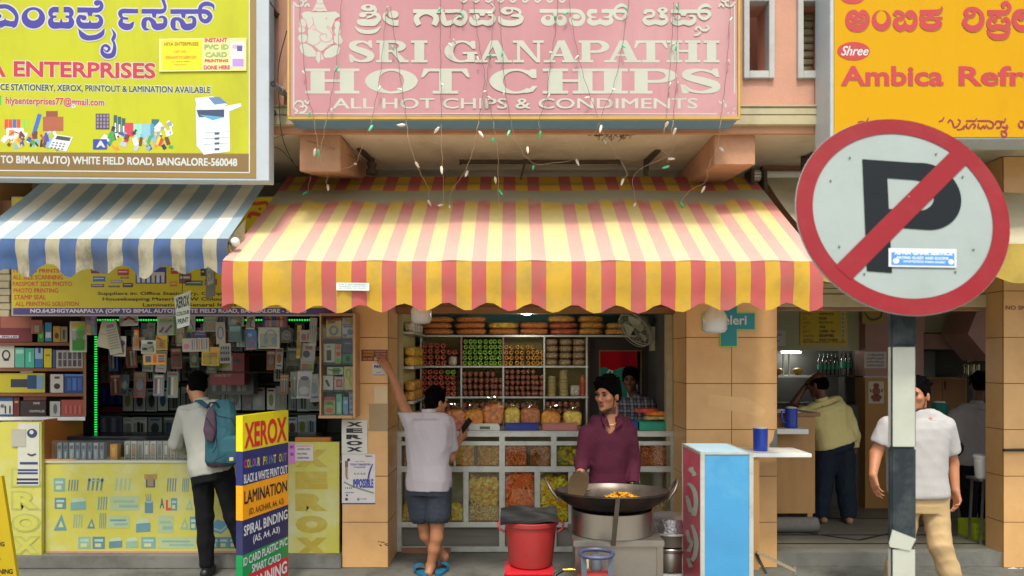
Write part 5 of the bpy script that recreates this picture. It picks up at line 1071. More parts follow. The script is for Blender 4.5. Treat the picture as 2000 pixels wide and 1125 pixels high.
class Field:
 def __init__(s):s.ops=[];s.cut=[]
 def cone(s,a,b,ra,rb,k=.02):s.ops.append(('c',V3(a),V3(b),ra,rb,k));return s
 def ell(s,c,r,k=.02,R=None):s.ops.append(('e',V3(c),V3(r),R,0,k));return s
 def chain(s,pts,rs,k=.02):
  for i in range(len(pts)-1):s.cone(pts[i],pts[i+1],rs[i],rs[i+1],k)
  return s
 def loft(s,o,up,lat,tab,k=.03):
  """tab rows: height, half width, half depth, forward shift"""
  s.ops.append(('l',V3(o),V3(up),V3(lat),np.array(tab,np.float32),k));return s
 def sub(s,c,r,k=.01,R=None):s.ops.append(('s',V3(c),V3(r),R,0,k));return s
 def plane(s,p,n):s.cut.append((V3(p),V3(unit(n)),None));return s
 def planein(s,p,n,c,r):s.cut.append((V3(p),V3(unit(n)),(V3(c),r)));return s
 def bounds(s):
  lo=np.full(3,9e9);hi=-lo
  for o in s.ops:
   if o[0]=='c':q=np.stack([o[1]-o[3],o[1]+o[3],o[2]-o[4],o[2]+o[4]])
   elif o[0]=='e':q=np.stack([o[1]-max(o[2]),o[1]+max(o[2])])
   elif o[0]=='l':
    t=o[4];q=np.stack([o[1]+o[2]*h+sg*(abs(o[3])*w_+abs(np.cross(o[2],o[3]))*(d+abs(f)))for h,w_,d,f in t for sg in(-1,1)])
   else:continue
   lo=np.minimum(lo,q.min(0));hi=np.maximum(hi,q.max(0))
  return lo-.03,hi+.03
 def mesh(s,h,wr=0.,seed=0,smooth_it=2,wf=(26,26,15)):
  lo,hi=s.bounds();n=np.ceil((hi-lo)/h).astype(int)+1
  ax=[lo[i]+h*np.arange(n[i],dtype=np.float32)for i in range(3)]
  D=np.full(n,.2,np.float32)
  def region(a,b):
   i0=np.clip(((a-lo)/h).astype(int),0,n);i1=np.clip(((b-lo)/h).astype(int)+2,0,n)
   sl_=tuple(slice(i0[i],i1[i])for i in range(3))
   G=np.meshgrid(*[ax[i][sl_[i]]for i in range(3)],indexing='ij',sparse=True);return sl_,G
  for o in s.ops:
   k=o[5];pad=k+.025
   if o[0]=='c':
    _,a,b,ra,rb,_=o;m=max(ra,rb)+pad;sl_,(x,y,z)=region(np.minimum(a,b)-m,np.maximum(a,b)+m)
    ba=b-a;l2=max(float(ba@ba),1e-9)
    t=np.clip(((x-a[0])*ba[0]+(y-a[1])*ba[1]+(z-a[2])*ba[2])/l2,0,1)
    d=np.sqrt((x-a[0]-t*ba[0])**2+(y-a[1]-t*ba[1])**2+(z-a[2]-t*ba[2])**2)-(ra+(rb-ra)*t)
   elif o[0]in 'es':
    _,c,r,R,_,_=o;m=float(max(r))+pad;sl_,(x,y,z)=region(c-m,c+m);x=x-c[0];y=y-c[1];z=z-c[2]
    if R is not None:x,y,z=[R[i][0]*x+R[i][1]*y+R[i][2]*z for i in range(3)]
    k0=np.sqrt((x/r[0])**2+(y/r[1])**2+(z/r[2])**2);k1=np.sqrt((x/r[0]**2)**2+(y/r[1]**2)**2+(z/r[2]**2)**2)+1e-6
    d=k0*(k0-1)/k1
   else:
    _,c,up,lat,tab,_=o;fw=np.cross(up,lat);m=float(tab[:,1:3].max())+pad+.05
    e0,e1=c+up*tab[0,0],c+up*tab[-1,0];sl_,(x,y,z)=region(np.minimum(e0,e1)-m,np.maximum(e0,e1)+m)
    x=x-c[0];y=y-c[1];z=z-c[2]
    t=x*up[0]+y*up[1]+z*up[2];u=x*lat[0]+y*lat[1]+z*lat[2];f=x*fw[0]+y*fw[1]+z*fw[2]
    tt=np.clip(t,tab[0,0],tab[-1,0]);w_=np.interp(tt,tab[:,0],tab[:,1]).astype(np.float32);dp_=np.interp(tt,tab[:,0],tab[:,2]).astype(np.float32);sf=np.interp(tt,tab[:,0],tab[:,3]).astype(np.float32)
    d=((np.abs(u/w_)**2.4+np.abs((f-sf)/dp_)**2.4)**(1/2.4)-1)*np.minimum(w_,dp_)
    d=np.maximum(d,np.maximum(t-tab[-1,0],tab[0,0]-t))
   E=D[sl_]
   if o[0]=='s':hh=np.clip(.5-.5*(E+d)/k,0,1);D[sl_]=E+(-d-E)*hh+k*hh*(1-hh)
   else:hh=np.clip(.5+.5*(E-d)/k,0,1);D[sl_]=E+(d-E)*hh-k*hh*(1-hh)
  X_,Y_,Z_=np.meshgrid(*ax,indexing='ij',sparse=True)
  if wr:
   R=np.random.RandomState(seed);W_=0
   for i in range(5):
    kx,ky,kz=R.normal(size=3)*np.array(wf)*(1+.5*i);ph=R.uniform(0,6.3)
    a=np.sin(kx*X_+ky*Y_+kz*Z_+ph+1.3*np.sin(9*X_+7*Z_+5*Y_+i*2));W_=W_+(1-np.abs(a)*1.6)/(1+.6*i)
   D=D-wr*W_.astype(np.float32)*.5
  for p,nn,reg in s.cut:
   d=(X_-p[0])*nn[0]+(Y_-p[1])*nn[1]+(Z_-p[2])*nn[2]
   if reg is None:D=np.maximum(D,d)
   else:
    q=np.sqrt((X_-reg[0][0])**2+(Y_-reg[0][1])**2+(Z_-reg[0][2])**2)-reg[1];D=np.where(q<0,np.maximum(D,d),D)
  return surf_nets(D,lo,h,smooth_it)
def surf_nets(D,lo,h,it):
 S_=D<0;nx,ny,nz=D.shape
 cnt=np.zeros((nx-1,ny-1,nz-1),np.int8);acc=np.zeros((nx-1,ny-1,nz-1,3),np.float32)
 def cr(ax_):
  a=[slice(None)]*3;b=[slice(None)]*3;a[ax_]=slice(0,-1);b[ax_]=slice(1,None);return tuple(a),tuple(b)
 faces=[];ids=None;edges=[]
 for ax_ in range(3):
  a,b=cr(ax_);idx=np.argwhere(S_[a]!=S_[b]);i,j,k=idx.T
  j2=idx.copy();j2[:,ax_]+=1;va=D[i,j,k];vb=D[tuple(j2.T)];t=va/(va-vb)
  pos=idx.astype(np.float32);pos[:,ax_]+=t
  o1,o2=[q for q in range(3)if q!=ax_]
  for d1 in(0,-1):
   for d2 in(0,-1):
    c=idx.copy();c[:,o1]+=d1;c[:,o2]+=d2
    ok=((c>=0)&(c<np.array(cnt.shape))).all(1);cc=c[ok]
    np.add.at(cnt,tuple(cc.T),1);np.add.at(acc,tuple(cc.T),pos[ok])
  edges.append((idx,ax_,o1,o2,va<0))
 act=np.argwhere(cnt>0);ids=-np.ones(cnt.shape,np.int64);ids[tuple(act.T)]=np.arange(len(act))
 P=acc[tuple(act.T)]/cnt[tuple(act.T)][:,None]
 F_=[]
 for idx,ax_,o1,o2,neg in edges:
  q=[]
  for d1,d2 in((-1,-1),(0,-1),(0,0),(-1,0)):c=idx.copy();c[:,o1]+=d1;c[:,o2]+=d2;c=np.clip(c,0,np.array(cnt.shape)-1);q.append(ids[tuple(c.T)])
  q=np.stack(q,1);flip=neg^(ax_==1);q[~flip]=q[~flip][:,::-1];F_.append(q)
 F_=np.concatenate(F_);F_=F_[(F_>=0).all(1)]
 P=P*h+lo
 if it:
  e=np.concatenate([F_[:,[0,1]],F_[:,[1,2]],F_[:,[2,3]],F_[:,[3,0]]])
  for _ in range(it):
   a=np.zeros_like(P);c=np.zeros(len(P));np.add.at(a,e[:,0],P[e[:,1]]);np.add.at(c,e[:,0],1);np.add.at(a,e[:,1],P[e[:,0]]);np.add.at(c,e[:,1],1)
   P=P*.5+.5*a/np.maximum(c,1)[:,None]
 return P,F_
def mesh_obj(name,PF,m,parent,mats=None,mfun=None):
 P,F_=PF;base=np.array(WLOC[parent.name]);me=bpy.data.meshes.new(name)
 me.vertices.add(len(P));me.vertices.foreach_set('co',(P-base).astype(np.float32).ravel())
 me.loops.add(F_.size);me.loops.foreach_set('vertex_index',F_.ravel().astype(np.int32));me.polygons.add(len(F_))
 me.polygons.foreach_set('loop_start',np.arange(0,F_.size,4,dtype=np.int32));me.polygons.foreach_set('use_smooth',np.ones(len(F_),bool))
 for q in[m]+(mats or[]):me.materials.append(q)
 if mfun is not None:me.polygons.foreach_set('material_index',mfun(P[F_].mean(1)).astype(np.int32))
 me.update(calc_edges=True);me.validate();o=bpy.data.objects.new(name,me);COL.objects.link(o);o.parent=parent;WLOC[o.name]=WLOC[parent.name];return o
def skin(name,c):return mat(name,c,rough=.5,var=.07,vs=14,bump=.08,bs=220,spec=.4)
def cloth(name,c,var=.06,bump=.25,bs=380,dirt=None,vs=6):return mat(name,c,rough=.85,var=var,vs=vs,bump=bump,bs=bs,spec=.2,dirt=dirt)
HAIR=mat('black_hair','#050404',rough=.7,var=.5,vs=60,bump=1,bs=220,stretch=(1,1,.3),spec=.04);EYEW=mat('eye_white','#8F867C',rough=.3,var=0);EYED=mat('eye_dark','#1A0F0A',rough=.2,var=0);LIP=mat('lips','#74463A',rough=.5,var=.08);BEARD=mat('beard_stubble','#573A2B',rough=.8,var=.5,vs=120,bump=.5,bs=300)
def add_hand(f,wrist,d,nrm,curl=.5,side=1,s=1.,spread=.12):
 """palm, four bent fingers of unequal length, thumb from the side of the palm"""
 d=unit(d);nrm=unit(nrm-np.dot(nrm,d)*d);lat=np.cross(d,nrm)*side;w_=np.array(wrist,float)
 kn=[]
 for i,(o,l)in enumerate(((-.030,.086),(-.010,.092),(.010,.088),(.029,.079))):
  k_=w_+d*l*s+lat*o*s;f.cone(w_+lat*o*s*.55,k_,.017*s,.0125*s,.012);kn.append(k_)
 for i,(L_,r_)in enumerate(((.040,.0092),(.045,.0095),(.041,.009),(.032,.0080))):
  p=kn[i];a=curl*(.6+.12*i);dd=d+lat*(i-1.5)*spread*.35
  for q in range(3):
   ang=a*(q+.7);v=unit(dd*math.cos(ang)+nrm*math.sin(ang));p2=p+v*L_*s*(1,.72,.55)[q];f.cone(p,p2,r_*s*(1-.08*q),r_*s*(.92-.1*q),.004);p=p2
 b=w_+d*.022*s-lat*.026*s;t1=b+(d*.026-lat*.024+nrm*.014)*s;t2=t1+(d*.030-lat*.006+nrm*.014*(1+curl))*s;f.cone(b,t1,.015*s,.0115*s,.01);f.cone(t1,t2,.0108*s,.0085*s,.004)
def add_head(f,c,fw,up,s=1.,ears=True,noseup=0.):
 fw=unit(fw);up=unit(np.array(up,float)-np.dot(up,fw)*fw);rt=np.cross(fw,up);R=np.stack([rt,fw,up]).astype(np.float32)
 P=lambda x,y,z:np.array(c)+(rt*x+fw*y+up*z)*s;E=lambda p,r,k=.02:f.ell(P(*p),np.array(r)*s,k,R)
 E((0,-.012,.040),(.073,.093,.085),.02);E((0,.012,-.03),(.062,.074,.075),.03);E((0,.050,-.078),(.036,.034,.032),.03);E((0,.075,-.098),(.021,.016,.017),.02)
 for sx in(-1,1):
  E((sx*.040,.058,-.012),(.026,.026,.022),.02);E((sx*.028,.080,.034),(.030,.012,.010),.015)
  f.sub(P(sx*.031,.094,.012),np.array((.017,.014,.012))*s,.012,R)
  if ears:E((sx*.074,-.012,-.006),(.009,.018,.030),.006);E((sx*.076,-.010,-.026),(.008,.010,.010),.006)
  E((sx*.011,.097,-.026),(.009,.010,.008),.006)
 f.cone(P(0,.084,.022),P(0,.106,-.020),.0075*s,.0105*s,.010)
 E((0,.090,-.052),(.024,.010,.0065),.006);E((0,.086,-.064),(.020,.010,.007),.006)
 return P,R,(rt,fw,up)
def head_mats(P,R,c,s,beard):
 """0 skin 1 lips 2 beard by place on the face"""
 Rm=R.astype(float)
 def fn(q):
  l=(q-np.array(c))@Rm.T/s;m=np.zeros(len(q),int)
  lip=(np.abs(l[:,0])<.025)&(l[:,2]<-.045)&(l[:,2]>-.073)&(l[:,1]>.085);m[lip]=1
  if beard:
   j=(l[:,1]>-.02)&(l[:,2]<-.097+.3*np.abs(l[:,0]))&(l[:,2]>-.135)&(np.linalg.norm(l,axis=1)<.16)
   j|=(np.abs(l[:,0])>.048)&(l[:,2]<-.02)&(l[:,2]>-.11)&(l[:,1]>.004)&(l[:,1]<.024)
   j|=(np.abs(l[:,0])<.034)&(l[:,2]>-.047)&(l[:,2]<-.037)&(l[:,1]>.085)
   m[j&~lip]=2
  return m
 return fn
def add_eyes(t,P,fr,s):
 rt,fw,up=fr
 for sx in(-1,1):
  mb=MB();e=Vector(P(sx*.031,.0785,.011));mb.ball(e,(.0115*s,.0115*s,.0085*s),EYEW,12,8);mb.ball(e+Vector(fw*.0062*s),.0066*s,EYED,10,6);mb.tube([e+Vector((-rt*.014+fw*.004+up*.003)*s),e+Vector((fw*.0105+up*.0085)*s),e+Vector((rt*.014+fw*.004+up*.003)*s)],.0035*s,HAIR,6);mb.build('eye',t,smooth=60)
  mb=MB();mb.tube([Vector(P(sx*.014,.0945,.033)),Vector(P(sx*.032,.0935,.038)),Vector(P(sx*.050,.081,.033))],[.003*s,.0042*s,.002*s],HAIR,6);mb.build('eyebrow',t,smooth=60)
def add_hair(t,P,R,s,style,m=None,seed=1):
 f=Field();E=lambda p,r,k=.02:f.ell(P(*p),np.array(r)*s,k,R)
 Rm=R.astype(float);rt,fw,up=Rm
 if style=='short':E((0,-.016,.050),(.080,.097,.088));E((0,-.045,.0),(.074,.066,.07));f.plane(P(0,.0,-.055),-up);pl=[(P(0,.062,.06),fw*.9-up*.55)]
 elif style=='bald':E((0,-.016,.030),(.077,.097,.07));E((0,-.045,-.01),(.074,.066,.06));f.sub(P(0,.03,.11),np.array((.06,.09,.05))*s,.01,R);pl=[(P(0,.050,.04),fw*.9-up*.5)];f.plane(P(0,0,-.06),-up)
 else:
  E((0,-.014,.058),(.088,.104,.092));E((0,-.045,.005),(.080,.070,.075));f.plane(P(0,0,-.058),-up);pl=[(P(0,.070,.055),fw*.85-up*.6)]
  RR=random.Random(seed)
  for i in range(16):
   x=-.06+.12*i/15;f.chain([P(x*.8,.045,.128),P(x+.008*RR.uniform(-1,1),.078-abs(x)*.25,.105),P(x*1.08+.015*RR.uniform(-1,1),.090-abs(x)*.5,.050+RR.uniform(-.008,.010))],[.016*s,.013*s,.005*s],.008)
 RR=random.Random(seed+5)
 for i in range({'short':46,'bald':0}.get(style,70)):
  a=RR.uniform(-.6,3.75);q=RR.uniform(.15,1.25)if style=='full' else RR.uniform(.1,1.35);dx,dy,dz=math.cos(a)*math.sin(q),-math.sin(a)*math.sin(q)*1.0,math.cos(q);g_=.020 if style=='full' else .010
  f.cone(P(dx*.074,dy*.092-.014,.052+dz*.078),P(dx*(.080+g_)+.012*RR.uniform(-1,1),dy*(.096+g_)-.014+.014*RR.uniform(-1,.6),.054+dz*(.084+g_)),.016*s,.005*s,.01)
 for sx in(-1,1):f.cone(P(sx*.0735,.028,.03),P(sx*.070,.026,-.022),.010*s,.005*s,.01)
 c0=P(0,0,0)
 for p,n in pl:f.planein(p,n,P(0,.10,-.02),.105*s)if style=='full' else f.planein(p,n,P(0,.13,-.03),.14*s)
 return mesh_obj('hair',f.mesh(.0045,wr=.004,seed=seed,smooth_it=1,wf=(90,90,40)),m or HAIR,t)
TORSO=[(-.10,.150,.105,.0),(0,.160,.112,.0),(.12,.148,.105,.005),(.25,.160,.112,.01),(.36,.172,.112,.008),(.43,.165,.100,.0),(.48,.125,.078,-.005),(.525,.065,.060,-.005)]
def torso_tab(ease,wide=1.,deep=1.,hem=-.12,top=.53,belly=0.):
 out=[]
 for h_,w_,d,f_ in TORSO:
  if h_<hem or h_>top:continue
  out.append((h_,w_*wide+ease,d*deep+ease+belly*math.exp(-((h_-.12)/.14)**2),f_+belly*.6*math.exp(-((h_-.12)/.14)**2)))
 lo_=np.interp(hem,[q[0]for q in TORSO],[q[1]for q in TORSO]);d0=np.interp(hem,[q[0]for q in TORSO],[q[2]for q in TORSO])
 if not out or out[0][0]>hem:out.insert(0,(hem,lo_*wide+ease,d0*deep+ease,0.))
 return out
def person(label,loc,pelvis,neck,lat,head,hfw,hup=(0,0,1),skinm=None,arms=(),legs=(),shirt=None,trousers=None,hair='short',beard=False,face=True,wide=1.,deep=1.,belly=0.,hs=1.,feet=True,seed=1,vneck=None,shorts=None,group=None,hairm=None,top_m=None,h=.0065,collar=True):
 pelvis,neck=np.array(pelvis,float),np.array(neck,float);up=unit(neck-pelvis);k=np.linalg.norm(neck-pelvis)/.525
 lat=np.array(lat,float);lat=unit(lat-np.dot(lat,up)*up);t=thing('person',label,'person',loc,group)
 sc_tab=lambda tab:[(a*k,b,c,d)for a,b,c,d in tab]
 f=Field();f.loft(pelvis,up,lat,sc_tab(torso_tab(-.012,wide,deep,-.10,belly=belly)),.03)
 hc=np.array(head,float);P,R,fr=add_head(f,hc,hfw,hup,hs)
 f.cone(P(0,-.025,-.06),neck-up*.03,.051*hs,.054*hs,.02)
 for sg in(-1,1):f.cone(neck-up*.01,neck-up*.075+lat*sg*.12*wide,.028,.030,.02)
 for a in arms:
  sh,el,wr_,hd,hn,cu,side=a[:7]
  f.cone(sh,el,.052,.044,.03);f.cone(el,wr_,.046,.029,.015);add_hand(f,wr_,hd,np.array(hn,float),cu,side)
 for hip,kn,an,fd in legs:
  f.chain([hip,np.array(hip)*.5+np.array(kn)*.5,kn,np.array(kn)*.6+np.array(an)*.4,an],[.082,.070,.054,.052,.036],.02)
  if feet=='bare':
   an=np.array(an,float);fd_=unit(fd);sd=unit(np.cross(fd_,(0,0,1.)));ba=an+fd_*.135+np.array((0,0,-.075 if abs(fd_[2])<.3 else-.02));he=an-fd_*.045+np.array((0,0,-.05))
   f.cone(an,he,.036,.030,.02);f.cone(he,ba,.030,.026,.03);f.cone(an,ba,.032,.022,.03)
   for i in range(5):f.cone(ba+sd*(i-2)*.016,ba+sd*(i-2)*.019+fd_*(.055-.007*i),.012,.0095-.0006*i,.004)
 fn=head_mats(P,R,hc,hs,beard)
 body=mesh_obj('body',f.mesh(h),skinm,t,[LIP,BEARD],fn if face else None)
 if face:add_eyes(t,P,fr,hs)
 add_hair(t,P,R,hs,hair,hairm,seed)
 if shirt:
  g=Field();sm,ease,hem,sl,wr=shirt[:5]
  g.loft(pelvis,up,lat,sc_tab(torso_tab(ease,wide,deep,hem,.49,belly)),.03)
  for i,a in enumerate(arms):
   sh,el,wr_=[np.array(q,float)for q in a[:3]];L_=sl[i]
   if L_<=1:
    e=sh+(el-sh)*L_;g.cone(sh,e,.066+ease*.3,.058+ease*.55,.04);n=unit(el-sh);g.planein(e+n*.0,n,e+n*.1,.099)
   else:
    e=el+(wr_-el)*(L_-1);g.cone(sh,el,.064+ease*.3,.055+ease*.3,.04);g.cone(el,e,.054+ease*.3,.043+ease*.2,.02);n=unit(wr_-el);g.planein(e,n,e+n*.085,.084)
  for sg in(-1,1):g.cone(neck+up*.005,neck-up*.055+lat*sg*.13*wide,(.060 if collar else .054)+ease*.3,.052+ease*.4,.03)
  g.cone(neck-up*.08,neck+up*.03,.094*hs,.066*hs,.02);g.plane(neck+up*(.012 if collar else(.0 if vneck else .028)),up)
  if vneck is not None:
   c,r_,fwd_=vneck;g.sub(c,r_,.006,np.stack([lat,np.cross(up,lat),up]).astype(np.float32))
  mesh_obj('shirt',g.mesh(.0075,wr=wr,seed=seed,wf=(17,17,11)),sm,t)
  if collar:
   fwv=unit(np.cross(up,lat));mb=MB();n=26;vs=[]
   for r_,z in((.072,-.012),(.067,.018),(.063,.042),(.058,.042),(.060,.012)):
    for j in range(n):q=2*math.pi*j/n;vs.append(Vector(neck+lat*math.cos(q)*r_*hs+fwv*(math.sin(q)*r_*hs*.95)+up*(z-.022*max(0,math.sin(q)))))
   mb.add(vs,[(i*n+j,i*n+(j+1)%n,(i+1)*n+(j+1)%n,(i+1)*n+j)for i in range(4)for j in range(n)],sm);mb.build('collar',t,smooth=60)
 if trousers or shorts:
  g=Field();tm,wr,er=(trousers or shorts)[:3]
  g.loft(pelvis,up,lat,[(-.12*k,.145*wide+.014,.108*deep+.012,0),(0,.162*wide+.008,.115*deep+.008,0),(.09*k,.150*wide+.008,.106*deep+.008+belly*.4,belly*.3)],.03)
  for hip,kn,an,fd in legs:
   hip,kn,an=[np.array(q,float)for q in(hip,kn,an)]
   if shorts:e=hip+(kn-hip)*shorts[3];n=unit(kn-hip);g.cone(hip,e,.094+er,.096+er,.03);g.planein(e,n,e+n*.1,.099)
   else:e=kn+(an-kn)*.97;n=unit(an-kn);g.chain([hip,kn,kn*.5+an*.5,e],[.090+er,.066+er,.062+er,.056+er],.03);g.planein(e,n,e+n*.07,.069)
  mesh_obj('shorts' if shorts else 'trousers',g.mesh(.0075,wr=wr,seed=seed+3),tm,t)
 return t,dict(P=P,fr=fr,up=up,lat=lat,body=body)
def shoe(t,an,fd,m,sole=None):
 g=Field();an=np.array(an,float);fd=unit(fd);z=-an[2]+.045;lo=np.array((0,0,1.))
 b=np.array((an[0],an[1],.045 if an[2]<.3 else an[2]-.05));g.cone(b-fd*.05,b+fd*.10,.042,.040,.02);g.cone(b+fd*.10,b+fd*.17-lo*.008,.040,.030,.02);g.cone(an-lo*.01,b,.046,.04,.02);g.plane((b[0],b[1],b[2]-.043),(0,0,-1))
 mesh_obj('shoe',g.mesh(.006),m,t)
SKA=skin('skin_brown','#A06A4C');SKB=skin('skin_tan','#A87350');SKC=skin('skin_dark','#5E3A2A');SKD=skin('skin_warm','#A9714E')
A3=lambda u,v,y:np.array(W(u,v,y))
LAV=cloth('lavender_cotton','#B2ABAE',dirt=('#9a8f98',.25,3));NAVYS=mat('navy_patterned_shorts','#2B323D',rough=.85,var=.35,vs=40,bump=.2,bs=300)
p1,d1=person('person in a lavender shirt and dark shorts leaning on orange pillar, holding a phone',(A3(838,1121,6.3)[0],6.3,0),A3(838,936,6.34),A3(838,808,6.36),(.93,-.37,0),A3(852,787,6.41),(.74,.66,-.12),skinm=SKB,arms=[(A3(800,818,6.40),A3(782,778,6.50),A3(762,726,6.475),(-.55,-.15,.8),(-.6,.8,-.1),.35,1),(A3(872,828,6.36),A3(880,893,6.38),A3(898,858,6.56),(.55,.5,.5),(-.5,.55,.3),.9,-1)],legs=[(A3(856,958,6.33),A3(853,1050,6.30),A3(841,1105,6.32),(.25,.95,0)),(A3(818,958,6.38),A3(832,1046,6.42),A3(866,1086,6.48),(-.25,.2,-.95))],shirt=(LAV,.030,-.085,[.80,.72],.006),shorts=(NAVYS,.004,.024,.50),hair='short',face=True,wide=1.10,deep=1.1,feet='bare',seed=4)
mb=MB();e=A3(909,832,6.585);mb.M=Matrix.Translation(Vector(e))@Matrix.Rotation(.65,4,'Y')@Matrix.Rotation(.7,4,'Z');mb.box(-.006,.006,-.036,.036,-.07,.078,BLACK);mb.M=None
tag(mb.build('phone',bevel=.004),'black mobile phone held in hand of the lavender shirt man','phone')
SLB=mat('slipper_blue','#1F6684',rough=.6,var=.1)
for(u,y,rz,lab)in((824,6.29,.35,'blue rubber slipper on the pavement left of the bare standing foot'),(861,6.34,-.15,'blue rubber slipper on the pavement under toes of the crossed foot')):
 x=X(u,y);sp_=thing('slipper',lab,'slipper',(x,y,0.001));mb=MB();mb.M=Matrix.Translation((x,y,.001))@Matrix.Rotation(rz,4,'Z')
 n=24;out=[((.046+.010*math.sin(t))*math.cos(t),.13*math.sin(t))for t in[2*math.pi*i/n for i in range(n)]]
 mb.add([(a,b,0)for a,b in out]+[(a*1.0,b,.026)for a,b in out],[tuple(reversed(range(n))),tuple(range(n,2*n))]+[(i,(i+1)%n,n+(i+1)%n,n+i)for i in range(n)],SLB);mb.build('sole',sp_,smooth=40)
 mb=MB();mb.M=Matrix.Translation((x,y,.001))@Matrix.Rotation(rz,4,'Z');mb.grid(lambda s,q:(.055*math.cos(math.pi*s),.02+.07*q+.01*math.sin(math.pi*s),.026+.045*math.sin(math.pi*s)),14,4,SLB);mb.build('strap',sp_,smooth=60,solid=.004)
MAR=cloth('maroon_cotton','#481A2C',var=.08);yk=5.82
p2,d2=person('person in a half-open maroon shirt standing behind the frying pan, looking sideways',(A3(1188,1000,yk)[0],yk,0),A3(1187,955,yk),A3(1194,812,yk+.02),(1,.10,0),A3(1187,773,yk-.02),(-.66,-.74,-.08),skinm=SKA,arms=[(A3(1147,846,yk),A3(1136,905,yk-.02),A3(1133,938,yk-.16),(.15,-.6,-.75),(.9,0,0),.9,1),(A3(1228,846,yk+.02),A3(1237,905,yk+.03),A3(1237,950,yk-.10),(-.1,-.5,-.85),(-.9,0,0),.7,-1)],legs=[(A3(1170,965,yk),A3(1168,1070,yk),(A3(1166,1100,yk)[0],yk,.09),(0,-1,0)),(A3(1207,965,yk),A3(1210,1070,yk),(A3(1212,1100,yk)[0],yk,.09),(0,-1,0))],shirt=(MAR,.018,-.16,[1.45,1.85],.005),trousers=(cloth('grey_trousers','#3a3c42'),.004,.012),hair='full',beard=True,wide=.87,hs=1.09,collar=False,seed=9,vneck=(A3(1193,822,yk-.09),(.050,.115,.100),None))
for a,fd in(((A3(1166,1100,yk)[0],yk,.09),(0,-1,0)),((A3(1212,1100,yk)[0],yk,.09),(0,-1,0))):shoe(p2,a,fd,BLACK)
MARC=MAR;fr2=d2['fr']
for sx in(-1,1):
 mb=MB();n0=A3(1194,812,yk-.03)
 q=[n0+np.array((sx*.062,.045,.018)),n0+np.array((sx*.078,-.01,-.012)),n0+np.array((sx*.070,-.078,-.055)),n0+np.array((sx*.022,-.088,-.095)),n0+np.array((sx*.034,-.060,-.030))]
 mb.add([Vector(p)for p in q]+[Vector(p)+Vector((sx*.004,-.007,.004))for p in q],[(0,1,2,3,4),(9,8,7,6,5)]+[(i,(i+1)%5,5+(i+1)%5,5+i)for i in range(5)],MARC);mb.build('collar',p2,smooth=50,bevel=.002)
CHN=mat('gold_chain','#C9A24A',rough=.3,metal=.9,var=0)
mb=MB();n0=A3(1194,822,yk-.075);mb.tube([Vector(n0+np.array((.05*math.cos(t),-.012-.01*math.sin(t)*-1,-.05*math.sin(t)+.02)))for t in[math.pi*i/14 for i in range(15)]],.0022,CHN,5);mb.build('necklace',p2,smooth=60)
for k in range(4):mb=MB();mb.ball(Vector(A3(1191,858+26*k,yk-.142-.004*k)),(.005,.003,.005),mat('shirt_button','#2c141e',rough=.4),8,5);mb.build('button',p2,smooth=60)
wq=A3(1239,944,yk-.09);mb=MB();mb.tube([Vector(wq+np.array((.034*math.cos(t),.034*math.sin(t)*.9,.006*math.sin(t))))for t in[2*math.pi*i/20 for i in range(20)]],.009,BLACK,8,closed=True);mb.box(wq[0]-.017,wq[0]+.017,wq[1]-.048,wq[1]-.034,wq[2]-.018,wq[2]+.018,BLACK);mb.build('watch',p2,smooth=40)
def plaid(name):
 m=cloth(name,'#6b6f78');t=m.node_tree;N=t.nodes;L=t.links;b=N["Principled BSDF"];tc=N.new("ShaderNodeTexCoord");prev=(*hexc('#565a66'),1)
 for i,(dr_,sc_,c)in enumerate((('X',4.2,'#A5A6AC'),('Z',4.2,'#A5A6AC'),('X',8.7,'#22242e'),('Z',8.7,'#22242e'))):
  w_=N.new("ShaderNodeTexWave");w_.bands_direction=dr_;w_.inputs["Scale"].default_value=sc_;L.new(tc.outputs["Object"],w_.inputs[0]);mx=N.new("ShaderNodeMix");mx.data_type='RGBA';mr=N.new("ShaderNodeMapRange");mr.inputs[1].default_value=.6;mr.inputs[2].default_value=.75;mr.inputs[4].default_value=.55;L.new(w_.outputs[1],mr.inputs[0]);L.new(mr.outputs[0],mx.inputs[0])
  if i==0:mx.inputs[6].default_value=prev
  else:L.new(prev,mx.inputs[6])
  mx.inputs[7].default_value=(*hexc(c),1);prev=mx.outputs[2]
 L.new(prev,b.inputs["Base Color"]);return m
yq=7.85
p3,d3=person('person in a grey plaid shirt standing inside the snack shop behind the cook',(A3(1238,900,yq)[0],yq,0),A3(1246,880,yq),A3(1242,778,yq),(1,-.15,0),A3(1231,744,yq-.03),(-.28,-.95,-.05),skinm=SKC,arms=[(A3(1215,796,yq),A3(1208,850,yq-.02),A3(1215,880,yq-.18),(.3,-.9,0),(0,0,-1),.5,1),(A3(1272,796,yq),A3(1280,850,yq-.02),A3(1272,885,yq-.15),(-.3,-.9,0),(0,0,-1),.5,-1)],legs=[(A3(1232,890,yq),A3(1232,965,yq),(A3(1232,900,yq)[0],yq,.09),(0,-1,0)),(A3(1260,890,yq),A3(1260,965,yq),(A3(1260,900,yq)[0],yq,.09),(0,-1,0))],shirt=(plaid('grey_plaid'),.024,-.14,[1.4,1.4],.005),trousers=(cloth('dark_trousers','#20242c'),.003,.012),hair='full',beard=True,seed=12,h=.0075)
GSH=cloth('pale_grey_shirt','#9FA096',dirt=('#9a9a90',.2,3));BTR=cloth('black_trousers','#101114',var=.15);y4=6.2
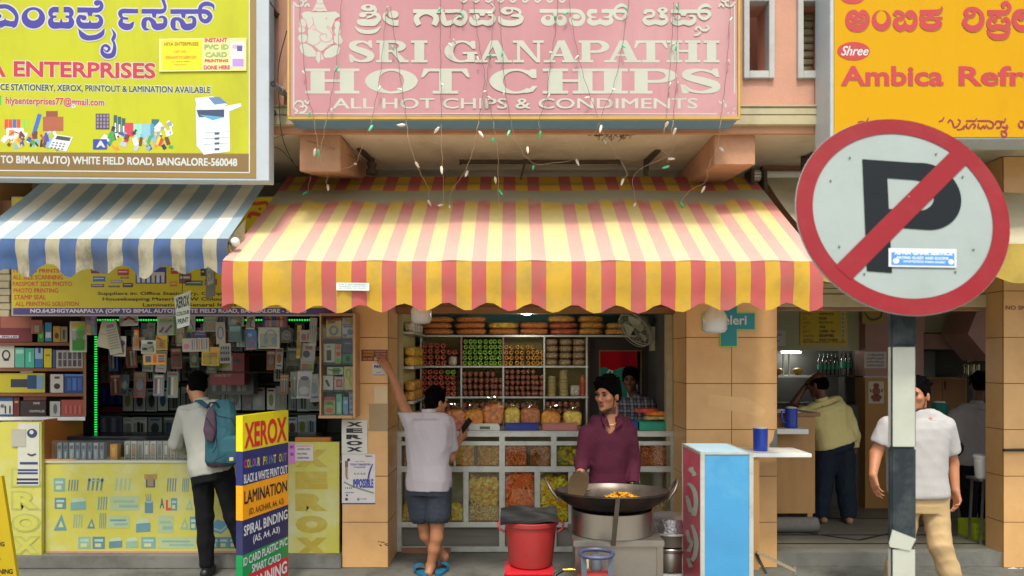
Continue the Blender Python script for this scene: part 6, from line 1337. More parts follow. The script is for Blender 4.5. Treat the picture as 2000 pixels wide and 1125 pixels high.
p4,d4=person('person in a pale grey shirt and black trousers wearing a backpack at the stationery counter',(A3(410,1120,y4)[0],y4,0),A3(412,912,y4),A3(394,788,y4+.07),(.99,-.12,0),A3(384,758,y4+.13),(-.55,.72,-.42),hup=(-.1,.35,.9),skinm=SKB,arms=[(A3(362,806,y4+.06),A3(344,866,y4+.13),A3(362,882,y4+.32),(.4,.9,0),(0,0,-1),.4,1),(A3(432,806,y4+.02),A3(452,862,y4+.06),A3(440,872,y4+.28),(-.3,.95,0),(0,0,-1),.4,-1)],legs=[(A3(396,925,y4),A3(400,1010,y4+.02),(A3(402,1110,y4)[0],y4+.02,.10),(-.1,1,0)),(A3(436,925,y4),A3(455,1008,y4+.03),(A3(480,1100,y4)[0],y4+.1,.10),(.1,1,0))],shirt=(GSH,.026,-.06,[1.7,1.7],.008),trousers=(BTR,.005,.004),hair='short',wide=.98,seed=15,face=True,h=.0075)
for a,fd in(((A3(402,1110,y4)[0],y4+.02,.10),(-.1,1,0)),((A3(480,1100,y4)[0],y4+.1,.10),(.1,1,0))):shoe(p4,a,fd,BLACK)
BPT=cloth('backpack_teal','#305862',var=.08,bump=.15);BPM=cloth('backpack_maroon','#4A3B46',var=.08);BPD=cloth('backpack_dark','#23262C')
bp=thing('backpack','teal and maroon backpack worn on the back of the stationery customer','backpack',A3(430,918,y4-.16))
g=Field();g.loft(A3(432,912,y4-.16),unit((-.05,.06,.99)),np.array((.97,-.22,0)),[(0,.105,.050,0),(.05,.135,.078,0),(.25,.138,.092,0),(.42,.122,.082,0),(.52,.090,.055,0),(.555,.05,.03,0)],.02)
mesh_obj('pack_body',g.mesh(.007,wr=.005,seed=3),BPT,bp,[BPM,BPD],lambda q:np.where(q[:,2]<A3(0,905,y4-.16)[2]+.015*np.sin(q[:,0]*20),1,0))
g=Field();g.loft(A3(447,905,y4-.235),unit((-.05,.05,.99)),np.array((.97,-.22,0)),[(0,.085,.03,0),(.10,.10,.045,0),(.2,.085,.035,0),(.225,.06,.015,0)],.02);mesh_obj('front_pocket',g.mesh(.007,wr=.003),BPT,bp)
g=Field();g.loft(A3(409,862,y4-.245),unit((.18,.05,.98)),np.array((.97,-.25,0)),[(0,.035,.015,0),(.08,.06,.03,0),(.2,.045,.025,0),(.27,.02,.01,0)],.02);mesh_obj('side_panel',g.mesh(.006),BPM,bp)
mb=MB();mb.tube([Vector(A3(u,v,y4-.29))for u,v in((417,800),(425,812),(452,818),(462,835))],.004,BPD,6);mb.tube([Vector(A3(u,v,y4-.285))for u,v in((402,815),(420,840),(424,870),(415,885))],.003,BPD,6);mb.build('zip',bp,smooth=60)
mb=MB();mb.tube([Vector(A3(u,v,yy))for u,v,yy in((404,798,y4-.2),(410,787,y4-.19),(421,786,y4-.19),(428,796,y4-.2))],.008,BPD,8);mb.build('handle',bp,smooth=60)
for pts in(((405,795,y4-.16),(388,782,y4+.0),(372,800,y4+.17)),((440,795,y4-.16),(432,782,y4+.0),(440,800,y4+.15))):mb=MB();q=[Vector(A3(*p))for p in pts];mb.bar(q[0],q[1],.05,.012,BPT);mb.bar(q[1],q[2],.05,.012,BPT);mb.build('strap',bp)
mb=MB();mb.bar(Vector(A3(416,902,y4-.29)),Vector(A3(440,888,y4-.30)),.003,.022,BPD,up=(0,1,0));mb.box(*[c for q in zip(A3(448,900,y4-.303),A3(456,893,y4-.298))for c in q],flat('#C9B48A'));mb.build('tag',bp)
YSHM=cloth('pale_yellow_shirt','#CFC386',dirt=('#a89a55',.25,3));NVT=cloth('navy_trousers','#1B2430',var=.12);y5=7.72;f5=.13
p5,d5=person('person in a pale yellow shirt and navy trousers seen from behind, hand at his ear',(A3(1630,1020,y5)[0],y5,f5),A3(1630,862,y5),A3(1606,784,y5),(.99,.10,0),A3(1597,752,y5+.04),(-.62,.75,-.2),skinm=SKC,arms=[(A3(1566,806,y5),A3(1546,795,y5+.17),A3(1572,756,y5+.16),(.45,-.1,.85),(.7,-.5,0),.6,1),(A3(1652,806,y5),A3(1668,850,y5+.02),A3(1669,873,y5+.04),(0,.1,-1),(-1,0,0),.6,-1)],legs=[(A3(1613,890,y5),A3(1608,955,y5),(A3(1602,1010,y5)[0],y5,f5+.09),(-.2,.9,0)),(A3(1648,890,y5),A3(1652,955,y5),(A3(1655,1012,y5)[0],y5-.02,f5+.09),(.2,.9,0))],shirt=(YSHM,.034,-.04,[1.35,1.9],.008),trousers=(NVT,.006,.026),hair='bald',wide=1.16,deep=1.15,seed=21,face=False,hs=1.03,h=.0075)
for a,fd in(((A3(1602,1010,y5)[0],y5,f5+.09),(-.2,.9,0)),((A3(1655,1012,y5)[0],y5-.02,f5+.09),(.2,.9,0))):
 an=np.array(a);g=Field();b=np.array((an[0],an[1],f5+.035));fd=unit(fd);g.cone(b-fd*.06,b+fd*.12,.038,.034,.02);g.cone(an,b,.04,.035,.02);mesh_obj('shoe',g.mesh(.0075),mat('tan_sandal','#8A6A4E',rough=.6),p5)
WTS=cloth('white_tshirt','#AAA8A5',dirt=('#b5b0a8',.2,3));KHK=cloth('khaki_trousers','#B59A6E',var=.07);y6=5.6
p6,d6=person('person in a white t-shirt and khaki trousers walking past behind the sign pole',(A3(1790,1120,y6)[0],y6,0),A3(1795,962,y6),A3(1791,806,y6),(1,0.06,0),A3(1791,773,y6-.02),(-.80,-.58,-.05),skinm=SKD,arms=[(A3(1735,832,y6),A3(1711,885,y6+.02),A3(1705,928,y6-.08),(.10,-.2,-.97),(.95,.2,0),.5,1),(A3(1846,832,y6),A3(1860,905,y6+.05),A3(1866,958,y6-.02),(.03,-.25,-.97),(-.9,-.2,0),.8,-1)],legs=[(A3(1770,975,y6),A3(1762,1070,y6-.02),(A3(1758,1110,y6)[0],y6+.12,.09),(0,-1,0)),(A3(1824,975,y6),A3(1836,1065,y6-.10),(A3(1850,1110,y6)[0],y6-.12,.09),(.05,-1,0))],shirt=(WTS,.036,-.02,[.55,.62],.004),trousers=(KHK,.006,.014),hair='short',wide=1.12,deep=1.2,belly=.03,beard=True,seed=31,hs=1.04,collar=False)
for a,fd in(((A3(1758,1110,y6)[0],y6+.12,.09),(0,-1,0)),((A3(1850,1110,y6)[0],y6-.12,.09),(.05,-1,0))):shoe(p6,a,fd,WHITEP)
GR2=cloth('grey_shirt','#8F8B8A');y7=7.45
p7,d7=person('person in a grey shirt and black trousers seen from behind beside the right pillar',(A3(1905,1040,y7)[0],y7,f5),A3(1908,895,y7),A3(1908,790,y7),(1,.15,0),A3(1912,753,y7+.02),(.2,.97,-.1),skinm=SKC,arms=[(A3(1868,812,y7),A3(1866,865,y7+.03),A3(1880,890,y7+.2),(.4,.9,0),(0,0,-1),.5,1),(A3(1948,812,y7),A3(1955,865,y7+.03),A3(1945,890,y7+.2),(-.3,.9,0),(0,0,-1),.5,-1)],legs=[(A3(1892,905,y7),A3(1892,970,y7),(A3(1892,1040,y7)[0],y7,f5+.09),(0,1,0)),(A3(1925,905,y7),A3(1926,970,y7),(A3(1926,1040,y7)[0],y7,f5+.09),(0,1,0))],shirt=(GR2,.028,-.06,[.8,.8],.006),trousers=(BTR,.004,.012),hair='short',wide=1.08,seed=41,face=False,h=.0075)
RDP=mat('red_plastic','#A02A28',rough=.45,var=.08,vs=5,dirt=('#7a4a40',.35,6));RD2=mat('red_stool_plastic','#C0202C',rough=.4,var=.06)
KAD=mat('sooty_iron','#1E1A16',rough=.55,metal=.5,var=.4,vs=7,dirt=('#5a3f26',.6,5),bump=.1);KIN=mat('worn_pan_iron','#6d665c',rough=.4,metal=.7,var=.25,vs=8,dirt=('#3a2a1c',.6,6))
STN=mat('brushed_steel','#A5A096',rough=.3,metal=.95,var=.15,vs=5,stretch=(1,1,.1),dirt=('#5d5344',.35,5));STN2=mat('steel_table','#98948A',rough=.4,metal=.8,var=.12,vs=4,dirt=('#6c5f48',.5,4));FOIL=mat('foil','#B5B5BC',rough=.25,metal=.9,var=.2,vs=20,bump=1,bs=30)
st=thing('stool','red plastic stool on the pavement carrying the red bucket','stool',(X(1033,5.28),5.28,0));x=X(1033,5.28);z=Z(1103,5.28)
mb=MB();mb.box(x-.175,x+.175,5.10,5.46,z-.035,z,RD2);mb.build('seat',st,bevel=.015)
for sx in(-1,1):
 for sy in(-1,1):mb=MB();a=Vector((x+sx*.145,5.28+sy*.15,z-.0355));b=Vector((x+sx*.185,5.28+sy*.19,0));mb.bar(a,b,.05,.05,RD2);mb.build('leg',st,bevel=.006)
mb=MB();mb.box(x-.155,x+.155,5.105,5.118,z-.1,z-.036,RD2);mb.build('apron',st)
bk=thing('bucket','big red plastic bucket with dented rim on a red stool beside the stove','bucket',(x+.012,5.28,z+.001));bx=x+.014;hb=Z(1013,5.28)-z
mb=MB();mb.lathe([(.135,0),(.150,.01),(.158,.04),(.188,hb*.93),(.188,hb*.935),(.18,hb*.93),(.145,.03),(.0,.025)],(bx,5.28,z+.001),RDP,40,cap1=False);mb.build('body',bk,smooth=40)
mb=MB();mb.lathe([(.189,hb*.90),(.200,hb*.905),(.203,hb*.985),(.196,hb),(.186,hb*.985),(.186,hb*.9)],(bx,5.28,z+.001),RDP,40,cap0=False,cap1=False);mb.build('rim',bk,smooth=40)
for sx in(-1,1):mb=MB();mb.tube([(bx+sx*.20,5.27,z+hb*.97),(bx+sx*.235,5.26,z+hb*.92),(bx+sx*.225,5.25,z+hb*.80),(bx+sx*.19,5.24,z+hb*.74)],.009,RDP,8);mb.build('handle_lug',bk,smooth=60)
mb=MB()
def lidp(s,t):a=x-.205+.41*s;return(a,5.10+.36*t,z+hb+.006+.02*s+.035*t*(1-.3*s)+.008*math.sin(9*s+5*t)+.012*abs(math.sin(7*t+3*s)))
mb.grid(lidp,22,14,BLACK);lid=mb.build('bin_lid',smooth=40,solid=.018);tag(lid,'crumpled black plastic lid lying on the red bucket','lid')
yt0,yt1=4.98,5.5;tz=Z(1056,4.98)
tb=thing('stove_table','steel sided stove table carrying the burner ring and pan','table',(X(1208,5.2),5.2,0))
mb=MB();mb.box(X(1120,yt0),X(1298,yt0),yt0,yt1,tz-.045,tz,STN2);mb.build('top',tb,bevel=.005)
mb=MB();mb.box(X(1130,yt0),X(1290,yt0),yt0+.02,yt1-.02,.03,tz-.0455,STN2);mb.build('cabinet',tb,bevel=.003)
mb=MB();mb.box(X(1284,yt0),X(1296,yt0),yt0+.012,yt0+.05,0,tz-.046,STN);mb.box(X(1124,yt0),X(1134,yt0),yt0+.012,yt0+.05,0,tz-.046,STN);mb.build('leg',tb)
S=Surf((0,yt0+.0195,0));mb=MB();S.rect(mb,1190,1093,1198,1122,flat('#B0252A'),.002);S.text(mb,'16.5',1191,1096,1197,1118,LWH,.004,bold=.02);S.text(mb,'2 in',1140,1090,1146,1112,flat('#2f4a30'),.004,bold=.02);S.rect(mb,1136,1086,1150,1118,flat('#C9C4A0'),.002);mb.build('label',tb)
kc=Vector((X(1195,5.25),5.25,0));rz0=tz+.001;rh=Z(1008,5.0)-tz+.01
mb=MB();mb.lathe([(.285,rz0),(.292,rz0+.004),(.292,rz0+rh-.004),(.286,rz0+rh),(.28,rz0+rh-.004),(.28,rz0)],kc,STN,48,cap0=False,cap1=False);tag(mb.build('burner_ring',smooth=40),'brushed steel burner ring standing on stove table under the pan','burner')
kd=thing('frying_pan','large sooty round iron frying pan with two loop handles over the burner','pan',(kc.x,kc.y,rz0+rh));zr=Z(960,5.25);TM=Matrix.Translation((kc.x,kc.y,zr))@Matrix.Rotation(math.radians(-3),4,'X')@Matrix.Translation((-kc.x,-kc.y,-zr));zb=rz0+rh-.05
mb=MB();mb.M=TM;n=12;prof=[(.02+.385*math.sin(i/n*1.35)/math.sin(1.35),zb+(zr-zb)*((1-math.cos(i/n*1.35))/(1-math.cos(1.35)))**.9)for i in range(n+1)]
mb.lathe(prof,kc,KAD,56,cap1=False);mb.lathe([(.405,zr),(.412,zr+.004),(.408,zr+.010),(.398,zr+.006)],kc,KAD,56,cap0=False,cap1=False);mb.build('outer_bowl',kd,smooth=50)
mb=MB();mb.M=TM;mb.lathe([(r_-.008 if r_>.03 else .0,z_+.012)for r_,z_ in reversed(prof)],kc,KIN,56,cap0=False,cap1=True);mb.build('inner_bowl',kd,smooth=50)
for sx in(-1,1):
 mb=MB();mb.M=TM;b=kc+Vector((sx*.385,0,zr-.03));mb.tube([b+Vector((0,-.075,-.02)),b+Vector((sx*.05,-.07,.04)),b+Vector((sx*.082,-.035,.10)),b+Vector((sx*.088,0,.115)),b+Vector((sx*.082,.035,.10)),b+Vector((sx*.05,.07,.04)),b+Vector((0,.075,-.02))],.011,KIN,8);mb.build('handle',kd,smooth=60)
o_=MB();o_.M=TM;R=random.Random(2)
oil=MB();oil.M=TM;oil.lathe([(0,0),(.30,0)],(kc.x,kc.y,zr-.075),mat('hot_oil','#6d4a16',rough=.08,var=.1,coat=1),40,cap0=False,cap1=False);tag(oil.build('cooking_oil'),'brown hot oil lying in the big frying pan','oil')['kind']='stuff'
CH1=mat('fried_chip','#C48E1C',rough=.5,var=.2,vs=30)
for i in range(90):
 a=R.uniform(0,6.28);r_=R.uniform(0,1)**.5;p=Vector((kc.x+.075+.115*r_*math.cos(a),kc.y+.02+.12*r_*math.sin(a),zr-.052+.06*(1-r_)*R.random()+.005));q=R.uniform(0,6.28);d=Vector((math.cos(q),math.sin(q),R.uniform(-.4,.4)));e=Vector((-d.y,d.x,R.uniform(-.4,.4)));w_=R.uniform(.016,.028)
 o_.add([p+d*w_*math.cos(t)+e*w_*.8*math.sin(t)+Vector((0,0,.006*math.cos(2*t)))for t in[k*math.pi/4 for k in range(8)]],[tuple(range(8))],CH1)
o_=o_.build('frying_chips',solid=.003);o_['kind']='stuff';tag(o_,'heap of yellow chips frying in the big pan','snacks')
sk=thing('skimmer','broad brown worn skimmer blade in the cook hand over the pan','skimmer',W(1133,968,5.35));mb=MB()
bl0,bl1=W(1126,972,5.18),W(1137,922,5.55);SKM=mat('worn_brass_blade','#4E3E28',rough=.5,metal=.4,var=.25,vs=9,dirt=('#2f2416',.5,8))
def skp(s,t):c=bl0.lerp(bl1,t);w_=.062*math.sin(math.pi*min(1,.18+t*.82))**.6+.012;return c+Vector(((s-.5)*2*w_,.02*(2*s-1)**2,.01*(2*s-1)**2+.025*math.sin(math.pi*t)))
mb.grid(skp,10,14,SKM);mb.build('blade',sk,smooth=60,solid=.004)
mb=MB();mb.tube([bl1,W(1135,938,5.66),W(1134,948,5.72)],.010,SKM,8);mb.build('handle',sk,smooth=60)
mb=MB();y_=kc.y-.418;mb.bar((X(1207,y_),y_,zr+.035),(X(1206,y_-.06),4.965,tz-.03),.030,.006,KIN,up=(0,1,0));tag(mb.build('iron_strap'),'upright dark iron strap hooked on front rim of the frying pan','strap')
gc=Vector((X(1167,4.72),4.78,0));BLG=mat('cylinder_blue_grey','#5d6a76',rough=.5,metal=.3,var=.12,dirt=('#6d5638',.4,7));CYR=mat('cylinder_red','#8e2a26',rough=.45,var=.1,dirt=('#5a3a2c',.4,5))
gs=thing('gas_cylinder','red gas cylinder with round blue-grey guard ring in front of the stove','gas cylinder',gc);zg=Z(1081,4.78)
mb=MB();mb.lathe([(.13,0),(.15,.03),(.155,.1),(.155,.34),(.14,.42),(.09,.465),(.04,.48)],gc,CYR,32);mb.build('tank',gs,smooth=50)
mb=MB();mb.tube([gc+Vector((.108*math.cos(t),.108*math.sin(t),zg))for t in[2*math.pi*i/32 for i in range(32)]],.014,mat('guard_ring','#4c5a78',rough=.45,metal=.4,var=.3,vs=6,dirt=('#6b4a2c',.8,6)),10,closed=True);mb.build('guard_ring',gs,smooth=60)
for a in(1.5,3.7,5.7):mb=MB();mb.bar(gc+Vector((.1*math.cos(a),.1*math.sin(a),.44)),gc+Vector((.106*math.cos(a),.106*math.sin(a),zg)),.035,.008,BLG);mb.build('guard_post',gs)
mb=MB();mb.lathe([(.035,.475),(.04,.49),(.034,.52),(.036,zg-.03),(.025,zg-.01)],gc,BLG,16);mb.build('valve',gs,smooth=40)
BRS=mat('brass','#C9A24A',rough=.3,metal=.9,var=.1)
hs_=thing('gas_hose','black gas hose with brass joint left of the stove table','hose',W(1090,1118,5.0));mb=MB();mb.tube([W(1075,1140,4.95),W(1086,1121,5.0),W(1100,1113,5.0)],.012,BLACK,10);mb.build('hose',hs_,smooth=60)
mb=MB();a,b=W(1099,1113,5.0),W(1131,1113,5.0);mb.tube([a,a.lerp(b,.3),a.lerp(b,.31),a.lerp(b,.6),a.lerp(b,.61),b],[.009,.009,.014,.014,.008,.008],BRS,10);mb.build('brass_joint',hs_,smooth=40)
pc=Vector((X(1309,5.65),5.68,0));mb=MB()
z0,z1,z2,z3=Z(1112,5.65),Z(1066,5.65),Z(1036,5.65),Z(1006,5.65)
mb=MB();mb.lathe([(.13,0),(.145,.01),(.145,z0-.004),(.13,z0)],pc,WHITEP,30);tag(mb.build('white_drum',smooth=40),'white plastic drum at bottom of the pot stack beside the blue cabinet','drum')
pt=thing('steel_pot','shiny straight steel pot in middle of the pot stack','pot',pc+Vector((0,0,z0)));mb=MB();mb.lathe([(.13,z0+.002),(.155,z0+.012),(.158,z0+.03),(.158,z1-.01),(.15,z1)],pc,STN,40);mb.build('body',pt,smooth=40)
mb=MB();mb.lathe([(.159,z1-.03),(.166,z1-.025),(.166,z1-.008),(.159,z1-.003)],pc,STN,40,cap0=False,cap1=False);mb.build('rim',pt,smooth=40)
pt=thing('steel_pot','dull aluminium cooking pot second from top of the pot stack','pot',pc+Vector((0,0,z1)));mb=MB();mb.lathe([(.10,z1+.001),(.14,z1+.012),(.160,z2-.03),(.162,z2-.004),(.155,z2)],pc,mat('dull_aluminium','#9a968c',rough=.5,metal=.7,var=.15,dirt=('#6a6250',.4,5)),40);mb.build('body',pt,smooth=40)
mb=MB();mb.lathe([(.164,z2-.016),(.178,z2-.012),(.178,z2-.002),(.163,z2+.002)],pc,ALU,40,cap0=False,cap1=False);mb.build('rim',pt,smooth=40)
mb=MB();R=random.Random(8);mb.lathe([(.17,z2+.003),(.168,z2+.02),(.162,z3-.012),(.135,z3-.002),(.07,z3+.006),(.0,z3+.003)],pc,FOIL,40,cap1=False);tag(mb.build('foil_cover',smooth=60),'crinkled silver foil cover on top of the pot stack','foil cover')
CBL=mat('cabinet_blue_sheet','#4191BF',rough=.4,var=.10,vs=2.2,dirt=('#6fb2cf',.55,1.8));CPK=mat('cabinet_pink_sheet','#C24B5C',rough=.45,var=.06,vs=3,dirt=('#cf8a8a',.35,3));CTP=mat('cabinet_top','#9FC6D6',rough=.35,var=.08,dirt=('#c9d6d6',.4,4))
c0x,c1x,cy0,cy1=X(1368,5.0),X(1472,5.0),5.0,5.55;cz=Z(884,5.0)
cb=thing('cabinet','tall blue and pink display cabinet with aluminium edges and white lettering','cabinet',((c0x+c1x)/2,5.27,0))
mb=MB();mb.box(c0x+.012,c1x-.012,cy0+.006,cy1,.05,cz-.012,CBL);mb.build('front_panel',cb)
mb=MB();mb.box(c0x+.004,c0x+.0115,cy0+.02,cy1-.02,.05,cz-.02,CPK);mb.build('side_panel',cb)
mb=MB();mb.box(c0x+.012,c1x-.012,cy0+.02,cy1-.01,cz-.0115,cz-.002,CTP);mb.build('top_panel',cb)
mb=MB()
for a in(c0x,c1x-.03):
 mb.box(a,a+.03,cy0,cy0+.018,0,cz,ALU);mb.box(a,a+.018,cy1-.018,cy1+.002,0,cz,ALU);mb.box(a,a+.018,cy0+.0185,cy1-.0185,cz-.02,cz+.001,ALU)
mb.box(c0x+.0305,c1x-.0305,cy0,cy0+.018,cz-.014,cz,ALU);mb.box(c0x+.02,c1x-.02,cy1-.016,cy1+.001,cz-.014,cz,ALU)
for zz_ in(.85,.55,.18,1.12):mb.ball((c0x+.015,cy0-.001,zz_),.006,IRON,6,4);mb.ball((c1x-.014,cy0-.001,zz_-.04),.006,IRON,6,4)
mb.build('edge_frame',cb,bevel=.002)
S=Surf((c0x+.0035,0,0),(-1,0,0));mb=MB();kp=lambda*p:r(*p)
S.glyphs(mb,[kp((1346,915,7),(1357,925,7),(1357,928,5)),kp((1352,912,5),(1356,930,6))],CRM,.002,(0,0),1)
S.glyphs(mb,[kp((1343,945,5),(1350,948,7),(1358,962,9),(1360,985,9),(1356,1005,9),(1352,992,7)),kp((1342,968,5),(1346,985,8),(1350,1000,8),(1346,975,5)),kp((1352,1025,6),(1358,1042,8),(1361,1062,9),(1358,1085,9),(1352,1095,8)),kp((1343,1035,6),(1347,1055,8),(1352,1060,7),(1346,1078,8)),kp((1344,1090,6),(1350,1108,8))],CRM,.002,(0,0),1)
mb.build('lettering',cb)
ft=thing('side_table','white topped fold-out table with plywood side and iron foot by the tiled pillar','table',(X(1500,6.1),6.1,0));zt2=Z(886,6.0)
mb=MB();mb.box(X(1470,6.0),X(1586,6.0),6.0,6.42,zt2-.032,zt2,WHITEP);mb.build('table_top',ft,bevel=.004)
mb=MB();mb.box(X(1472,6.02),X(1483,6.02),6.02,6.4,.12,zt2-.033,PLY);mb.build('side_board',ft)
mb=MB();mb.bar(W(1478,1078,6.0),W(1552,1114,6.0),.045,.02,mat('plank_grey','#9a8a6c',rough=.7,var=.12));mb.bar(W(1476,1080,6.02),W(1496,1120,6.02),.02,.02,IRON);mb.bar(W(1552,1106,5.99),W(1552,1122,5.99),.02,.02,STEEL);mb.build('foot',ft)
JUG=mat('jug_blue_plastic','#1D3FA5',rough=.35,var=.05,coat=.3)
def jug(u,v0,v1,y,label,hside=-1,hy=0):
 p=W(u,v1,y);h_=Z(v0,y)-p.z;r_=h_*.28;t=thing('jug',label,'jug',p,'blue plastic water jugs')
 mb=MB();mb.lathe([(r_*.92,0),(r_,.008),(r_*.98,h_*.3),(r_*1.02,h_*.93),(r_*1.04,h_*.95),(r_*.95,h_*.95)],p,JUG,28);mb.build('body',t,smooth=40)
 mb=MB();mb.lathe([(r_*.9,h_*.951),(r_*.92,h_*.97),(r_*.8,h_),(r_*.3,h_*1.02)],p,WHITEP,28);mb.build('lid',t,smooth=40)
 mb=MB();mb.M=Matrix.Translation(p)@Matrix.Rotation(hy,4,'Z')@Matrix.Translation(-p);mb.tube([p+Vector((hside*r_*.98,-.01,h_*.82)),p+Vector((hside*r_*1.55,-.01,h_*.80)),p+Vector((hside*r_*1.62,-.01,h_*.5)),p+Vector((hside*r_*1.4,-.01,h_*.33)),p+Vector((hside*r_*.95,-.01,h_*.28))],.011,JUG,8);mb.build('handle',t,smooth=60)
jug(1485,834,883.5,6.2,'blue plastic jug with white lid on the fold-out table in front of the pillar',1,1.4)
wc=thing('serving_counter','plywood serving counter with white ledge inside the refreshment shop','counter',(X(1555,7.3),7.4,.13));y_=7.3
mb=MB();mb.box(rx0+.003,X(1592,y_),y_,y_+.5,Z(1003,y_),Z(814,y_),PLY);mb.build('body',wc,bevel=.003)
mb=MB();mb.box(rx0+.003,X(1601,y_),y_-.02,y_+.52,Z(813.6,y_),Z(806,y_),FRAMEW);mb.build('top',wc,bevel=.003)
mb=MB();mb.box(rx0+.004,X(1578,7.1),7.08,y_-.0205,Z(848,7.08),Z(838,7.08),WHITEP);mb.build('ledge',wc,bevel=.003)
mb=MB();mb.box(X(1578,y_),X(1588,y_),y_+.01,y_+.06,.131,Z(1003.4,y_),PLY);mb.build('leg',wc)
jug(1545,795,837.5,7.2,'blue plastic jug with side handle on the white ledge inside the refreshment shop',-1)
mb=MB();mb.tube([(rx0+.01,7.27,.131+.075),(X(1595,7.27),7.27,.131+.075)],.075,CEMENT,18);tag(mb.build('cement_roller',smooth=40),'grey cement block lying under the plywood counter','cement block')
def sheet(name,label,cat,surf,u0,v0,u1,v1,col,items=(),th=.008,dv=0):
 t=thing(name,label,cat,surf.p((u0+u1)/2,v1,.002));mb=MB();surf.slab(mb,u0,v0,u1,v1,flat(col),.002,th,dv);mb.build('board' if th>.006 else 'sheet',t)
 if items:
  mb=MB()
  for it in items:
   if it[0]=='t':_,tx,a,b,c,d,cc=it[:7];surf.text(mb,tx,a,b,c,d,flat(cc),th+.002,bold=it[7]if len(it)>7 else .02,dv=dv*(c-a)/(u1-u0))
   elif it[0]=='b':_,a,b,c,d,cc=it[:6];surf.rect(mb,a,b,c,d,flat(cc),th+(it[6]if len(it)>6 else .0012))
   elif it[0]=='r':surf.ribbon(mb,it[1],flat(it[2]),th+(it[3]if len(it)>3 else .0025))
   elif it[0]=='d':surf.disc(mb,it[1],it[2],flat(it[3]),th+(it[4]if len(it)>4 else .0018),(0,0),1)
  mb.build('print',t)
 return t
SB=Surf((0,YB,0));ML=['ಇಡ್ಲಿ (2) 30','ವಡೆ 25','ಇಡ್ಲಿ','ವಡೆ','ಕಾಫಿ ಟೀ','ಬಾದಾಮಿ ಹಾಲು','ಪಾರ್ಸೆಲ್'];MR=['CHAPATHI (For 2)','POORI','IDLY (For 2)','VADE','COFFEE - TEA','BADAM MILK','PARCEL TO LUNCH']
its=[('t',ML[i],1567,611+8.4*i,1567+(18,8,14,6,14,22,20)[i],616+8.4*i,'#A53A1C',.02)for i in range(7)]+[('t',MR[i],1599,611+8.4*i,1599+(28,14,26,12,31,29,36)[i],616+8.4*i,'#1e1a10',.04)for i in range(7)]+[('b',1642,600,1648,664,'#B9B4A0')]+[('t',str(30+5*i),1643,611+8.4*i,1647,616+8.4*i,'#55503c',.02)for i in range(7)]+[('t','SELF SERVICE ONLY',1567,667,1620,670,'#26324a',.03),('t','NO PARKING',1624,667,1651,670,'#B03A1C',.03)]
sheet('menu_board','yellow menu price board with dark lettering on the greenish rear wall','menu board',SB,1562,590,1654,674,'#C2A80E',its,.015)
sheet('notice','white paper notice on the greenish wall left of the menu board','notice',SB,1505,645,1534,676,'#B9B8B4',[('t','NOTICE',1510,652,1526,656,'#4a4a4a'),('t','CASH',1510,664,1522,668,'#4a4a4a')],.004)
SM=Surf((0,YB-.15,0))
sheet('notice','white paper notice with four lines of handwriting on the mauve pier','notice',SM,1688,687,1731,719,'#B7AEA6',[('t',('2 ಸಾಮಾನು','ಉಚಿತವಾಗಿ','ಇಲ್ಲಿ ಸಿಗುವು','ಇಲ್ಲಿಂದ ಹೊರಗೆ')[i],1692+(i==0)*3,690+7*i,1726,695+7*i,'#3a3634',.02)for i in range(4)],.004)
sheet('wall_calendar','pale sheet with a small seated red figure on the tan tiled pier','picture',SM,1696,745,1726,788,'#B5AE9E',[('d',(1711,753),(6,5),'#7A3A24'),('d',(1711,764),(8,8),'#8A4426'),('d',(1711,776),(11,6),'#7A3A24'),('r',[(1701,766,3),(1699,760,3)],'#7A3A24'),('r',[(1721,766,3),(1723,760,3)],'#7A3A24'),('b',1704,780,1718,784,'#8c2c20')],.004)
sheet('notice','dull yellow picture notice high on the mauve pier behind the road sign','notice',SM,1684,585,1727,632,'#9C8420',[('r',[(1688,610,3),(1700,624,4),(1718,620,4),(1722,608,3)],'#4a3a18')],.004)
EMT=mat('tube_glow','#E8ECF4',emit=5,var=0);tq=thing('tube_light','lit white tube light inside the kitchen hatch','lamp',W(1545,688,9.05));mb=MB();mb.tube([W(1527,688,9.05),W(1540,688,9.05)],.012,EMT,8);mb.tube([W(1543,688.5,9.05),W(1564,688.5,9.05)],.012,EMT,8);mb.build('tube',tq)
pl_=bpy.data.lights.new('tube_light_glow','POINT');pl_.energy=4;pl_.shadow_soft_size=.08;po_=bpy.data.objects.new('tube_light_glow',pl_);COL.objects.link(po_);po_.parent=tq;po_.location=W(1545,690,9.0)-WLOC[tq.name]
mb=MB();mb.box(X(1525,9.06),X(1566,9.06),9.065,9.1,Z(689,9.06),Z(685,9.06),WHITEP);mb.build('batten',tq)
mb=MB();mb.box(X(1518,8.75),X(1582,8.75),8.72,8.95,Z(737,8.75),Z(733,8.75),STEEL)
for u in(1530,1541):mb.box(X(u,8.75)-.008,X(u,8.75)+.008,8.74,8.76,Z(733,8.75),Z(690,8.75),STEEL)
tag(mb.build('wire_rack'),'grey metal rack with posts in the kitchen hatch below the tube light','rack')
for k,(u,v,c)in enumerate(((1524,730,'#B58A1E'),(1562,731,'#B58A1E'))):mb=MB();mb.ball((X(u,8.75),8.82,Z(733,8.75)+.045),(.06,.06,.045),flat(c),12,8);tag(mb.build('food_bundle',smooth=50),('small mustard yellow bundle at left end of the kitchen rack','flat mustard yellow bundle at right end of the kitchen rack')[k],'food')
PET=gmat('pet_plastic',.86);BGN=mat('bottle_green_label','#0E7A52',rough=.4,var=.05);CAPG=mat('bottle_cap_green','#0C6A48',rough=.4)
def bottle_spots():
 for i,u in enumerate((1602,1610,1618,1626,1634)):yield u,8.78,733,'row of five'
 for i,u in enumerate((1648,1656,1664,1672)):yield u,8.82,733,'row of four'
protoB=None
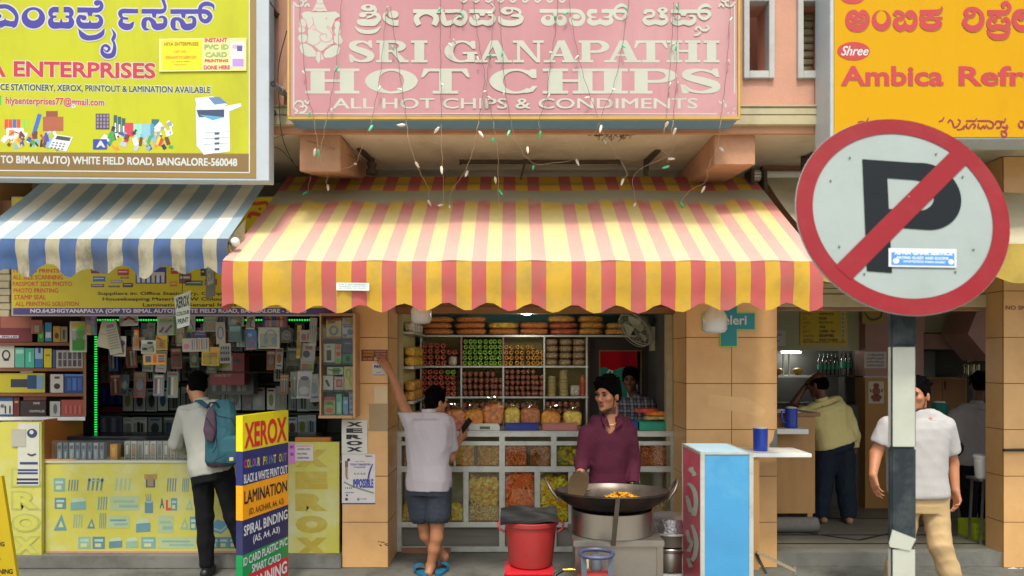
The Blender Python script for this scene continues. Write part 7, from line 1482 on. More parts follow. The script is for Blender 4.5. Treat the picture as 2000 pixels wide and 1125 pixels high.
for u,y,v,nm in bottle_spots():
 if protoB is None:
  protoB=thing('water_bottle','','bottle',(0,0,0));mb=MB();mb.lathe([(.026,0),(.031,.01),(.031,.16),(.026,.19),(.012,.225),(.012,.235)],(0,0,0),PET,14);mb.build('bottle',protoB,smooth=50)
  mb=MB();mb.lathe([(.0318,.07),(.0318,.13)],(0,0,0),BGN,14,cap0=False,cap1=False);mb.build('wrapper',protoB,smooth=50);mb=MB();mb.lathe([(.0135,.236),(.0135,.255)],(0,0,0),CAPG,10);mb.build('cap',protoB,smooth=40);b_=protoB
 else:b_=dup(protoB,(0,0,0))
 s_=1.0 if nm=='row of five' else 1.25
 b_.location=(X(u,y),y,Z(790,YB)+.001+.13*0);b_.scale=(s_,s_,s_)
 b_['label']='water bottle with green wrapper in the shorter group on the hatch shelf' if s_==1 else 'water bottle with green wrapper in the taller right group on the hatch shelf';b_['group']='short water bottles on the hatch shelf' if s_==1 else 'tall water bottles on the hatch shelf';WLOC[b_.name]=b_.location.copy()
mb=MB();mb.box(X(1590,8.75),X(1677,8.75),8.70,8.98,Z(790,YB)-.02+.003,Z(790,YB)-.001+.001,IRON);tag(mb.build('hatch_shelf'),'dark shelf board carrying the green wrapped water bottles','shelf')
for o in[q for q in bpy.data.objects if q.name.startswith('water_bottle')and q.parent is None]:o.location.z+=Z(733,8.75)-Z(790,YB)
bpy.data.objects['hatch_shelf'].location.z+=Z(733,8.75)-Z(790,YB)
yb_=YB+.3
cp=thing('cupboard','brown wooden cupboard against rear wall behind the white t-shirt man','cupboard',(X(1850,yb_),yb_,.13));mb=MB();mb.box(X(1786,yb_),X(1888,yb_),yb_,yb_+.14,.45,Z(737,yb_),PLY);mb.build('carcass',cp)
for u0,u1 in((1789,1836),(1839,1885)):mb=MB();mb.box(X(u0,yb_),X(u1,yb_),yb_-.016,yb_-.001,.5,Z(741,yb_),FRAMEW);dd=mb.build('door',cp,bevel=.003);m2=MB();m2.box(X(u0+4,yb_),X(u0+6,yb_),yb_-.03,yb_-.0165,Z(760,yb_),Z(745,yb_),BLACK);m2.build('handle',dd)
mb=MB();mb.box(X(1790,yb_),X(1827,yb_),yb_-.0,yb_+.12,Z(736.5,yb_),Z(686,yb_),mat('grey_cabinet','#6d726c',rough=.4));tag(mb.build('grey_box',bevel=.005),'grey metal box on top of the brown rear cupboard','box')
SLV=mat('tumbler_steel','#C9C4A8',rough=.2,metal=.9,var=.05);first=None
for u,v in((1889,712),(1900,711),(1910,711)):
 mb=MB();p=W(u,v+22,8.4)
 if first is None:mb.lathe([(.032,0),(.034,.005),(.036,.10),(.05,.125),(.046,.135)],p,SLV,16);first=tag(mb.build('steel_tumbler',smooth=40),'shiny steel tumbler on dark rack beside the grey shirt man','tumbler','steel tumblers at the back right')
 else:dup(first,p)
mb=MB();mb.box(X(1872,8.4),X(1925,8.4),8.34,8.46,Z(738,8.4),Z(733.6,8.4),IRON);mb.bar(W(1890,706,8.4),W(1925,700,8.4),.01,.01,STEEL);tag(mb.build('rack_board'),'dark rack board carrying the steel tumblers','rack')
mb=MB();p=W(1835,815,8.0);mb.lathe([(.07,0),(.075,.01),(.08,.15),(.07,.16)],p,flat('#0F7A6A'),20);mb.lathe([(.06,.1605),(.05,.175)],p,WHITEP,20);tag(mb.build('flask',smooth=40),'dark green insulated jug behind shoulder of the white t-shirt man','jug')
mb=MB();mb.box(X(1826,8.0),X(1862,8.0),7.92,8.2,.131,Z(815.4,8.0),mat('dark_table','#3a2e22',rough=.6));tag(mb.build('dark_table'),'dark narrow table carrying the green jug at the back','table')
wb=thing('bucket','small white plastic bucket on a metal stand at the right pillar','bucket',W(1918,933,6.85));p=W(1920,933,6.88);mb=MB();mb.lathe([(.060,0),(.066,.008),(.078,.2),(.07,.2)],p,WHITEP,24);mb.build('body',wb,smooth=40);mb=MB();mb.lathe([(.079,.185),(.084,.19),(.084,.21),(.07,.218)],p,WHITEP,24);mb.build('lid',wb,smooth=40)
sd=thing('stand','thin metal stand holding the white bucket beside the right pillar','stand',(p.x,p.y,.13));mb=MB();mb.box(p.x-.09,p.x+.12,p.y-.09,p.y+.12,p.z-.022,p.z-.001,STEEL);mb.build('tray',sd)
for dx,dy in((-.04,-.07),(.1,-.07),(.1,.1),(-.04,.1)):mb=MB();mb.bar((p.x+dx,p.y+dy,p.z-.0225),(p.x+dx-.03*(dx<0),p.y+dy,.131),.018,.018,STEEL);mb.build('leg',sd)
LIM=mat('lime_plastic','#A3B81A',rough=.45,var=.06);cr=thing('crate','lime green plastic crate on the floor under the white bucket stand','crate',(X(1920,7.05),7.05,.131));a,b=X(1898,7.0),X(1945,7.0);z1=Z(1022,7.0);mb=MB()
for q in((a,b,6.95,6.965),(a,b,7.2,7.215),(a,a+.015,6.966,7.199),(b-.015,b,6.966,7.199)):
 for zz_ in(.133,.185,.237,.289):mb.box(q[0],q[1],q[2],q[3],zz_,min(zz_+.045,z1),LIM)
 mb.box(q[0]+.002,q[0]+.014,q[2]+.002,q[3]-.002,.131,z1,LIM);mb.box(q[1]-.014,q[1]-.002,q[2]+.002,q[3]-.002,.131,z1,LIM)
mb.build('body',cr)
S=Surf((0,6.5,0));TEA=mat('teal_sign','#00808A',rough=.4,var=.04);tc_=thing('shop_sign','teal cross shaped sign with white lettering on the wide orange pillar','sign',W(1424,678,6.5));mb=MB()
cr_=[(1405,678),(1440,678),(1440,645),(1475,645),(1475,610),(1440,610),(1440,577),(1405,577),(1405,610),(1371,610),(1371,645),(1405,645)]
def slabpoly(mb,S,pts,m,o0,o1):A=[S.p(u,v,o0)for u,v in pts];B=[p+S.n*(o1-o0)for p in A];k=len(A);mb.add(A+B,[tuple(range(k-1,-1,-1)),tuple(range(k,2*k))]+[(i,(i+1)%k,k+(i+1)%k,k+i)for i in range(k)],m)
slabpoly(mb,S,cr_,flat('#9CC24A'),.002,.012);mb.build('border',tc_)
mb=MB();g_=2;slabpoly(mb,S,[(1405+g_,678-g_),(1440-g_,678-g_),(1440-g_,645-g_),(1475-g_,645-g_),(1475-g_,610+g_),(1440-g_,610+g_),(1440-g_,577+g_),(1405+g_,577+g_),(1405+g_,610+g_),(1371+g_,610+g_),(1371+g_,645-g_),(1405+g_,645-g_)],TEA,.0122,.015);mb.build('panel',tc_)
mb=MB();S.text(mb,'Oyeleri',1380,616,1457,640,LWH,.017,bold=.02);mb.build('lettering',tc_)
sheet('wall_socket','small grey switch plate on the door jamb beside the wide pillar','switch',Surf((0,6.98,0)),1328,683,1334,730,'#8d877c',[('b',1329,690,1333,712,'#4a4742')],.012)
S3=Surf((0,6.5,0));mb=MB();S3.text(mb,'NO SMOKING',1964,597,2046,605,flat('#7A4A3A'),.003,bold=.02);tag(mb.build('painted_notice'),'painted brown no smoking words on the right pillar','lettering')
mb=MB();mb.tube([W(1960,879,6.48),W(2060,878,6.48)],.012,BLACK,8);tag(mb.build('iron_rod',smooth=50),'black iron rod fixed across the right pillar','rod')
S7=Surf((0,6.5,0));mb=MB();S7.poly(mb,[(1518,836),(1513,842),(1510,858),(1503,868),(1504,880),(1509,889),(1518,893)],CEMENT,.0015);tag(mb.build('chipped_patch',solid=.001),'grey chipped corner patch on edge of the wide orange pillar','chip')
mb=MB();S7.poly(mb,[(1385,770),(1460,778),(1496,800),(1490,815),(1420,800),(1383,792)],mat('old_glue','#D6AC76',rough=.7,var=.1),.0012);tag(mb.build('glue_mark',solid=.0008),'pale smear of old poster glue on the wide orange pillar','stain')
mb=MB();S3.poly(mb,[(1964,1108),(1975,1106),(1985,1109),(1992,1107),(1988,1112),(1970,1113)],WHITEP,.03);tag(mb.build('litter',solid=.004),'scrap of white paper litter at foot of the right pillar','litter')
S=Surf((0,6.44,0));BYL=mat('banner_yellow','#C4B208',rough=.45,var=.06,vs=1.5,dirt=('#8f8410',.3,2));PUR=mat('banner_purple','#463670',rough=.45,var=.06);BRD=mat('banner_red','#C4441E',rough=.5,var=.06);BNV=mat('banner_ink','#3B3410',rough=.5,var=.05)
bn=thing('banner_board','dull yellow service banner with purple address strip hanging under the blue awning','banner',S.p(360,616));mb=MB();S.slab(mb,22,384,690,617,mat('banner_frame','#9c9478',rough=.6),-.06,-.001);mb.build('backing',bn)
mb=MB();S.rect(mb,24,386,688,601.5,BYL,.001);S.rect(mb,26,601.5,688,614.5,PUR,.001);mb.build('panel',bn)
mb=MB()
for t,a,b,c,d in(('THREAD PRINTING',24,525,132,533),('ALL SIZE SCANNING',25,537,123,546),('PASSPORT SIZE PHOTO',25,550,141,559),('PHOTO PRINTING',27,563,114,572),('STAMP SEAL',28,576,90,585),('ALL PRINTING SOLUTION',30,589,154,598)):S.text(mb,t,a,b,c,d,BRD,.003,bold=.012)
for t,a,b,c,d in(('Suppliers in: Office Stationery, Computer',191,570,462,578),('Housekeeping Material, B/W Colour',201,581,440,589),('Lamination, General Itmes',279,592,462,600)):S.text(mb,t,a,b,c,d,BNV,.003,bold=.02)
S.text(mb,'NO.64,SHIGYANAPALYA (OPP TO BIMAL AUTO) WHITE FIELD ROAD, BANGALORE - 560048',60,603.5,598,613,mat('banner_white','#C4BCC4',rough=.5),.003,bold=.035)
S.glyphs(mb,[r((484,395,7),(500,398,7),(520,396,7),(524,405,6)),r((486,426,8),(490,418,8),(500,418,8),(512,421,7),(516,414,5)),('d',(508,408),(3,3)),r((524,415,7),(545,418,7))],BRD,.003,(0,0),1)
mb.build('lettering',bn);mb=MB();BP=['#2D4A9A','#A5303A','#30507a','#7A3A5a','#C4C4B4','#2f6a48','#30303c']
R=random.Random(5)
for u,v,w_,h_,c in((178,522,18,12,'#7A2F3C'),(230,526,22,12,'#B0303A'),(182,540,24,10,'#2F6AA0'),(216,547,24,6,'#8a8a7a'),(178,555,26,6,'#6a5060'),(212,558,22,3,'#30303a'),(240,553,20,8,'#4a3a44'),(265,522,60,32,'#3A3A8A'),(236,541,16,3,'#40404a'),(334,523,14,12,'#B0303A'),(350,534,24,20,'#7a4a4a'),(332,550,14,10,'#C47a20'),(362,548,34,10,'#3f6a5a'),(392,525,10,14,'#2D2D34'),(400,545,24,12,'#A5303A')):S.rect(mb,u,v,u+w_,v+h_,flat(c),.0025);S.rect(mb,u+2,v+h_*.3,u+w_-3,v+h_*.5,flat('#B9B9AA'),.003)
for i in range(6):S.rect(mb,268+9.5*i,536,274+9.5*i,552,flat(('#B9C4D0','#C4B8A0')[i%2]),.0034)
for u,v,w_,h_,c in((452,470,10,14,'#2D4A9A'),(462,448,16,20,'#262a70'),(450,495,30,4,'#262a70'),(455,484,14,10,'#2D4A9A'),(470,470,6,12,'#c4c4d0'),(480,452,24,20,'#3a4a9a')):S.rect(mb,u,v,u+w_,v+h_,flat(c),.0025)
mb.build('printed_pictures',bn)
mb=MB()
for i in range(7):mb.box(X(-60,6.6),X(21,6.6),6.58+.01*(i%2),6.64,Z(522+14*i+13,6.6),Z(522+14*i,6.6),(SHUT,LEDGE)[i>3])
tag(mb.build('rolling_shutter',bevel=.004),'edge of a beige rolled shutter left of the dull yellow banner','shutter')
pL,pR_=Vector((X(474,5.3),5.3,0)),Vector((X(563,5.89),5.89,0));d_=(pR_-pL).normalized();nS=Vector((d_.y,-d_.x,0));SX=Surf(pL,nS)
xs_=thing('standing_sign','tall lit-box style standing sign with coloured bands listing copy shop services','standing sign',(pL+pR_)/2-nS*.03)
ztp=Z(812,5.3);zL=lambda v:Z(v,5.3)
bands=[('#D9CC10',812,882),('#232A66',882,949),('#EE9E0E',949,1017),('#232A58',1017,1085),('#12894A',1085,1128),('#C2242E',1128,1175),('#232A66',1175,1300)]
mb=MB()
for c,va,vb in bands:
 a,b=pL.copy(),pR_.copy();z0,z1=max(0.02,zL(vb)),zL(va)-.0006;q=[]
 for z_ in(z0,z1):q+=[Vector((p.x,p.y,z_))-nS*o for p in(a,b)for o in(0,.055)]
 mb.add(q,[(0,1,3,2)[::-1],(4,6,7,5)[::-1],(0,2,6,4)[::-1],(1,5,7,3)[::-1],(0,4,5,1)[::-1],(2,3,7,6)[::-1]],flat(c,.35))
mb.build('panel',xs_)
mb=MB()
for dd in(0.06,.94):p=pL.lerp(pR_,dd)-nS*.028;mb.bar((p.x-.0,p.y-.12,.01),(p.x,p.y+.12,.01),.03,.02,IRON);mb.build('foot',xs_)if dd>.5 else None
mb=MB();WHT=mat('vinyl_white','#D2D4D6',rough=.4,var=.03);RDV=mat('vinyl_red','#C9212B',rough=.4,var=.03);DKV=mat('vinyl_black','#221E26',rough=.4,var=.03)
def st(t,u0,u1,a,b,c,d,m,bold=.02):SX.text(mb,t,u0,a,u1,b,m,.002,bold=bold,dv=c-a,dvb=d-b)
st('XEROX',477,560,826,877,813,861,RDV,.03)
cl=['#D23A4A','#E0A020','#3AA05A','#B84A9A','#4A7AD0','#D2C82A'];word='COLOUR PRINT OUT'
for i,ch in enumerate(word):
 if ch!=' ':
  a=477+i*5.2;k_=(a-474)/89;b=899-15*k_;hh=17-1*k_;SX.text(mb,ch,a+1.6*(ch=='I'),b-.6,a+(3 if ch=='I' else 4.6),b-.6+hh,flat(cl[i%6],.4),.002,bold=.03,dv=-.9,dvb=-.9)
st('BLACK & WHITE PRINT OUT',476,561,927,945,908,924,WHT,.02);st('LAMINATION',477,560,960,985,938,959,DKV,.02);st('(ID, AADHAR, A4, A3)',486,554,993,1010,972,987,DKV,.01)
st('SPIRAL BINDING',476,561,1027,1048,994,1013,WHT,.02);st('(A5, A4, A3)',494,546,1046,1064,1027,1042,WHT,.02);st('ID CARD PLASTIC PVC',475,561,1090,1107,1049,1064,WHT,.02);st('SMART CARD',492,548,1103,1119,1080,1094,WHT,.02);st('SCANNING',478,560,1135,1162,1094,1118,WHT,.03)
mb.build('lettering',xs_)
SY=Surf((0,5.55,0));y2=thing('standing_sign','slanted yellow standing sign cut off at the lower left corner of view','standing sign',W(-20,1125,5.55));mb=MB();slabpoly(mb,SY,[(-90,1160),(38,1160),(3,930),(-40,930)],mat('sign_yellow2','#B39A08',rough=.4,var=.06),-.03,0);mb.build('panel',y2)
mb=MB();SY.text(mb,'SPIRAL BINDING',-70,1058,9,1067,DKV,.002,bold=.03);SY.text(mb,'OFFICE STATIONERY',-75,1090,2,1099,DKV,.002,bold=.03);SY.text(mb,'SCANNING',-30,1111,25,1121,DKV,.002,bold=.03);mb.build('lettering',y2)
def hang_sign(y,quad,label,col,words,inkc):
 Sg=Surf((0,y,0));t=thing('hanging_sign',label,'sign',Sg.p(*quad[0]));mb=MB();slabpoly(mb,Sg,quad,flat(col),-.006,0);mb.build('panel',t);mb=MB()
 for tx,a,b,c,d,dv in words:Sg.text(mb,tx,a,b,c,d,flat(inkc),.002,bold=.03,dv=dv)
 mb.build('lettering',t);mb=MB();top=Sg.p((quad[2][0]+quad[3][0])/2,(quad[2][1]+quad[3][1])/2);mb.tube([top+Vector((0,-.004,0)),Vector((top.x+.01,top.y-.004,top.z+.22))],.003,CAB,5);mb.build('cord',t)
hang_sign(6.05,[(346,642),(370,635),(372,567),(340,580)],'white hanging sign with green-black copy shop lettering below the blue awning','#CBD2C6',[('XEROX',343,582,370,604,-7),('COLOUR',345,610,370,618,-5),('PRINT',347,624,368,634,-5)],'#2C4A3C')
hang_sign(5.95,[(402,584),(420,578),(420,508),(402,516)],'dark grey hanging sign turned away beside corner of the blue awning','#6a6a60',[('XEROX',404,522,418,558,-4)],'#B4B4AA')
FAD=mat('faded_print_yellow','#BAB54C',rough=.5,var=.08,vs=2,dirt=('#C0C2A4',.9,1.4));FADW=mat('faded_white_edge','#B9BBA6',rough=.5,var=.05,dirt=('#9a967c',.3,4))
YK=6.56;S=Surf((0,YK,0));pz=Z(1086,6.46)
kt=thing('stationery_counter','counter of the stationery shop with faded yellow printed front','counter',(X(300,YK),YK,pz))
mb=MB();mb.box(X(86,YK),X(560,YK),YK,YK+.03,pz+.001,Z(900,YK),FAD);mb.build('front_panel',kt)
mb=MB();mb.box(X(564,YK),X(663,YK),YK-.01,YK+.03,pz+.002,Z(863,YK),FAD);mb.box(X(560.5,YK),X(563.5,YK),YK,YK+.03,pz+.002,Z(863,YK),FADW);mb.build('side_panel',kt)
mb=MB();mb.box(X(86,YK),X(560,YK),YK-.012,YK-.0005,Z(903.5,YK),Z(899,YK),FADW);mb.box(X(86,YK),X(150,YK),YK-.014,YK-.0005,Z(899,YK)+.001,Z(896.5,YK),flat('#C78A1E'));mb.box(X(83,YK),X(85.8,YK),YK-.006,YK+.6,pz+.002,Z(820,YK),flat('#B9702E'));mb.box(X(92,YK),X(560,YK),YK-.008,YK-.0006,pz+.003,pz+.02,flat('#B58A78'));mb.build('trim',kt)
mb=MB();mb.box(X(86,YK),lx1-.01,YK+.34,YK+.75,Z(862,YK)-.03,Z(860,YK),mat('dark_counter_glass','#20242a',rough=.12));mb.box(X(86,YK),lx1-.01,YK+.05,YK+.30,Z(901,YK)-.02,Z(901,YK),WHITEP);mb.box(X(86,YK),lx1-.01,YK+.70,YK+.74,pz,Z(862,YK)-.031,DARKIN);mb.build('top',kt)
mb=MB();mb.box(X(100,YK),X(560,YK),YK+.01,YK+.014,Z(899,YK)+.003,Z(860,YK),GLASS);mb.build('glass_pane',kt)
mb=MB();mb.box(X(570,YK),X(640,YK),YK+.1,YK+.16,Z(863,YK)-.01,Z(857,YK),flat('#C7802E'));mb.build('ledge',kt)
mb=MB();IC=['#719A92','#86A68C','#5F8A90','#90AA84','#5C7E86','#9AB08A']
def icon(u,v,w_,h_,kind,c):
 m=flat(c)
 if kind=='pens':
  for i in range(4):a=u-w_/2+i*w_/4+1;S.poly(mb,[(a,v+h_/2),(a+w_*.1,v+h_/2),(a+w_*.2,v-h_/2),(a+w_*.08,v-h_/2)],m,.002)
 elif kind=='box':S.poly(mb,[(u-w_/2,v+h_/2),(u+w_/2,v+h_/2-2),(u+w_/2,v-h_*.2),(u-w_/2,v-h_*.1)],m,.002);S.poly(mb,[(u-w_/2,v-h_*.1),(u+w_/2,v-h_*.2),(u+w_*.3,v-h_/2),(u-w_*.35,v-h_*.42)],flat('#A9BC9A'),.0024)
 elif kind=='wide':S.rect(mb,u-w_/2,v-h_/2,u+w_/2,v+h_/2,flat('#A0B184'),.002);S.rect(mb,u-w_*.4,v-h_*.2,u+w_*.35,v-h_*.05,m,.0026);S.rect(mb,u-w_*.2,v+h_*.1,u+w_*.45,v+h_*.3,flat('#7FA090'),.0026)
 elif kind=='tri':S.poly(mb,[(u-w_/2,v+h_/2),(u+w_/2,v+h_/2),(u+w_*.1,v-h_/2)],m,.002);S.poly(mb,[(u-w_*.15,v+h_*.3),(u+w_*.25,v+h_*.3),(u+w_*.06,v-h_*.1)],flat('#B9BE70'),.0026)
 elif kind=='cup':S.rect(mb,u-w_*.4,v-h_*.1,u+w_*.4,v+h_/2,m,.002);S.disc(mb,(u,v-h_*.1),(w_*.4,3),flat('#8fb0a0'),.0024,(0,0),1);[S.poly(mb,[(u-4+3*i,v-h_*.1),(u-2.5+3*i,v-h_*.1),(u-6+5*i,v-h_/2),(u-7+5*i,v-h_/2)],m,.0028)for i in range(3)]
 elif kind=='stack':[S.poly(mb,[(u-w_/2,v+h_*.1+4*i),(u+w_*.1,v+h_*.4+4*i-2),(u+w_/2,v-h_*.1+4*i),(u-w_*.1,v-h_*.35+4*i)],flat(('#5E93A8','#9DB8A8')[i%2]),.003-.0003*i)for i in range(3)]
 else:S.rect(mb,u-w_/2,v-h_/2,u+w_/2,v+h_/2,m,.002);S.rect(mb,u-w_*.35,v-h_*.3,u+w_*.35,v-h_*.1,flat('#9DBBB0'),.0026);S.rect(mb,u-w_*.3,v+h_*.05,u+w_*.2,v+h_*.35,flat('#B5C08a'),.0026)
for u,v,w_,h_,k,c in((116,947,22,26,'rect',0),(143,948,22,22,'pens',4),(186,946,34,24,'pens',4),(188,938,30,4,'rect',0),(240,946,34,24,'pens',5),(335,947,20,26,'pens',4),(362,947,14,26,'pens',2),(118,983,22,22,'rect',4),(153,984,30,26,'box',0),(200,983,20,26,'pens',2),(244,983,56,28,'wide',1),(291,983,20,38,'cup',4),(340,985,12,24,'rect',2),(370,985,14,22,'tri',3),(118,1020,26,32,'tri',2),(152,1018,20,26,'pens',1),(178,1022,16,20,'tri',4),(200,1017,14,30,'pens',2),(232,1019,42,24,'wide',2),(280,1026,28,28,'box',2),(324,1024,30,34,'wide',1),(360,1022,16,24,'tri',1),(378,1022,14,26,'rect',2),(428,1025,36,30,'stack',0),(440,985,14,26,'pens',4),(165,1060,24,24,'rect',1),(193,1060,24,24,'rect',4),(226,1060,26,22,'box',4),(258,1060,24,22,'box',1),(290,1060,28,22,'rect',0),(346,1060,74,22,'wide',0),(418,1060,20,22,'rect',2),(437,1060,20,22,'rect',2),(456,1060,18,22,'rect',4),(500,950,24,26,'pens',2),(520,1000,30,26,'box',0)):mb=MB();icon(u,v,w_,h_,k,IC[c]);mb.build('printed_picture',kt)
mb=MB()
S.rect(mb,282,926,307,936,flat('#A5823A'),.002);S.rect(mb,285,936,303,952,flat('#4A4A58'),.002);S.rect(mb,288,929,300,950,flat('#8C7A5a'),.0026);S.text(mb,'A',312,973,321,993,flat('#4A6A6A'),.002,bold=.03);S.text(mb,'L',324,976,334,997,flat('#C4483A'),.002,bold=.06)
mb.build('printed_picture',kt)
mb=MB();GO=mat('print_ochre','#AE9B34',rough=.5,var=.06,dirt=('#c2bd7a',.5,3));S2=Surf((0,YK-.01,0))
for i,ch in enumerate('XEROX'):S2.text(mb,ch,577,878+43*i,640,912+43*i,GO,.003,bold=.09)
mb.build('lettering',kt)
sheet('slip','pink paper slip stuck beside the tall standing sign','paper',S2,564,865,577,906,'#C77AC0',[('t','PRINT',567,870,574,876,'#6a2a6a'),('t','HERE',567,884,574,890,'#6a2a6a')],.003)
sheet('notice','white notice with pink border on right end of the stationery counter','notice',S2,577,868,612,900,'#C9C2C0',[('b',579,870,609,872,'#C78A9A'),('t','AADHAR CARD',581,875,606,879,'#5a5a6a'),('t','PAN CARD',581,884,600,888,'#5a5a6a'),('t','ONLINE WORK',581,892,604,896,'#5a5a6a')],.0056)
S4=Surf((0,6.5,0));lb_=thing('sign_panel','faded yellow pillar panel with vertical copy shop letters at left end','sign',S4.p(40,1083));mb=MB();S4.slab(mb,-60,824,81,1084,FAD,-.04,0);mb.build('board',lb_);mb=MB()
for i,ch in enumerate('EROX'):
 a=S4;S4.text(mb,ch,22,915+44*i,80,952+44*i,flat('#9FA85A'),.003,bold=.09);S4.text(mb,ch,27,918+44*i,75,949+44*i,flat('#B9B750'),.005,bold=.05)
mb.build('lettering',lb_)
sheet('sticker_strip','white paper strip with blue letters peeling on the left pillar panel','paper',S4,36,826,78,948,'#BEBFAE',[('d',(64,846),(10,9),'#2D3A5a'),('d',(63,844),(4,4),'#BEBFAE',.0024),('r',[(55,886,3),(63,889,4),(72,886,3)],'#3a3a44'),('b',40,902,75,907,'#2D3A6a'),('b',36,916,75,920,'#2D3A6a'),('b',36,922,75,926,'#2D3A6a'),('b',34,934,76,938,'#262a5a'),('b',34,941,76,945,'#262a5a')],.008)
sheet('paper_scrap','torn grey paper over the top of the left pillar panel','paper',S4,24,838,52,872,'#A5A392',(),.012)
RP=random.Random(21)
def product(kind,surf,u0,v0,u1,v1,col,art,label,dep=.1,off=0.,rot=0.):
 """one article for sale: box, card, or bag with its printed picture"""
 cat={'box':'product box','card':'hanging pack','paper':'paper pad','book':'book'}[kind];nm={'box':'product_box','card':'hanging_pack','paper':'paper_pad','book':'book'}[kind]
 cu,cv=(u0+u1)/2,(v0+v1)/2;c_,s_=math.cos(rot),math.sin(rot)
 def rp(u,v):return cu+(u-cu)*c_-(v-cv)*s_,cv+(u-cu)*s_+(v-cv)*c_
 t=thing(nm,label,cat,surf.p(*rp(cu,v1),off));mb=MB();dd=dep if kind=='box' else(.02 if kind=='paper' else .008)
 slabpoly(mb,surf,[rp(u0,v1),rp(u1,v1),rp(u1,v0),rp(u0,v0)],flat(col,.4),off-dd,off);mb.build({'box':'carton','card':'backing_card','paper':'sheets','book':'cover'}[kind],t);mb=MB();e=off+.0015;W_,H_=u1-u0,v1-v0
 P_=lambda x,y:rp(u0+W_*x,v0+H_*y)
 def pr(x0,y0,x1,y1,c,k=0):surf.poly(mb,[P_(x0,y1),P_(x1,y1),P_(x1,y0),P_(x0,y0)],flat(c,.4),e+.0006*k)
 for k,a in enumerate(art):
  if a[0]=='b':pr(*a[1:5],a[5],k)
  elif a[0]=='d':surf.poly(mb,[P_(a[1]+a[3]*math.cos(q*.5236),a[2]+a[4]*math.sin(q*.5236))for q in range(12)],flat(a[5],.4),e+.0006*k)
  elif a[0]=='o':surf.ring(mb,P_(a[1],a[2]),(a[3]*W_,a[4]*H_),P_(a[1],a[2]),(a[3]*W_-a[6],a[4]*H_-a[6]),flat(a[5],.4),e+.0006*k,a0=a[7]if len(a)>7 else 0,a1=a[8]if len(a)>8 else 360)
  elif a[0]=='r':surf.ribbon(mb,[(*P_(x,y),a[2])for x,y in a[1]],flat(a[3],.4),e+.0006*k)
  elif a[0]=='t':(x0,y0),(x1,y1)=P_(a[2],a[3]),P_(a[4],a[5]);surf.text(mb,a[1],x0,y0,x1,y1,flat(a[6],.4),e+.0006*k,bold=.03)
  elif a[0]=='s':
   for q in range(a[1]):pr(a[2]+(a[4]-a[2])*(q+.15)/a[1],a[3],a[2]+(a[4]-a[2])*(q+.85)/a[1],a[5],a[6][q%len(a[6])],k)
 if mb.v:mb.build('print',t)
 if kind=='card' and RP.random()<.75:
  mb=MB();slabpoly(mb,surf,[P_(.12,.92),P_(.88,.92),P_(.88,.3),P_(.12,.3)],FILM,off+.006,off+.022);mb.build('blister',t,bevel=.004)
 return t
ca,cb_=Vector((-4.72,6.37,0)),Vector((-4.00,6.92,0));dC=(cb_-ca).normalized();nC=Vector((dC.y,-dC.x,0));SC=Surf(ca,nC)
sv=thing('display_shelf','brown angled display shelf stacked with boxed goods at left of the stationery shop','shelf',ca);BRW=mat('brown_shelf_board','#7A4A2E',rough=.6,var=.12)
mb=MB();SC.slab(mb,-70,612,168,818,mat('shelf_back','#4A2C20',rough=.7,var=.1),-.22,-.20);mb.build('back_panel',sv)
for v in(669,719,768):mb=MB();SC.slab(mb,-70,v,166,v+6,BRW,-.199,.004);mb.build('shelf_board',sv)
mb=MB();SC.slab(mb,-70,814,166,821,WHITEP,-.199,.01);mb.build('base_board',sv);mb=MB();SC.slab(mb,163,618,168,813.5,FRAMEW,-.199,.006);mb.build('post',sv)
BX=lambda*a,**k:product('box',SC,*a,dep=k.get('dep',.14),off=k.get('off',-.01))
BX(-40,618,63,668,'#6E2A2E',[('b',.4,.0,.98,.45,'#9A5A4A'),('b',.02,.74,.74,.85,'#C4C0C8'),('t','SPELLES',.42,.76,.72,.83,'#2A2A5a')],'big dark red box with pale lettering on the top left shelf')
BX(74,634,86,668,'#2F7A2A',[('d',.5,.5,.4,.3,'#5ABF3A')],'round green toy box beside the dark red box')
BX(88,630,101,667,'#2F7FA5',[('b',.1,.5,.9,.8,'#C4CCD0')],'narrow blue box with white picture, top shelf')
BX(104,637,118,668,'#B58A1E',[('d',.5,.6,.3,.2,'#4a3018')],'mustard yellow box with dark picture, top shelf')
BX(119,638,132,668,'#8a7a5a',[('b',.3,.2,.6,.8,'#2c2a26')],'tan box with black upright item, top shelf')
BX(-10,673,28,718,'#B4B3A4',[('o',.58,.45,.22,.22,'#22242a',3),('b',.45,.62,.72,.7,'#22242a')],'pale box with black headphone picture, second shelf')
BX(29.5,679,48,718,'#4FA08A',[('b',.1,.1,.9,.3,'#8fc0ae')],'teal box with light band, second shelf left')
BX(49.5,680,67,718,'#3FA58A',[('b',.4,.2,.6,.7,'#8fd0b4')],'mint green box, second shelf')
BX(68.5,680,84,718,'#8FA8B8',[('b',0,.55,1,1,'#2A6A9a'),('b',.4,.0,.7,.25,'#26308a')],'white and blue box, second shelf')
BX(86,681,101,718,'#C4B012',[('b',.2,.3,.8,.4,'#8a7a10')],'bright yellow box, second shelf')
BX(103,683,109,718,'#2A4A6a',[],'thin dark blue box, second shelf')
BX(110,684,162,719,'#A59C8E',[('s',5,.05,.12,.97,.5,['#3a3a48','#5a5a66']),('s',5,.05,.55,.97,.9,['#4a4a58','#3a3a44'])],'grey box printed with many small dark pictures, second shelf')
BX(-20,729,88,767,'#B0A422',[('b',.38,.3,.7,.72,'#2A343e'),('b',.68,.1,.85,.8,'#1F3F66'),('b',.85,.1,.98,.8,'#6a90a8')],'long yellow box with dark gadget picture, third shelf')
BX(40,720,64,728,'#B5B2A4',[],'flat white carton lying on top of the long yellow box',dep=.1)
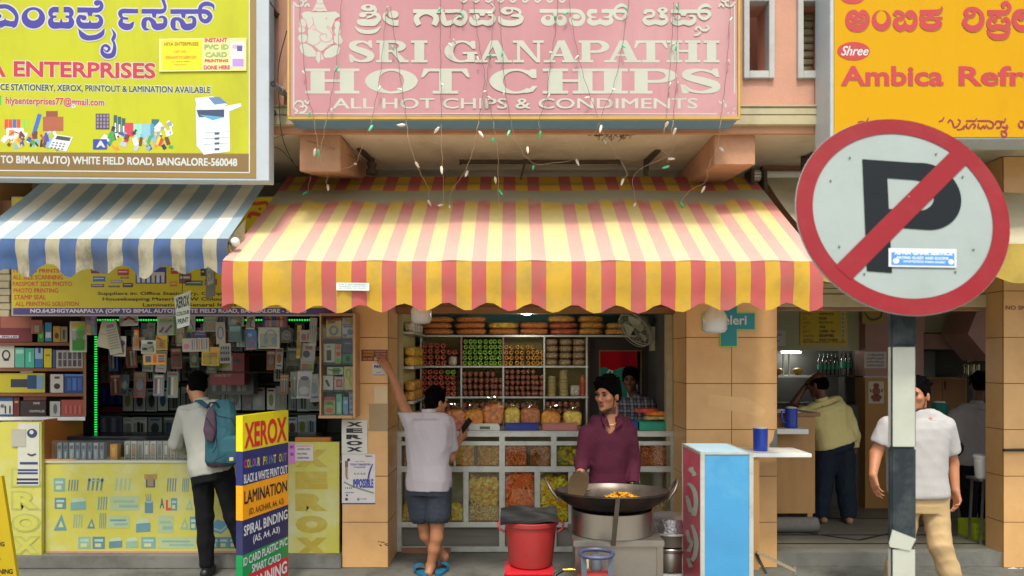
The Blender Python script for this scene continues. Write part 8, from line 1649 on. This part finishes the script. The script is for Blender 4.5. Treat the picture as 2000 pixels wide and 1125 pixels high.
BX(99,731,124,767,'#B5B0A6',[('d',.5,.65,.25,.16,'#26221e'),('b',.3,.12,.7,.24,'#3a3632')],'white box with black mixer picture, third shelf')
BX(126,731,165,768,'#1E3A70',[('s',3,.1,.2,.9,.85,['#2F5A9a','#3A6AB0']),('b',.0,.0,1,.1,'#4a7ab0')],'dark blue box with light blue windows, third shelf')
BX(-10,776,25,813,'#B5B4AA',[('b',0,0,1,.2,'#1F4A7a'),('b',0,.9,1,1,'#1F4A7a'),('b',.45,.45,.55,.85,'#223'),('b',.7,.45,.8,.85,'#223'),('t','4K',.3,.35,.55,.5,'#26446a')]if False else[('b',0,0,1,.2,'#1F4A7a'),('b',0,.9,1,1,'#1F4A7a'),('b',.55,.45,.63,.85,'#22243a'),('b',.8,.45,.88,.85,'#22243a'),('t','4K',.3,.36,.55,.55,'#26446a')],'white and blue cable box, bottom shelf')
BX(26.5,776,38,813,'#5A1F26',[('b',.2,.2,.8,.3,'#B58A3a')],'slim maroon box, bottom shelf')
BX(40,783,90,813,'#2E2220',[('t','GAME',.5,.08,.75,.22,'#B5ACA4'),('t','CONTROLLER',.35,.6,.95,.75,'#B5ACA4')],'dark brown box with white lettering, bottom shelf')
BX(46,773,90,782,'#6a2f22',[],'flat red-brown carton on the dark lettered box, bottom shelf',dep=.1)
BX(98,784,118,813,'#A5A49A',[('d',.5,.5,.2,.35,'#5a5a60')],'pale blister box with grey item, bottom shelf')
BX(120,781,165,813,'#9A4438',[('s',8,.15,.35,.95,.85,['#B4604c','#8a3a30'])],'red-brown striped box, bottom shelf right')
product('card',SC,135,628,168,688,'#C4C2B0',[('b',.1,.05,.9,.2,'#C4B830'),('b',.15,.55,.85,.95,'#3FBF2A'),('d',.62,.35,.2,.2,'#4FCF3A'),('b',.15,.25,.35,.6,'#E0E4DC'),('b',.8,.3,.95,.6,'#E0E4DC')],'white and bright green blister pack hanging in front of the angled shelf',off=.05)
product('card',SC,60,625,82,652,'#A0523A',[('b',.3,.4,.7,.9,'#C4A080')],'brown-red pouch hanging by the dark red box',off=.03)
LEDM=mat('led_green','#1FD04A',emit=.9,var=0);ls=thing('led_strip','upright green LED strip on a post in the stationery shop','led strip',W(187,858,7.2));mb=MB();mb.box(X(184,7.2),X(190,7.2),7.205,7.22,Z(858,7.2),Z(640,7.2),mat('led_tape','#123a1c',rough=.4));mb.build('tape',ls);mb=MB();R=random.Random(3)
for i in range(42):v=657+i*4.75;mb.box(X(184.6,7.2),X(189.4,7.2),7.197,7.2045,Z(v+2.2,7.2),Z(v,7.2),LEDM)
mb.build('leds',ls)
l2=thing('led_strip','level green LED strip behind the goods hanging along the shop top','led strip',W(400,626,7.05));mb=MB();mb.box(X(112,7.05),X(612,7.05),7.055,7.07,Z(628,7.05),Z(622,7.05),mat('led_tape','#123a1c'));mb.build('tape',l2);mb=MB()
for u in range(114,612,5):mb.box(X(u,7.05),X(u+2.6,7.05),7.048,7.0545,Z(626.5,7.05),Z(623.5,7.05),LEDM)
mb.build('leds',l2)
SF=Surf((0,6.86,0));mb=MB();mb.tube([(X(170,6.9),6.9,Z(612,6.9)),(X(625,6.9),6.9,Z(612,6.9))],.012,STEEL,8);tag(mb.build('hanging_rail'),'steel rail across the shop top carrying hanging packets','rail')
HC=lambda*a,**k:product('card',SF,*a,off=k.get('off',RP.uniform(0,.12)),rot=k.get('rot',RP.uniform(-.05,.05)))
HC(176,614,198,655,'#6a5a7a',[('b',.1,.5,.5,.98,'#C48A2a'),('b',.5,.1,.9,.5,'#8a7ab0'),('b',.55,.55,.9,.95,'#4a8a80')],'purple and orange card hanging beside the upright green lights')
product('paper',SF,205,628,232,680,'#A89F80',[('b',.1,.2,.9,.24,'#8a8266'),('b',.1,.5,.9,.53,'#8a8266')],'cream paper pad hanging slanted to the left',off=.1,rot=.22)
product('paper',SF,222,628,246,692,'#9C9680',[('b',.2,.1,.8,.2,'#6a5a80')]+[('b',.12,.25+.08*i,.88,.28+.08*i,'#77725f')for i in range(8)],'long grey-cream paper pad hanging slanted to the right',off=.12,rot=-.22)
HC(232,657,256,696,'#B5B0A4',[('d',.7,.35,.25,.15,'#4a3f6a'),('r',[(.2,.8),(.4,.7),(.6,.8)],1.5,'#5a5a60')],'white card with violet blob below the paper pads')
HC(240,616,276,637,'#B9B0AC',[('r',[(.05,.7),(.3,.45),(.5,.2),(.75,.45),(.95,.7)],3.5,'#A02030'),('b',.05,.75,.95,.95,'#C9C0BC')],'white pack with red arch picture under the banner')
HC(264,659,287,684,'#B5B2A4',[('b',.3,.2,.6,.8,'#6a675e')],'small white card behind the orange toy')
HC(272,645,281,680,'#C47A2A',[('d',.5,.3,.4,.2,'#D8963A')],'slim orange toy pack hanging at the front')
HC(288,630,303,664,'#6E7260',[('d',.5,.35,.35,.2,'#3a4436')],'olive card pack above the earphone card')
HC(287,665,315,691,'#BDBCB2',[('d',.6,.2,.22,.1,'#20201e'),('d',.25,.65,.2,.1,'#20201e'),('r',[(.5,.6),(.8,.5),(.85,.85)],1.2,'#6a6a66')],'white card with two black earphones')
HC(311,616,352,655,'#B9B8A8',[('b',.78,0,1,1,'#4F9A2E'),('r',[(.15,.85),(.3,.6)],4,'#2a2622'),('r',[(.4,.85),(.7,.5)],4,'#2a2622'),('b',.15,.2,.7,.4,'#8fae6a')],'large white and green pack with two dark plugs')
HC(316,656,338,684,'#C4A012',[('d',.5,.6,.2,.2,'#B5601e'),('r',[(.0,.1),(.5,.3)],4,'#A0382a')],'yellow card below the large white and green pack')
HC(290,692,333,712,'#C99A1A',[('b',.1,.15,.35,.75,'#2a4a6a'),('b',.45,.1,.6,.8,'#C4502a'),('b',.68,.1,.95,.3,'#7a3a6a'),('b',.68,.35,.95,.55,'#2f7a5a'),('b',.68,.6,.95,.8,'#9a2a5a')],'orange-yellow tray card with coloured blocks')
HC(372,617,386,648,'#B0ACA4',[('r',[(.3,.3),(.8,.8)],3,'#2a3a7a'),('b',.0,.88,1,1,'#5FA02A')],'white card with a blue pen stroke right of the hanging white sign')
HC(350,640,366,676,'#8A7A60',[('d',.5,.6,.35,.25,'#B59A5a')],'brown clear pouch beside the pencil pack')
HC(366,661,417,687,'#A8A292',[('s',14,.35,.1,.98,.85,['#3A5A8a','#B59A7a','#8a8a80','#C4A58a']),('d',.15,.6,.12,.2,'#B56A78')],'wide pencil pack with many thin pencils')
HC(380,640,405,660,'#3A3A70',[('b',.1,.3,.9,.45,'#C4843a'),('b',.1,.6,.9,.7,'#7a7ab5')],'violet packet with orange stripes above the pencil pack')
HC(402,678,436,714,'#BF9A22',[('d',.25,.3,.2,.2,'#D2B83a'),('d',.7,.3,.2,.2,'#CF8a3a'),('d',.3,.72,.2,.2,'#D2B83a'),('d',.72,.72,.2,.2,'#D8C04a')],'yellow sheet pack with round bubbles')
HC(436,671,458,709,'#9EA09A',[('s',4,.1,.15,.9,.3,['#3a3a38']),('s',4,.1,.42,.9,.55,['#4a4a46']),('s',4,.1,.72,.9,.88,['#2e2e2c'])],'grey shiny card with rows of black clips')
HC(430,630,448,672,'#A59A86',[('o',.5,.5,.35,.3,'#4A6a90',2.5)],'tan card with blue looped cable')
HC(455,635,480,668,'#3F6a70',[('b',.1,.1,.9,.4,'#6fa8a0')],'dark teal packet behind the tan cable card')
HC(466,645,482,678,'#767a70',[('s',4,.05,.1,.95,.95,['#8a8e82','#5a5e56'])],'bundle of grey pens hanging in a clear pouch')
HC(483,645,505,683,'#3F78B4',[('o',.55,.75,.35,.25,'#C47a70',2),('b',.1,.85,.9,.97,'#B56a4a'),('d',.4,.25,.2,.1,'#8fb4d8')],'sky blue toy card with small coloured arch')
HC(488,615,504,644,'#B9B3AC',[('r',[(.2,.3),(.8,.2)],2,'#2a2a2e'),('r',[(.6,.3),(.5,.8),(.9,.85)],1.2,'#2a2a2e')],'white card with thin black cable near the banner')
HC(509,640,550,681,'#B7B5A2',[('o',.58,.45,.3,.36,'#6A94B0',3,0,180),('d',.35,.62,.12,.17,'#7AA4BE'),('d',.74,.62,.13,.18,'#7AA4BE'),('b',.05,.9,.4,.95,'#7a7868')],'white box card with pale blue headphones')
HC(515,616,563,641,'#34488A',[('s',6,.08,.1,.98,.95,['#C4382a','#D27a22','#3A4A9a','#C43A2a','#D8A02a'])],'row of red, orange and blue sweet packets')
HC(552,642,577,668,'#1c1c1c',[('o',.5,.5,.35,.35,'#77756e',2.5),('t','MG',.33,.35,.67,.6,'#8a887e')],'black round pack with grey ring')
HC(582,636,590,700,'#C4A20E',[('b',.1,.2,.9,.3,'#8a6a0a'),('b',.1,.6,.9,.7,'#8a6a0a')],'long narrow yellow strip of sachets')
HC(590,645,615,668,'#A8A498',[('d',.3,.6,.18,.3,'#A52a3a'),('d',.72,.6,.18,.3,'#A52a3a')],'pale card with two red cups')
HC(588,670,616,706,'#A19E98',[('d',.4,.6,.25,.2,'#2a3a3a'),('b',.3,.15,.8,.35,'#7a5a50')],'grey card with black cup picture')
HC(590,706,615,724,'#8a8a70',[('d',.3,.5,.22,.3,'#B56a60'),('d',.75,.5,.2,.3,'#8aa53a')],'small card with pink and green pots')
HC(587,725,615,777,'#A2A29E',[('d',.5,.25,.3,.08,'#4a4a58'),('d',.5,.7,.35,.15,'#C4C8C4')],'silver shiny card with dark oval')
HC(611,622,625,676,'#B0B0A2',[('s',6,.1,.2,.9,.6,['#8a8a7c','#c4c4b6'])],'white tapered pack beside the wooden display case')
HC(455,614,484,638,'#9AA08a',[('d',.5,.5,.3,.3,'#B5BAA0'),('d',.6,.8,.15,.12,'#A52a2a')],'clear green-grey bag with a small red bead')
HC(400,616,428,648,'#86907c',[('b',.1,.1,.9,.4,'#A5AE98'),('b',.3,.55,.7,.8,'#B5782e')],'grey-green hanging bag with orange patch')
HC(425,616,452,640,'#5c6478',[('s',5,.1,.2,.9,.95,['#8a90a4','#4a5068'])],'slate blue bundle of pouches below the banner')
SBK=Surf((0,8.1,0));bs_=thing('rear_shelf','dark rear shelves holding rows of packs in the stationery shop','shelf',W(400,860,8.2));mb=MB();mb.box(X(185,8.2),X(630,8.2),8.34,8.36,.3,Z(600,8.2),mat('dark_shelf_back','#23241f',rough=.8));mb.build('back_panel',bs_)
for v in(690,749,806,856):mb=MB();mb.box(X(185,8.2),X(630,8.2),8.12,8.339,Z(v+3,8.2),Z(v,8.2),mat('dark_shelf_board','#3a3a32',rough=.6));mb.build('shelf_board',bs_)
BK=lambda k,*a,**q:product(k,SBK,*a,dep=q.get('dep',.14),off=q.get('off',0))
BK('box',196,693,238,748,'#7A6A60',[('b',0,0,1,.3,'#8A2228'),('b',.72,.1,.95,.8,'#1F3F8a'),('s',4,.05,.4,.65,.95,['#77706a','#5e5852'])],'red and grey box with a blue side on the rear shelf')
BK('box',196,752,240,790,'#1E3466',[('s',5,.1,.2,.95,.9,['#2A4A86','#1a2a50'])],'dark blue ribbed box on the middle rear shelf')
BK('box',196,794,240,805.5,'#6E2A26',[],'flat red carton under the dark blue ribbed box')
BK('box',196,812,238,855,'#6a6e78',[('s',4,.05,.1,.95,.8,['#8a90a0','#50545e']),('b',.1,.82,.7,.98,'#7a2a38')],'grey-blue bundle box low on the rear shelf')
BK('box',454,690,516,748,'#7E1C22',[('b',.12,.1,.65,.55,'#A8A890'),('d',.38,.35,.2,.12,'#8a8a20'),('b',.7,.18,.9,.3,'#2a3442'),('t','CONNECTED TOY',.12,.66,.62,.74,'#B59a94')],'dark red toy car box behind the white headphone card',off=.6)
BK('box',428,726,514,768,'#4a524c',[('s',8,.08,.15,.95,.85,['#787e78','#39413c','#8c907e'])],'wide clear case of grey tools below the dark red toy box',off=.3)
cols_=['#7E837A','#6A706A','#8E9088','#5A625C','#77807C','#94968A','#4C5450','#858A84'];BR_=lambda c:'#'+''.join('%02X'%min(235,int(int(c[i:i+2],16)*1.38))for i in(1,3,5));acc=['#3a4038','#2c302e','#8a8f3a','#30486a','#5a2f2a','#a5a896','#26302e']
cn={'#7E837A':'pale grey','#6A706A':'mid grey','#8E9088':'light grey','#5A625C':'dark green-grey','#77807C':'blue-grey','#94968A':'off-white','#4C5450':'dark grey','#858A84':'silver grey'}
an_={'#3a4038':'dark olive','#2c302e':'black','#8a8f3a':'lime','#30486a':'blue','#5a2f2a':'brown','#a5a896':'white','#26302e':'charcoal'}
rows_=[(640,688,'top'),(694,746,'second'),(753,803,'third'),(810,854,'lowest')];R=random.Random(17)
for v0,v1,nm in rows_:
 u=244;k=0;ords=['first','second','third','fourth','fifth','sixth','seventh','eighth','ninth','tenth','eleventh','twelfth','thirteenth','fourteenth','fifteenth','sixteenth','seventeenth','eighteenth','nineteenth','twentieth']
 while u<618:
  w_=R.uniform(15,27);c=R.choice(cols_);a=R.choice(acc);kd_=R.random()
  if not(426<u<518 and nm in('second','third')and v0<750):
   art=[('d',.5,.55,.3,.28,a),('b',.15,.06,.85,.16,R.choice(['#9a9c94','#50564f','#7a2a28','#31508a','#a59a3a']))]if kd_<.5 else[('b',.3,.25,.5,.9,a),('b',.58,.3,.72,.9,a),('b',.1,.05,.9,.14,'#a4a69c')]
   BK('card',u,v0+R.uniform(0,6),u+w_,v1-R.uniform(0,3),BR_(c),art,'%s pack with %s item, %s from left on the %s rear shelf row'%(cn[c],an_[a],ords[k],nm),off=R.uniform(0,.05));k+=1
  u+=w_+R.uniform(.5,3)
SM2=Surf((0,7.45,0));R=random.Random(29);pal=['#A59A84','#7A8C96','#B5A23A','#8A4A3A','#5A7A5A','#C4BFB0','#4A6A9A','#9A8A9A','#B0B4AC','#3A4A4A','#A8643A','#86A09A'];pn=['tan','slate','mustard','rust','sage green','cream','blue','lilac grey','pale grey','dark teal','orange-brown','sea green'];k=0;u=203
for rw,(v0,v1,st_)in enumerate(((634,672,22),(680,722,27),(728,776,34))):
 u=206+7*rw;k=0
 while u<612:
  w_=R.uniform(14,24);q=R.randrange(12);a,b=pal[q],R.choice(pal)
  if not(rw>0 and 425<u+w_/2<520)and not(rw==2 and 330<u<430):
   product('card',SM2,u,v0+R.uniform(-4,6),u+w_,v1+R.uniform(-8,8),a,[('d',.5,.5,.32,.22,b),('b',.1,.05,.9,.18,R.choice(pal)),('b',.2,.8,.8,.86,R.choice(pal))]if R.random()<.6 else[('s',3,.1,.2,.9,.9,[b,'#D0CCBE',R.choice(pal)]),('b',.1,.04,.9,.14,R.choice(pal))],'%s pack, %s from left in the %s line of packs hanging mid-shop'%(pn[q],ords[k],('upper','middle','lower')[rw]),off=R.uniform(0,.12),rot=R.uniform(-.08,.08));k+=1
  u+=w_+R.uniform(1,st_-8)
for v in(633,679,727):mb=MB();mb.tube([(X(200,7.47),7.47,Z(v,7.47)),(X(618,7.47),7.47,Z(v,7.47))],.005,IRON,6);tag(mb.build('hanging_rail'),{633:'upper',679:'middle',727:'lower'}[v]+' thin iron rail holding packs in the middle of the stationery shop','rail')
SP_=Surf((0,6.68,0));R=random.Random(9)
for i in range(8):
 u=112+i*11.8;product('box',SP_,u,865,u+8.5,899,('#7A8E9E','#5E6E7C','#8FA2AE','#6C7E8C')[i%4],[('b',.15,.15,.85,.35,'#3A4A5a'),('b',.3,.5,.7,.9,'#A5B4BE')],'%s steel-blue phone box from the left in the counter glass'%('first','second','third','fourth','fifth','sixth','seventh','eighth')[i],dep=.05)
product('box',SP_,215,868,229,899,'#C78A1E',[('b',.3,.2,.7,.8,'#E0A83a')],'orange box in middle of the counter glass',dep=.06)
for i in range(13):
 u=243+i*12.6;product('box',SP_,u,862,u+11,899,('#A3A69C','#B4B5AB','#989C94')[i%3],[('b',.2,.12,.8,.8,'#7E837C'),('b',.3,.2,.7,.7,('#C4C6BE','#6a6f70','#b58a70')[(i*2)%3]),('b',.2,.86,.8,.92,'#4a4c4a')],'%s white phone box from the left in the counter glass'%ords[i],dep=.05)
SD=Surf((0,6.30,0));dcs=thing('display_case','wooden framed glass display case of small goods fixed on the narrow orange pillar','display case',SD.p(660,817));WDF=mat('pale_wood_frame','#B08A60',rough=.5,var=.08)
mb=MB();SD.slab(mb,627,616,691,812,mat('case_back','#7d7f78',rough=.7),-.19,-.17);mb.build('back_panel',dcs)
mb=MB()
for a in((689,612,694,816),(624,612,627,811)):SD.slab(mb,*a,WDF,-.19,.0)
SD.slab(mb,622,811.5,688.6,817,WDF,-.19,.008);SD.slab(mb,627.4,612,688.6,617,BROWN,-.19,0);mb.build('frame',dcs,bevel=.002)
for v in(661,711,763):mb=MB();SD.slab(mb,627.4,v,688.6,v+1.4,mat('shelf_glass','#5f6d68',rough=.2),-.169,-.02);mb.build('shelf',dcs)
mb=MB();SD.slab(mb,627.4,617.4,688.6,811,GLASS,-.012,-.008);mb.build('glass_pane',dcs)
DC=lambda*a,**k:product('box',SD,*a,dep=k.get('dep',.06),off=k.get('off',-.05))
DC(634,621,664,660,'#B8AE5a',[('b',0,0,1,.12,'#9a2a34'),('t','DVD',.15,.14,.6,.26,'#2a2a30'),('o',.5,.62,.3,.26,'#4A6A9a',4),('b',0,.92,1,1,'#B56a7a')],'yellow disc box with blue ring in the wooden case')
DC(666,634,688,660,'#A8B4C4',[('b',.1,.05,.9,.2,'#2A5A9a'),('d',.7,.55,.25,.25,'#3A6AA5'),('d',.25,.8,.2,.12,'#2F7A9a')],'white and blue box at top right of the wooden case')
DC(666,619,688,632,'#A89A84',[],'flat tan box at the very top of the wooden case',dep=.05)
DC(628,640,633,660,'#7A86A0',[],'thin slate box at top left of the wooden case',dep=.04)
DC(629,671,651,710,'#B9B8AE',[('b',.28,.32,.7,.85,'#2F3A34'),('b',0,.94,1,1,'#2F4A8a'),('t','MI',.35,.1,.6,.2,'#4a4a48')],'white box with black phone picture in the wooden case')
DC(652,672,664,710,'#A8A68c',[('d',.5,.17,.4,.12,'#CF5a44'),('d',.5,.5,.4,.12,'#C43a44'),('d',.5,.83,.4,.12,'#4FB03a')],'narrow pack with two red and one green knob in the wooden case')
DC(666,664,688,690,'#2A4A6e',[('b',.2,.2,.8,.3,'#5A86b0'),('b',.2,.5,.9,.6,'#1c2c48')],'dark blue booklet box in the wooden case')
DC(666,691,688,710,'#2A8A6a',[('d',.5,.5,.2,.3,'#1f3a30')],'green box under the dark blue booklet box')
DC(636,717,667,732,'#B4B8A4',[('b',.35,.1,.8,.9,'#2F8A3a'),('r',[(.1,.3),(.5,.5),(.9,.4)],1.5,'#2a2a26')],'white and green flat box in the wooden case')
DC(628,734,648,762,'#B9B7AE',[('r',[(.3,.3),(.6,.75)],5,'#34363a')],'white box with dark shaver picture in the wooden case')
DC(650,736,670,762,'#B5A5A4',[('b',.2,.2,.8,.8,'#9A4a4a'),('d',.5,.5,.2,.2,'#B5805a')],'pink and red box in the wooden case')
DC(668.5,716,688,762,'#BDB384',[('o',.48,.32,.3,.22,'#7FA53a',2.5),('r',[(.55,.5),(.8,.85)],4,'#9AA82a')],'pale yellow pack with green racket in the wooden case')
DC(630,776,652,810.5,'#8A9A5a',[('b',0,0,1,.2,'#A53a38'),('t','DEAL',.15,.25,.85,.45,'#2a3a1c'),('d',.5,.75,.35,.15,'#B5564a')],'green and red packet at bottom left of the wooden case')
DC(654,770,665,810.5,'#5FA08a',[('b',.2,.4,.8,.9,'#8fc4b0')],'teal bottle pack at bottom of the wooden case')
DC(667,776,677,810.5,'#5A90A8',[('b',.2,.2,.8,.4,'#A5c4d0')],'pale blue bottle pack at bottom of the wooden case')
DC(679,766,688,810.5,'#2F7FA5',[('d',.5,.14,.3,.06,'#c47a5a'),('d',.5,.4,.3,.06,'#c47a5a'),('d',.5,.66,.3,.06,'#c47a5a'),('d',.5,.9,.3,.05,'#c47a5a')],'blue strip of four sachets at bottom right of the wooden case')
sd_=Surf((X(694,6.30)+.001,0,0),(1,0,0));mb=MB();S5=Surf((0,6.495,0))
for i,ch in enumerate('XEROX'):S5.text(mb,ch,695,706+20*i,699,718+20*i,flat('#5a3a2a'),.0,bold=.04)
tag(mb.build('painted_letters'),'small dark vertical letters on edge of the narrow orange pillar','lettering')
S6=Surf((0,6.5,0))
sheet('sticker','maroon sticker with yellow lettering below the raised hand','sticker',S6,706,683,757,705,'#74301F',[('t','HARIHARAN',709,685,730,689,'#C49A1e',.03),('t','ASTROLOGY',709,691,730,695,'#C49A1e',.03),('t','CALL NOW',709,699,728,703,'#C49A1e',.03),('t','PUJA SAMAGRI',733,685,754,688,'#B59a8a'),('t','HOROSCOPE',734,690,753,693,'#B59a8a'),('t','GEM STONES',734,695,753,698,'#B59a8a'),('b',731,698,737,704,'#B59a8a')],.003)
sheet('sticker','white payment sticker with blue lettering under the maroon sticker','sticker',S6,728,709,752,733,'#C4C0B8',[('t','PAY',731,713,746,719,'#1F2F7a',.06),('t','accepted',735,726,744,729,'#55585a'),('b',729,731.5,751,732.8,'#2F5a9a')],.003)
sheet('paper_scrap','pale peeled paper patch on the narrow orange pillar','paper',S6,731,753,757,788,'#CBB58C',(),.005)
sheet('paper_scrap','brown weathered paper patch low beside the raised arm pillar','paper',S6,721,789,757.5,842,'#9C8660',(),.004)
t=sheet('letter_board','white board with black copy shop letters stacked on the narrow orange pillar','sign',S6,668,820,718,886,'#C9C8BC',(),.012);mb=MB()
for i,ch in enumerate('XEROX'):S6.text(mb,ch,677,824+12.2*i,709,833+12.2*i,DKV,.014,bold=.06)
mb.build('print',t)
sheet('poster','white pen poster with slanted lettering at bottom of the narrow orange pillar','poster',S6,668,887,733,984.5,'#CDC8C4',[('b',668,982,733,984.5,'#3A4A9a'),('t','mpact',714,889,727,893,'#2f3a4a'),('b',674,900,680,912,'#7A5a4a'),('d',(681,898),(3,3),'#3a2a24'),('r',[(677,912,5),(677,930,4),(680,936,3)],'#9A7A5a'),('t','SMALL THINGS',694,900,712,902,'#8a7fae'),('t','TODAY CHANGES PEN',684,905,724,909,'#4A3F8a',.03),('t','IS THE FUTURE',692,911,714,914,'#4A3F8a',.02),('t','Rs 10 - Rs 20',692,923,714,927,'#55585a'),('r',[(718,941,2.5),(722,922,3.2),(728,906,2)],'#2A3A8a'),('t','iMPOSSIBLE',690,936,729,952,'#3F4FA0',.05),('r',[(672,941,3),(690,950,3),(730,963,3)],'#7E8A6a',.002),('t','* * * *',674,951,688,955,'#3a3a3a'),('t','smooth flow',674,960,692,963,'#55585a'),('d',(677,975),(3,3),'#4a4a4a'),('d',(700,975),(2.5,3),'#6a8a9a'),('t','long life',704,973,716,976,'#55585a'),('d',(678,967),(2,2),'#2A3A8a')],.003)
mb=MB();R=random.Random(2)
for i in range(9):a=737+R.uniform(0,18);b=1056+R.uniform(0,8);S6.poly(mb,[(a,b),(a+R.uniform(2,6),b+1),(a+R.uniform(2,6),b+R.uniform(2,4)),(a+1,b+2)],flat('#3a2a1e'),.0012+.0001*i)
tag(mb.build('tile_stain'),'dark scuff stain low on the narrow orange pillar','stain')
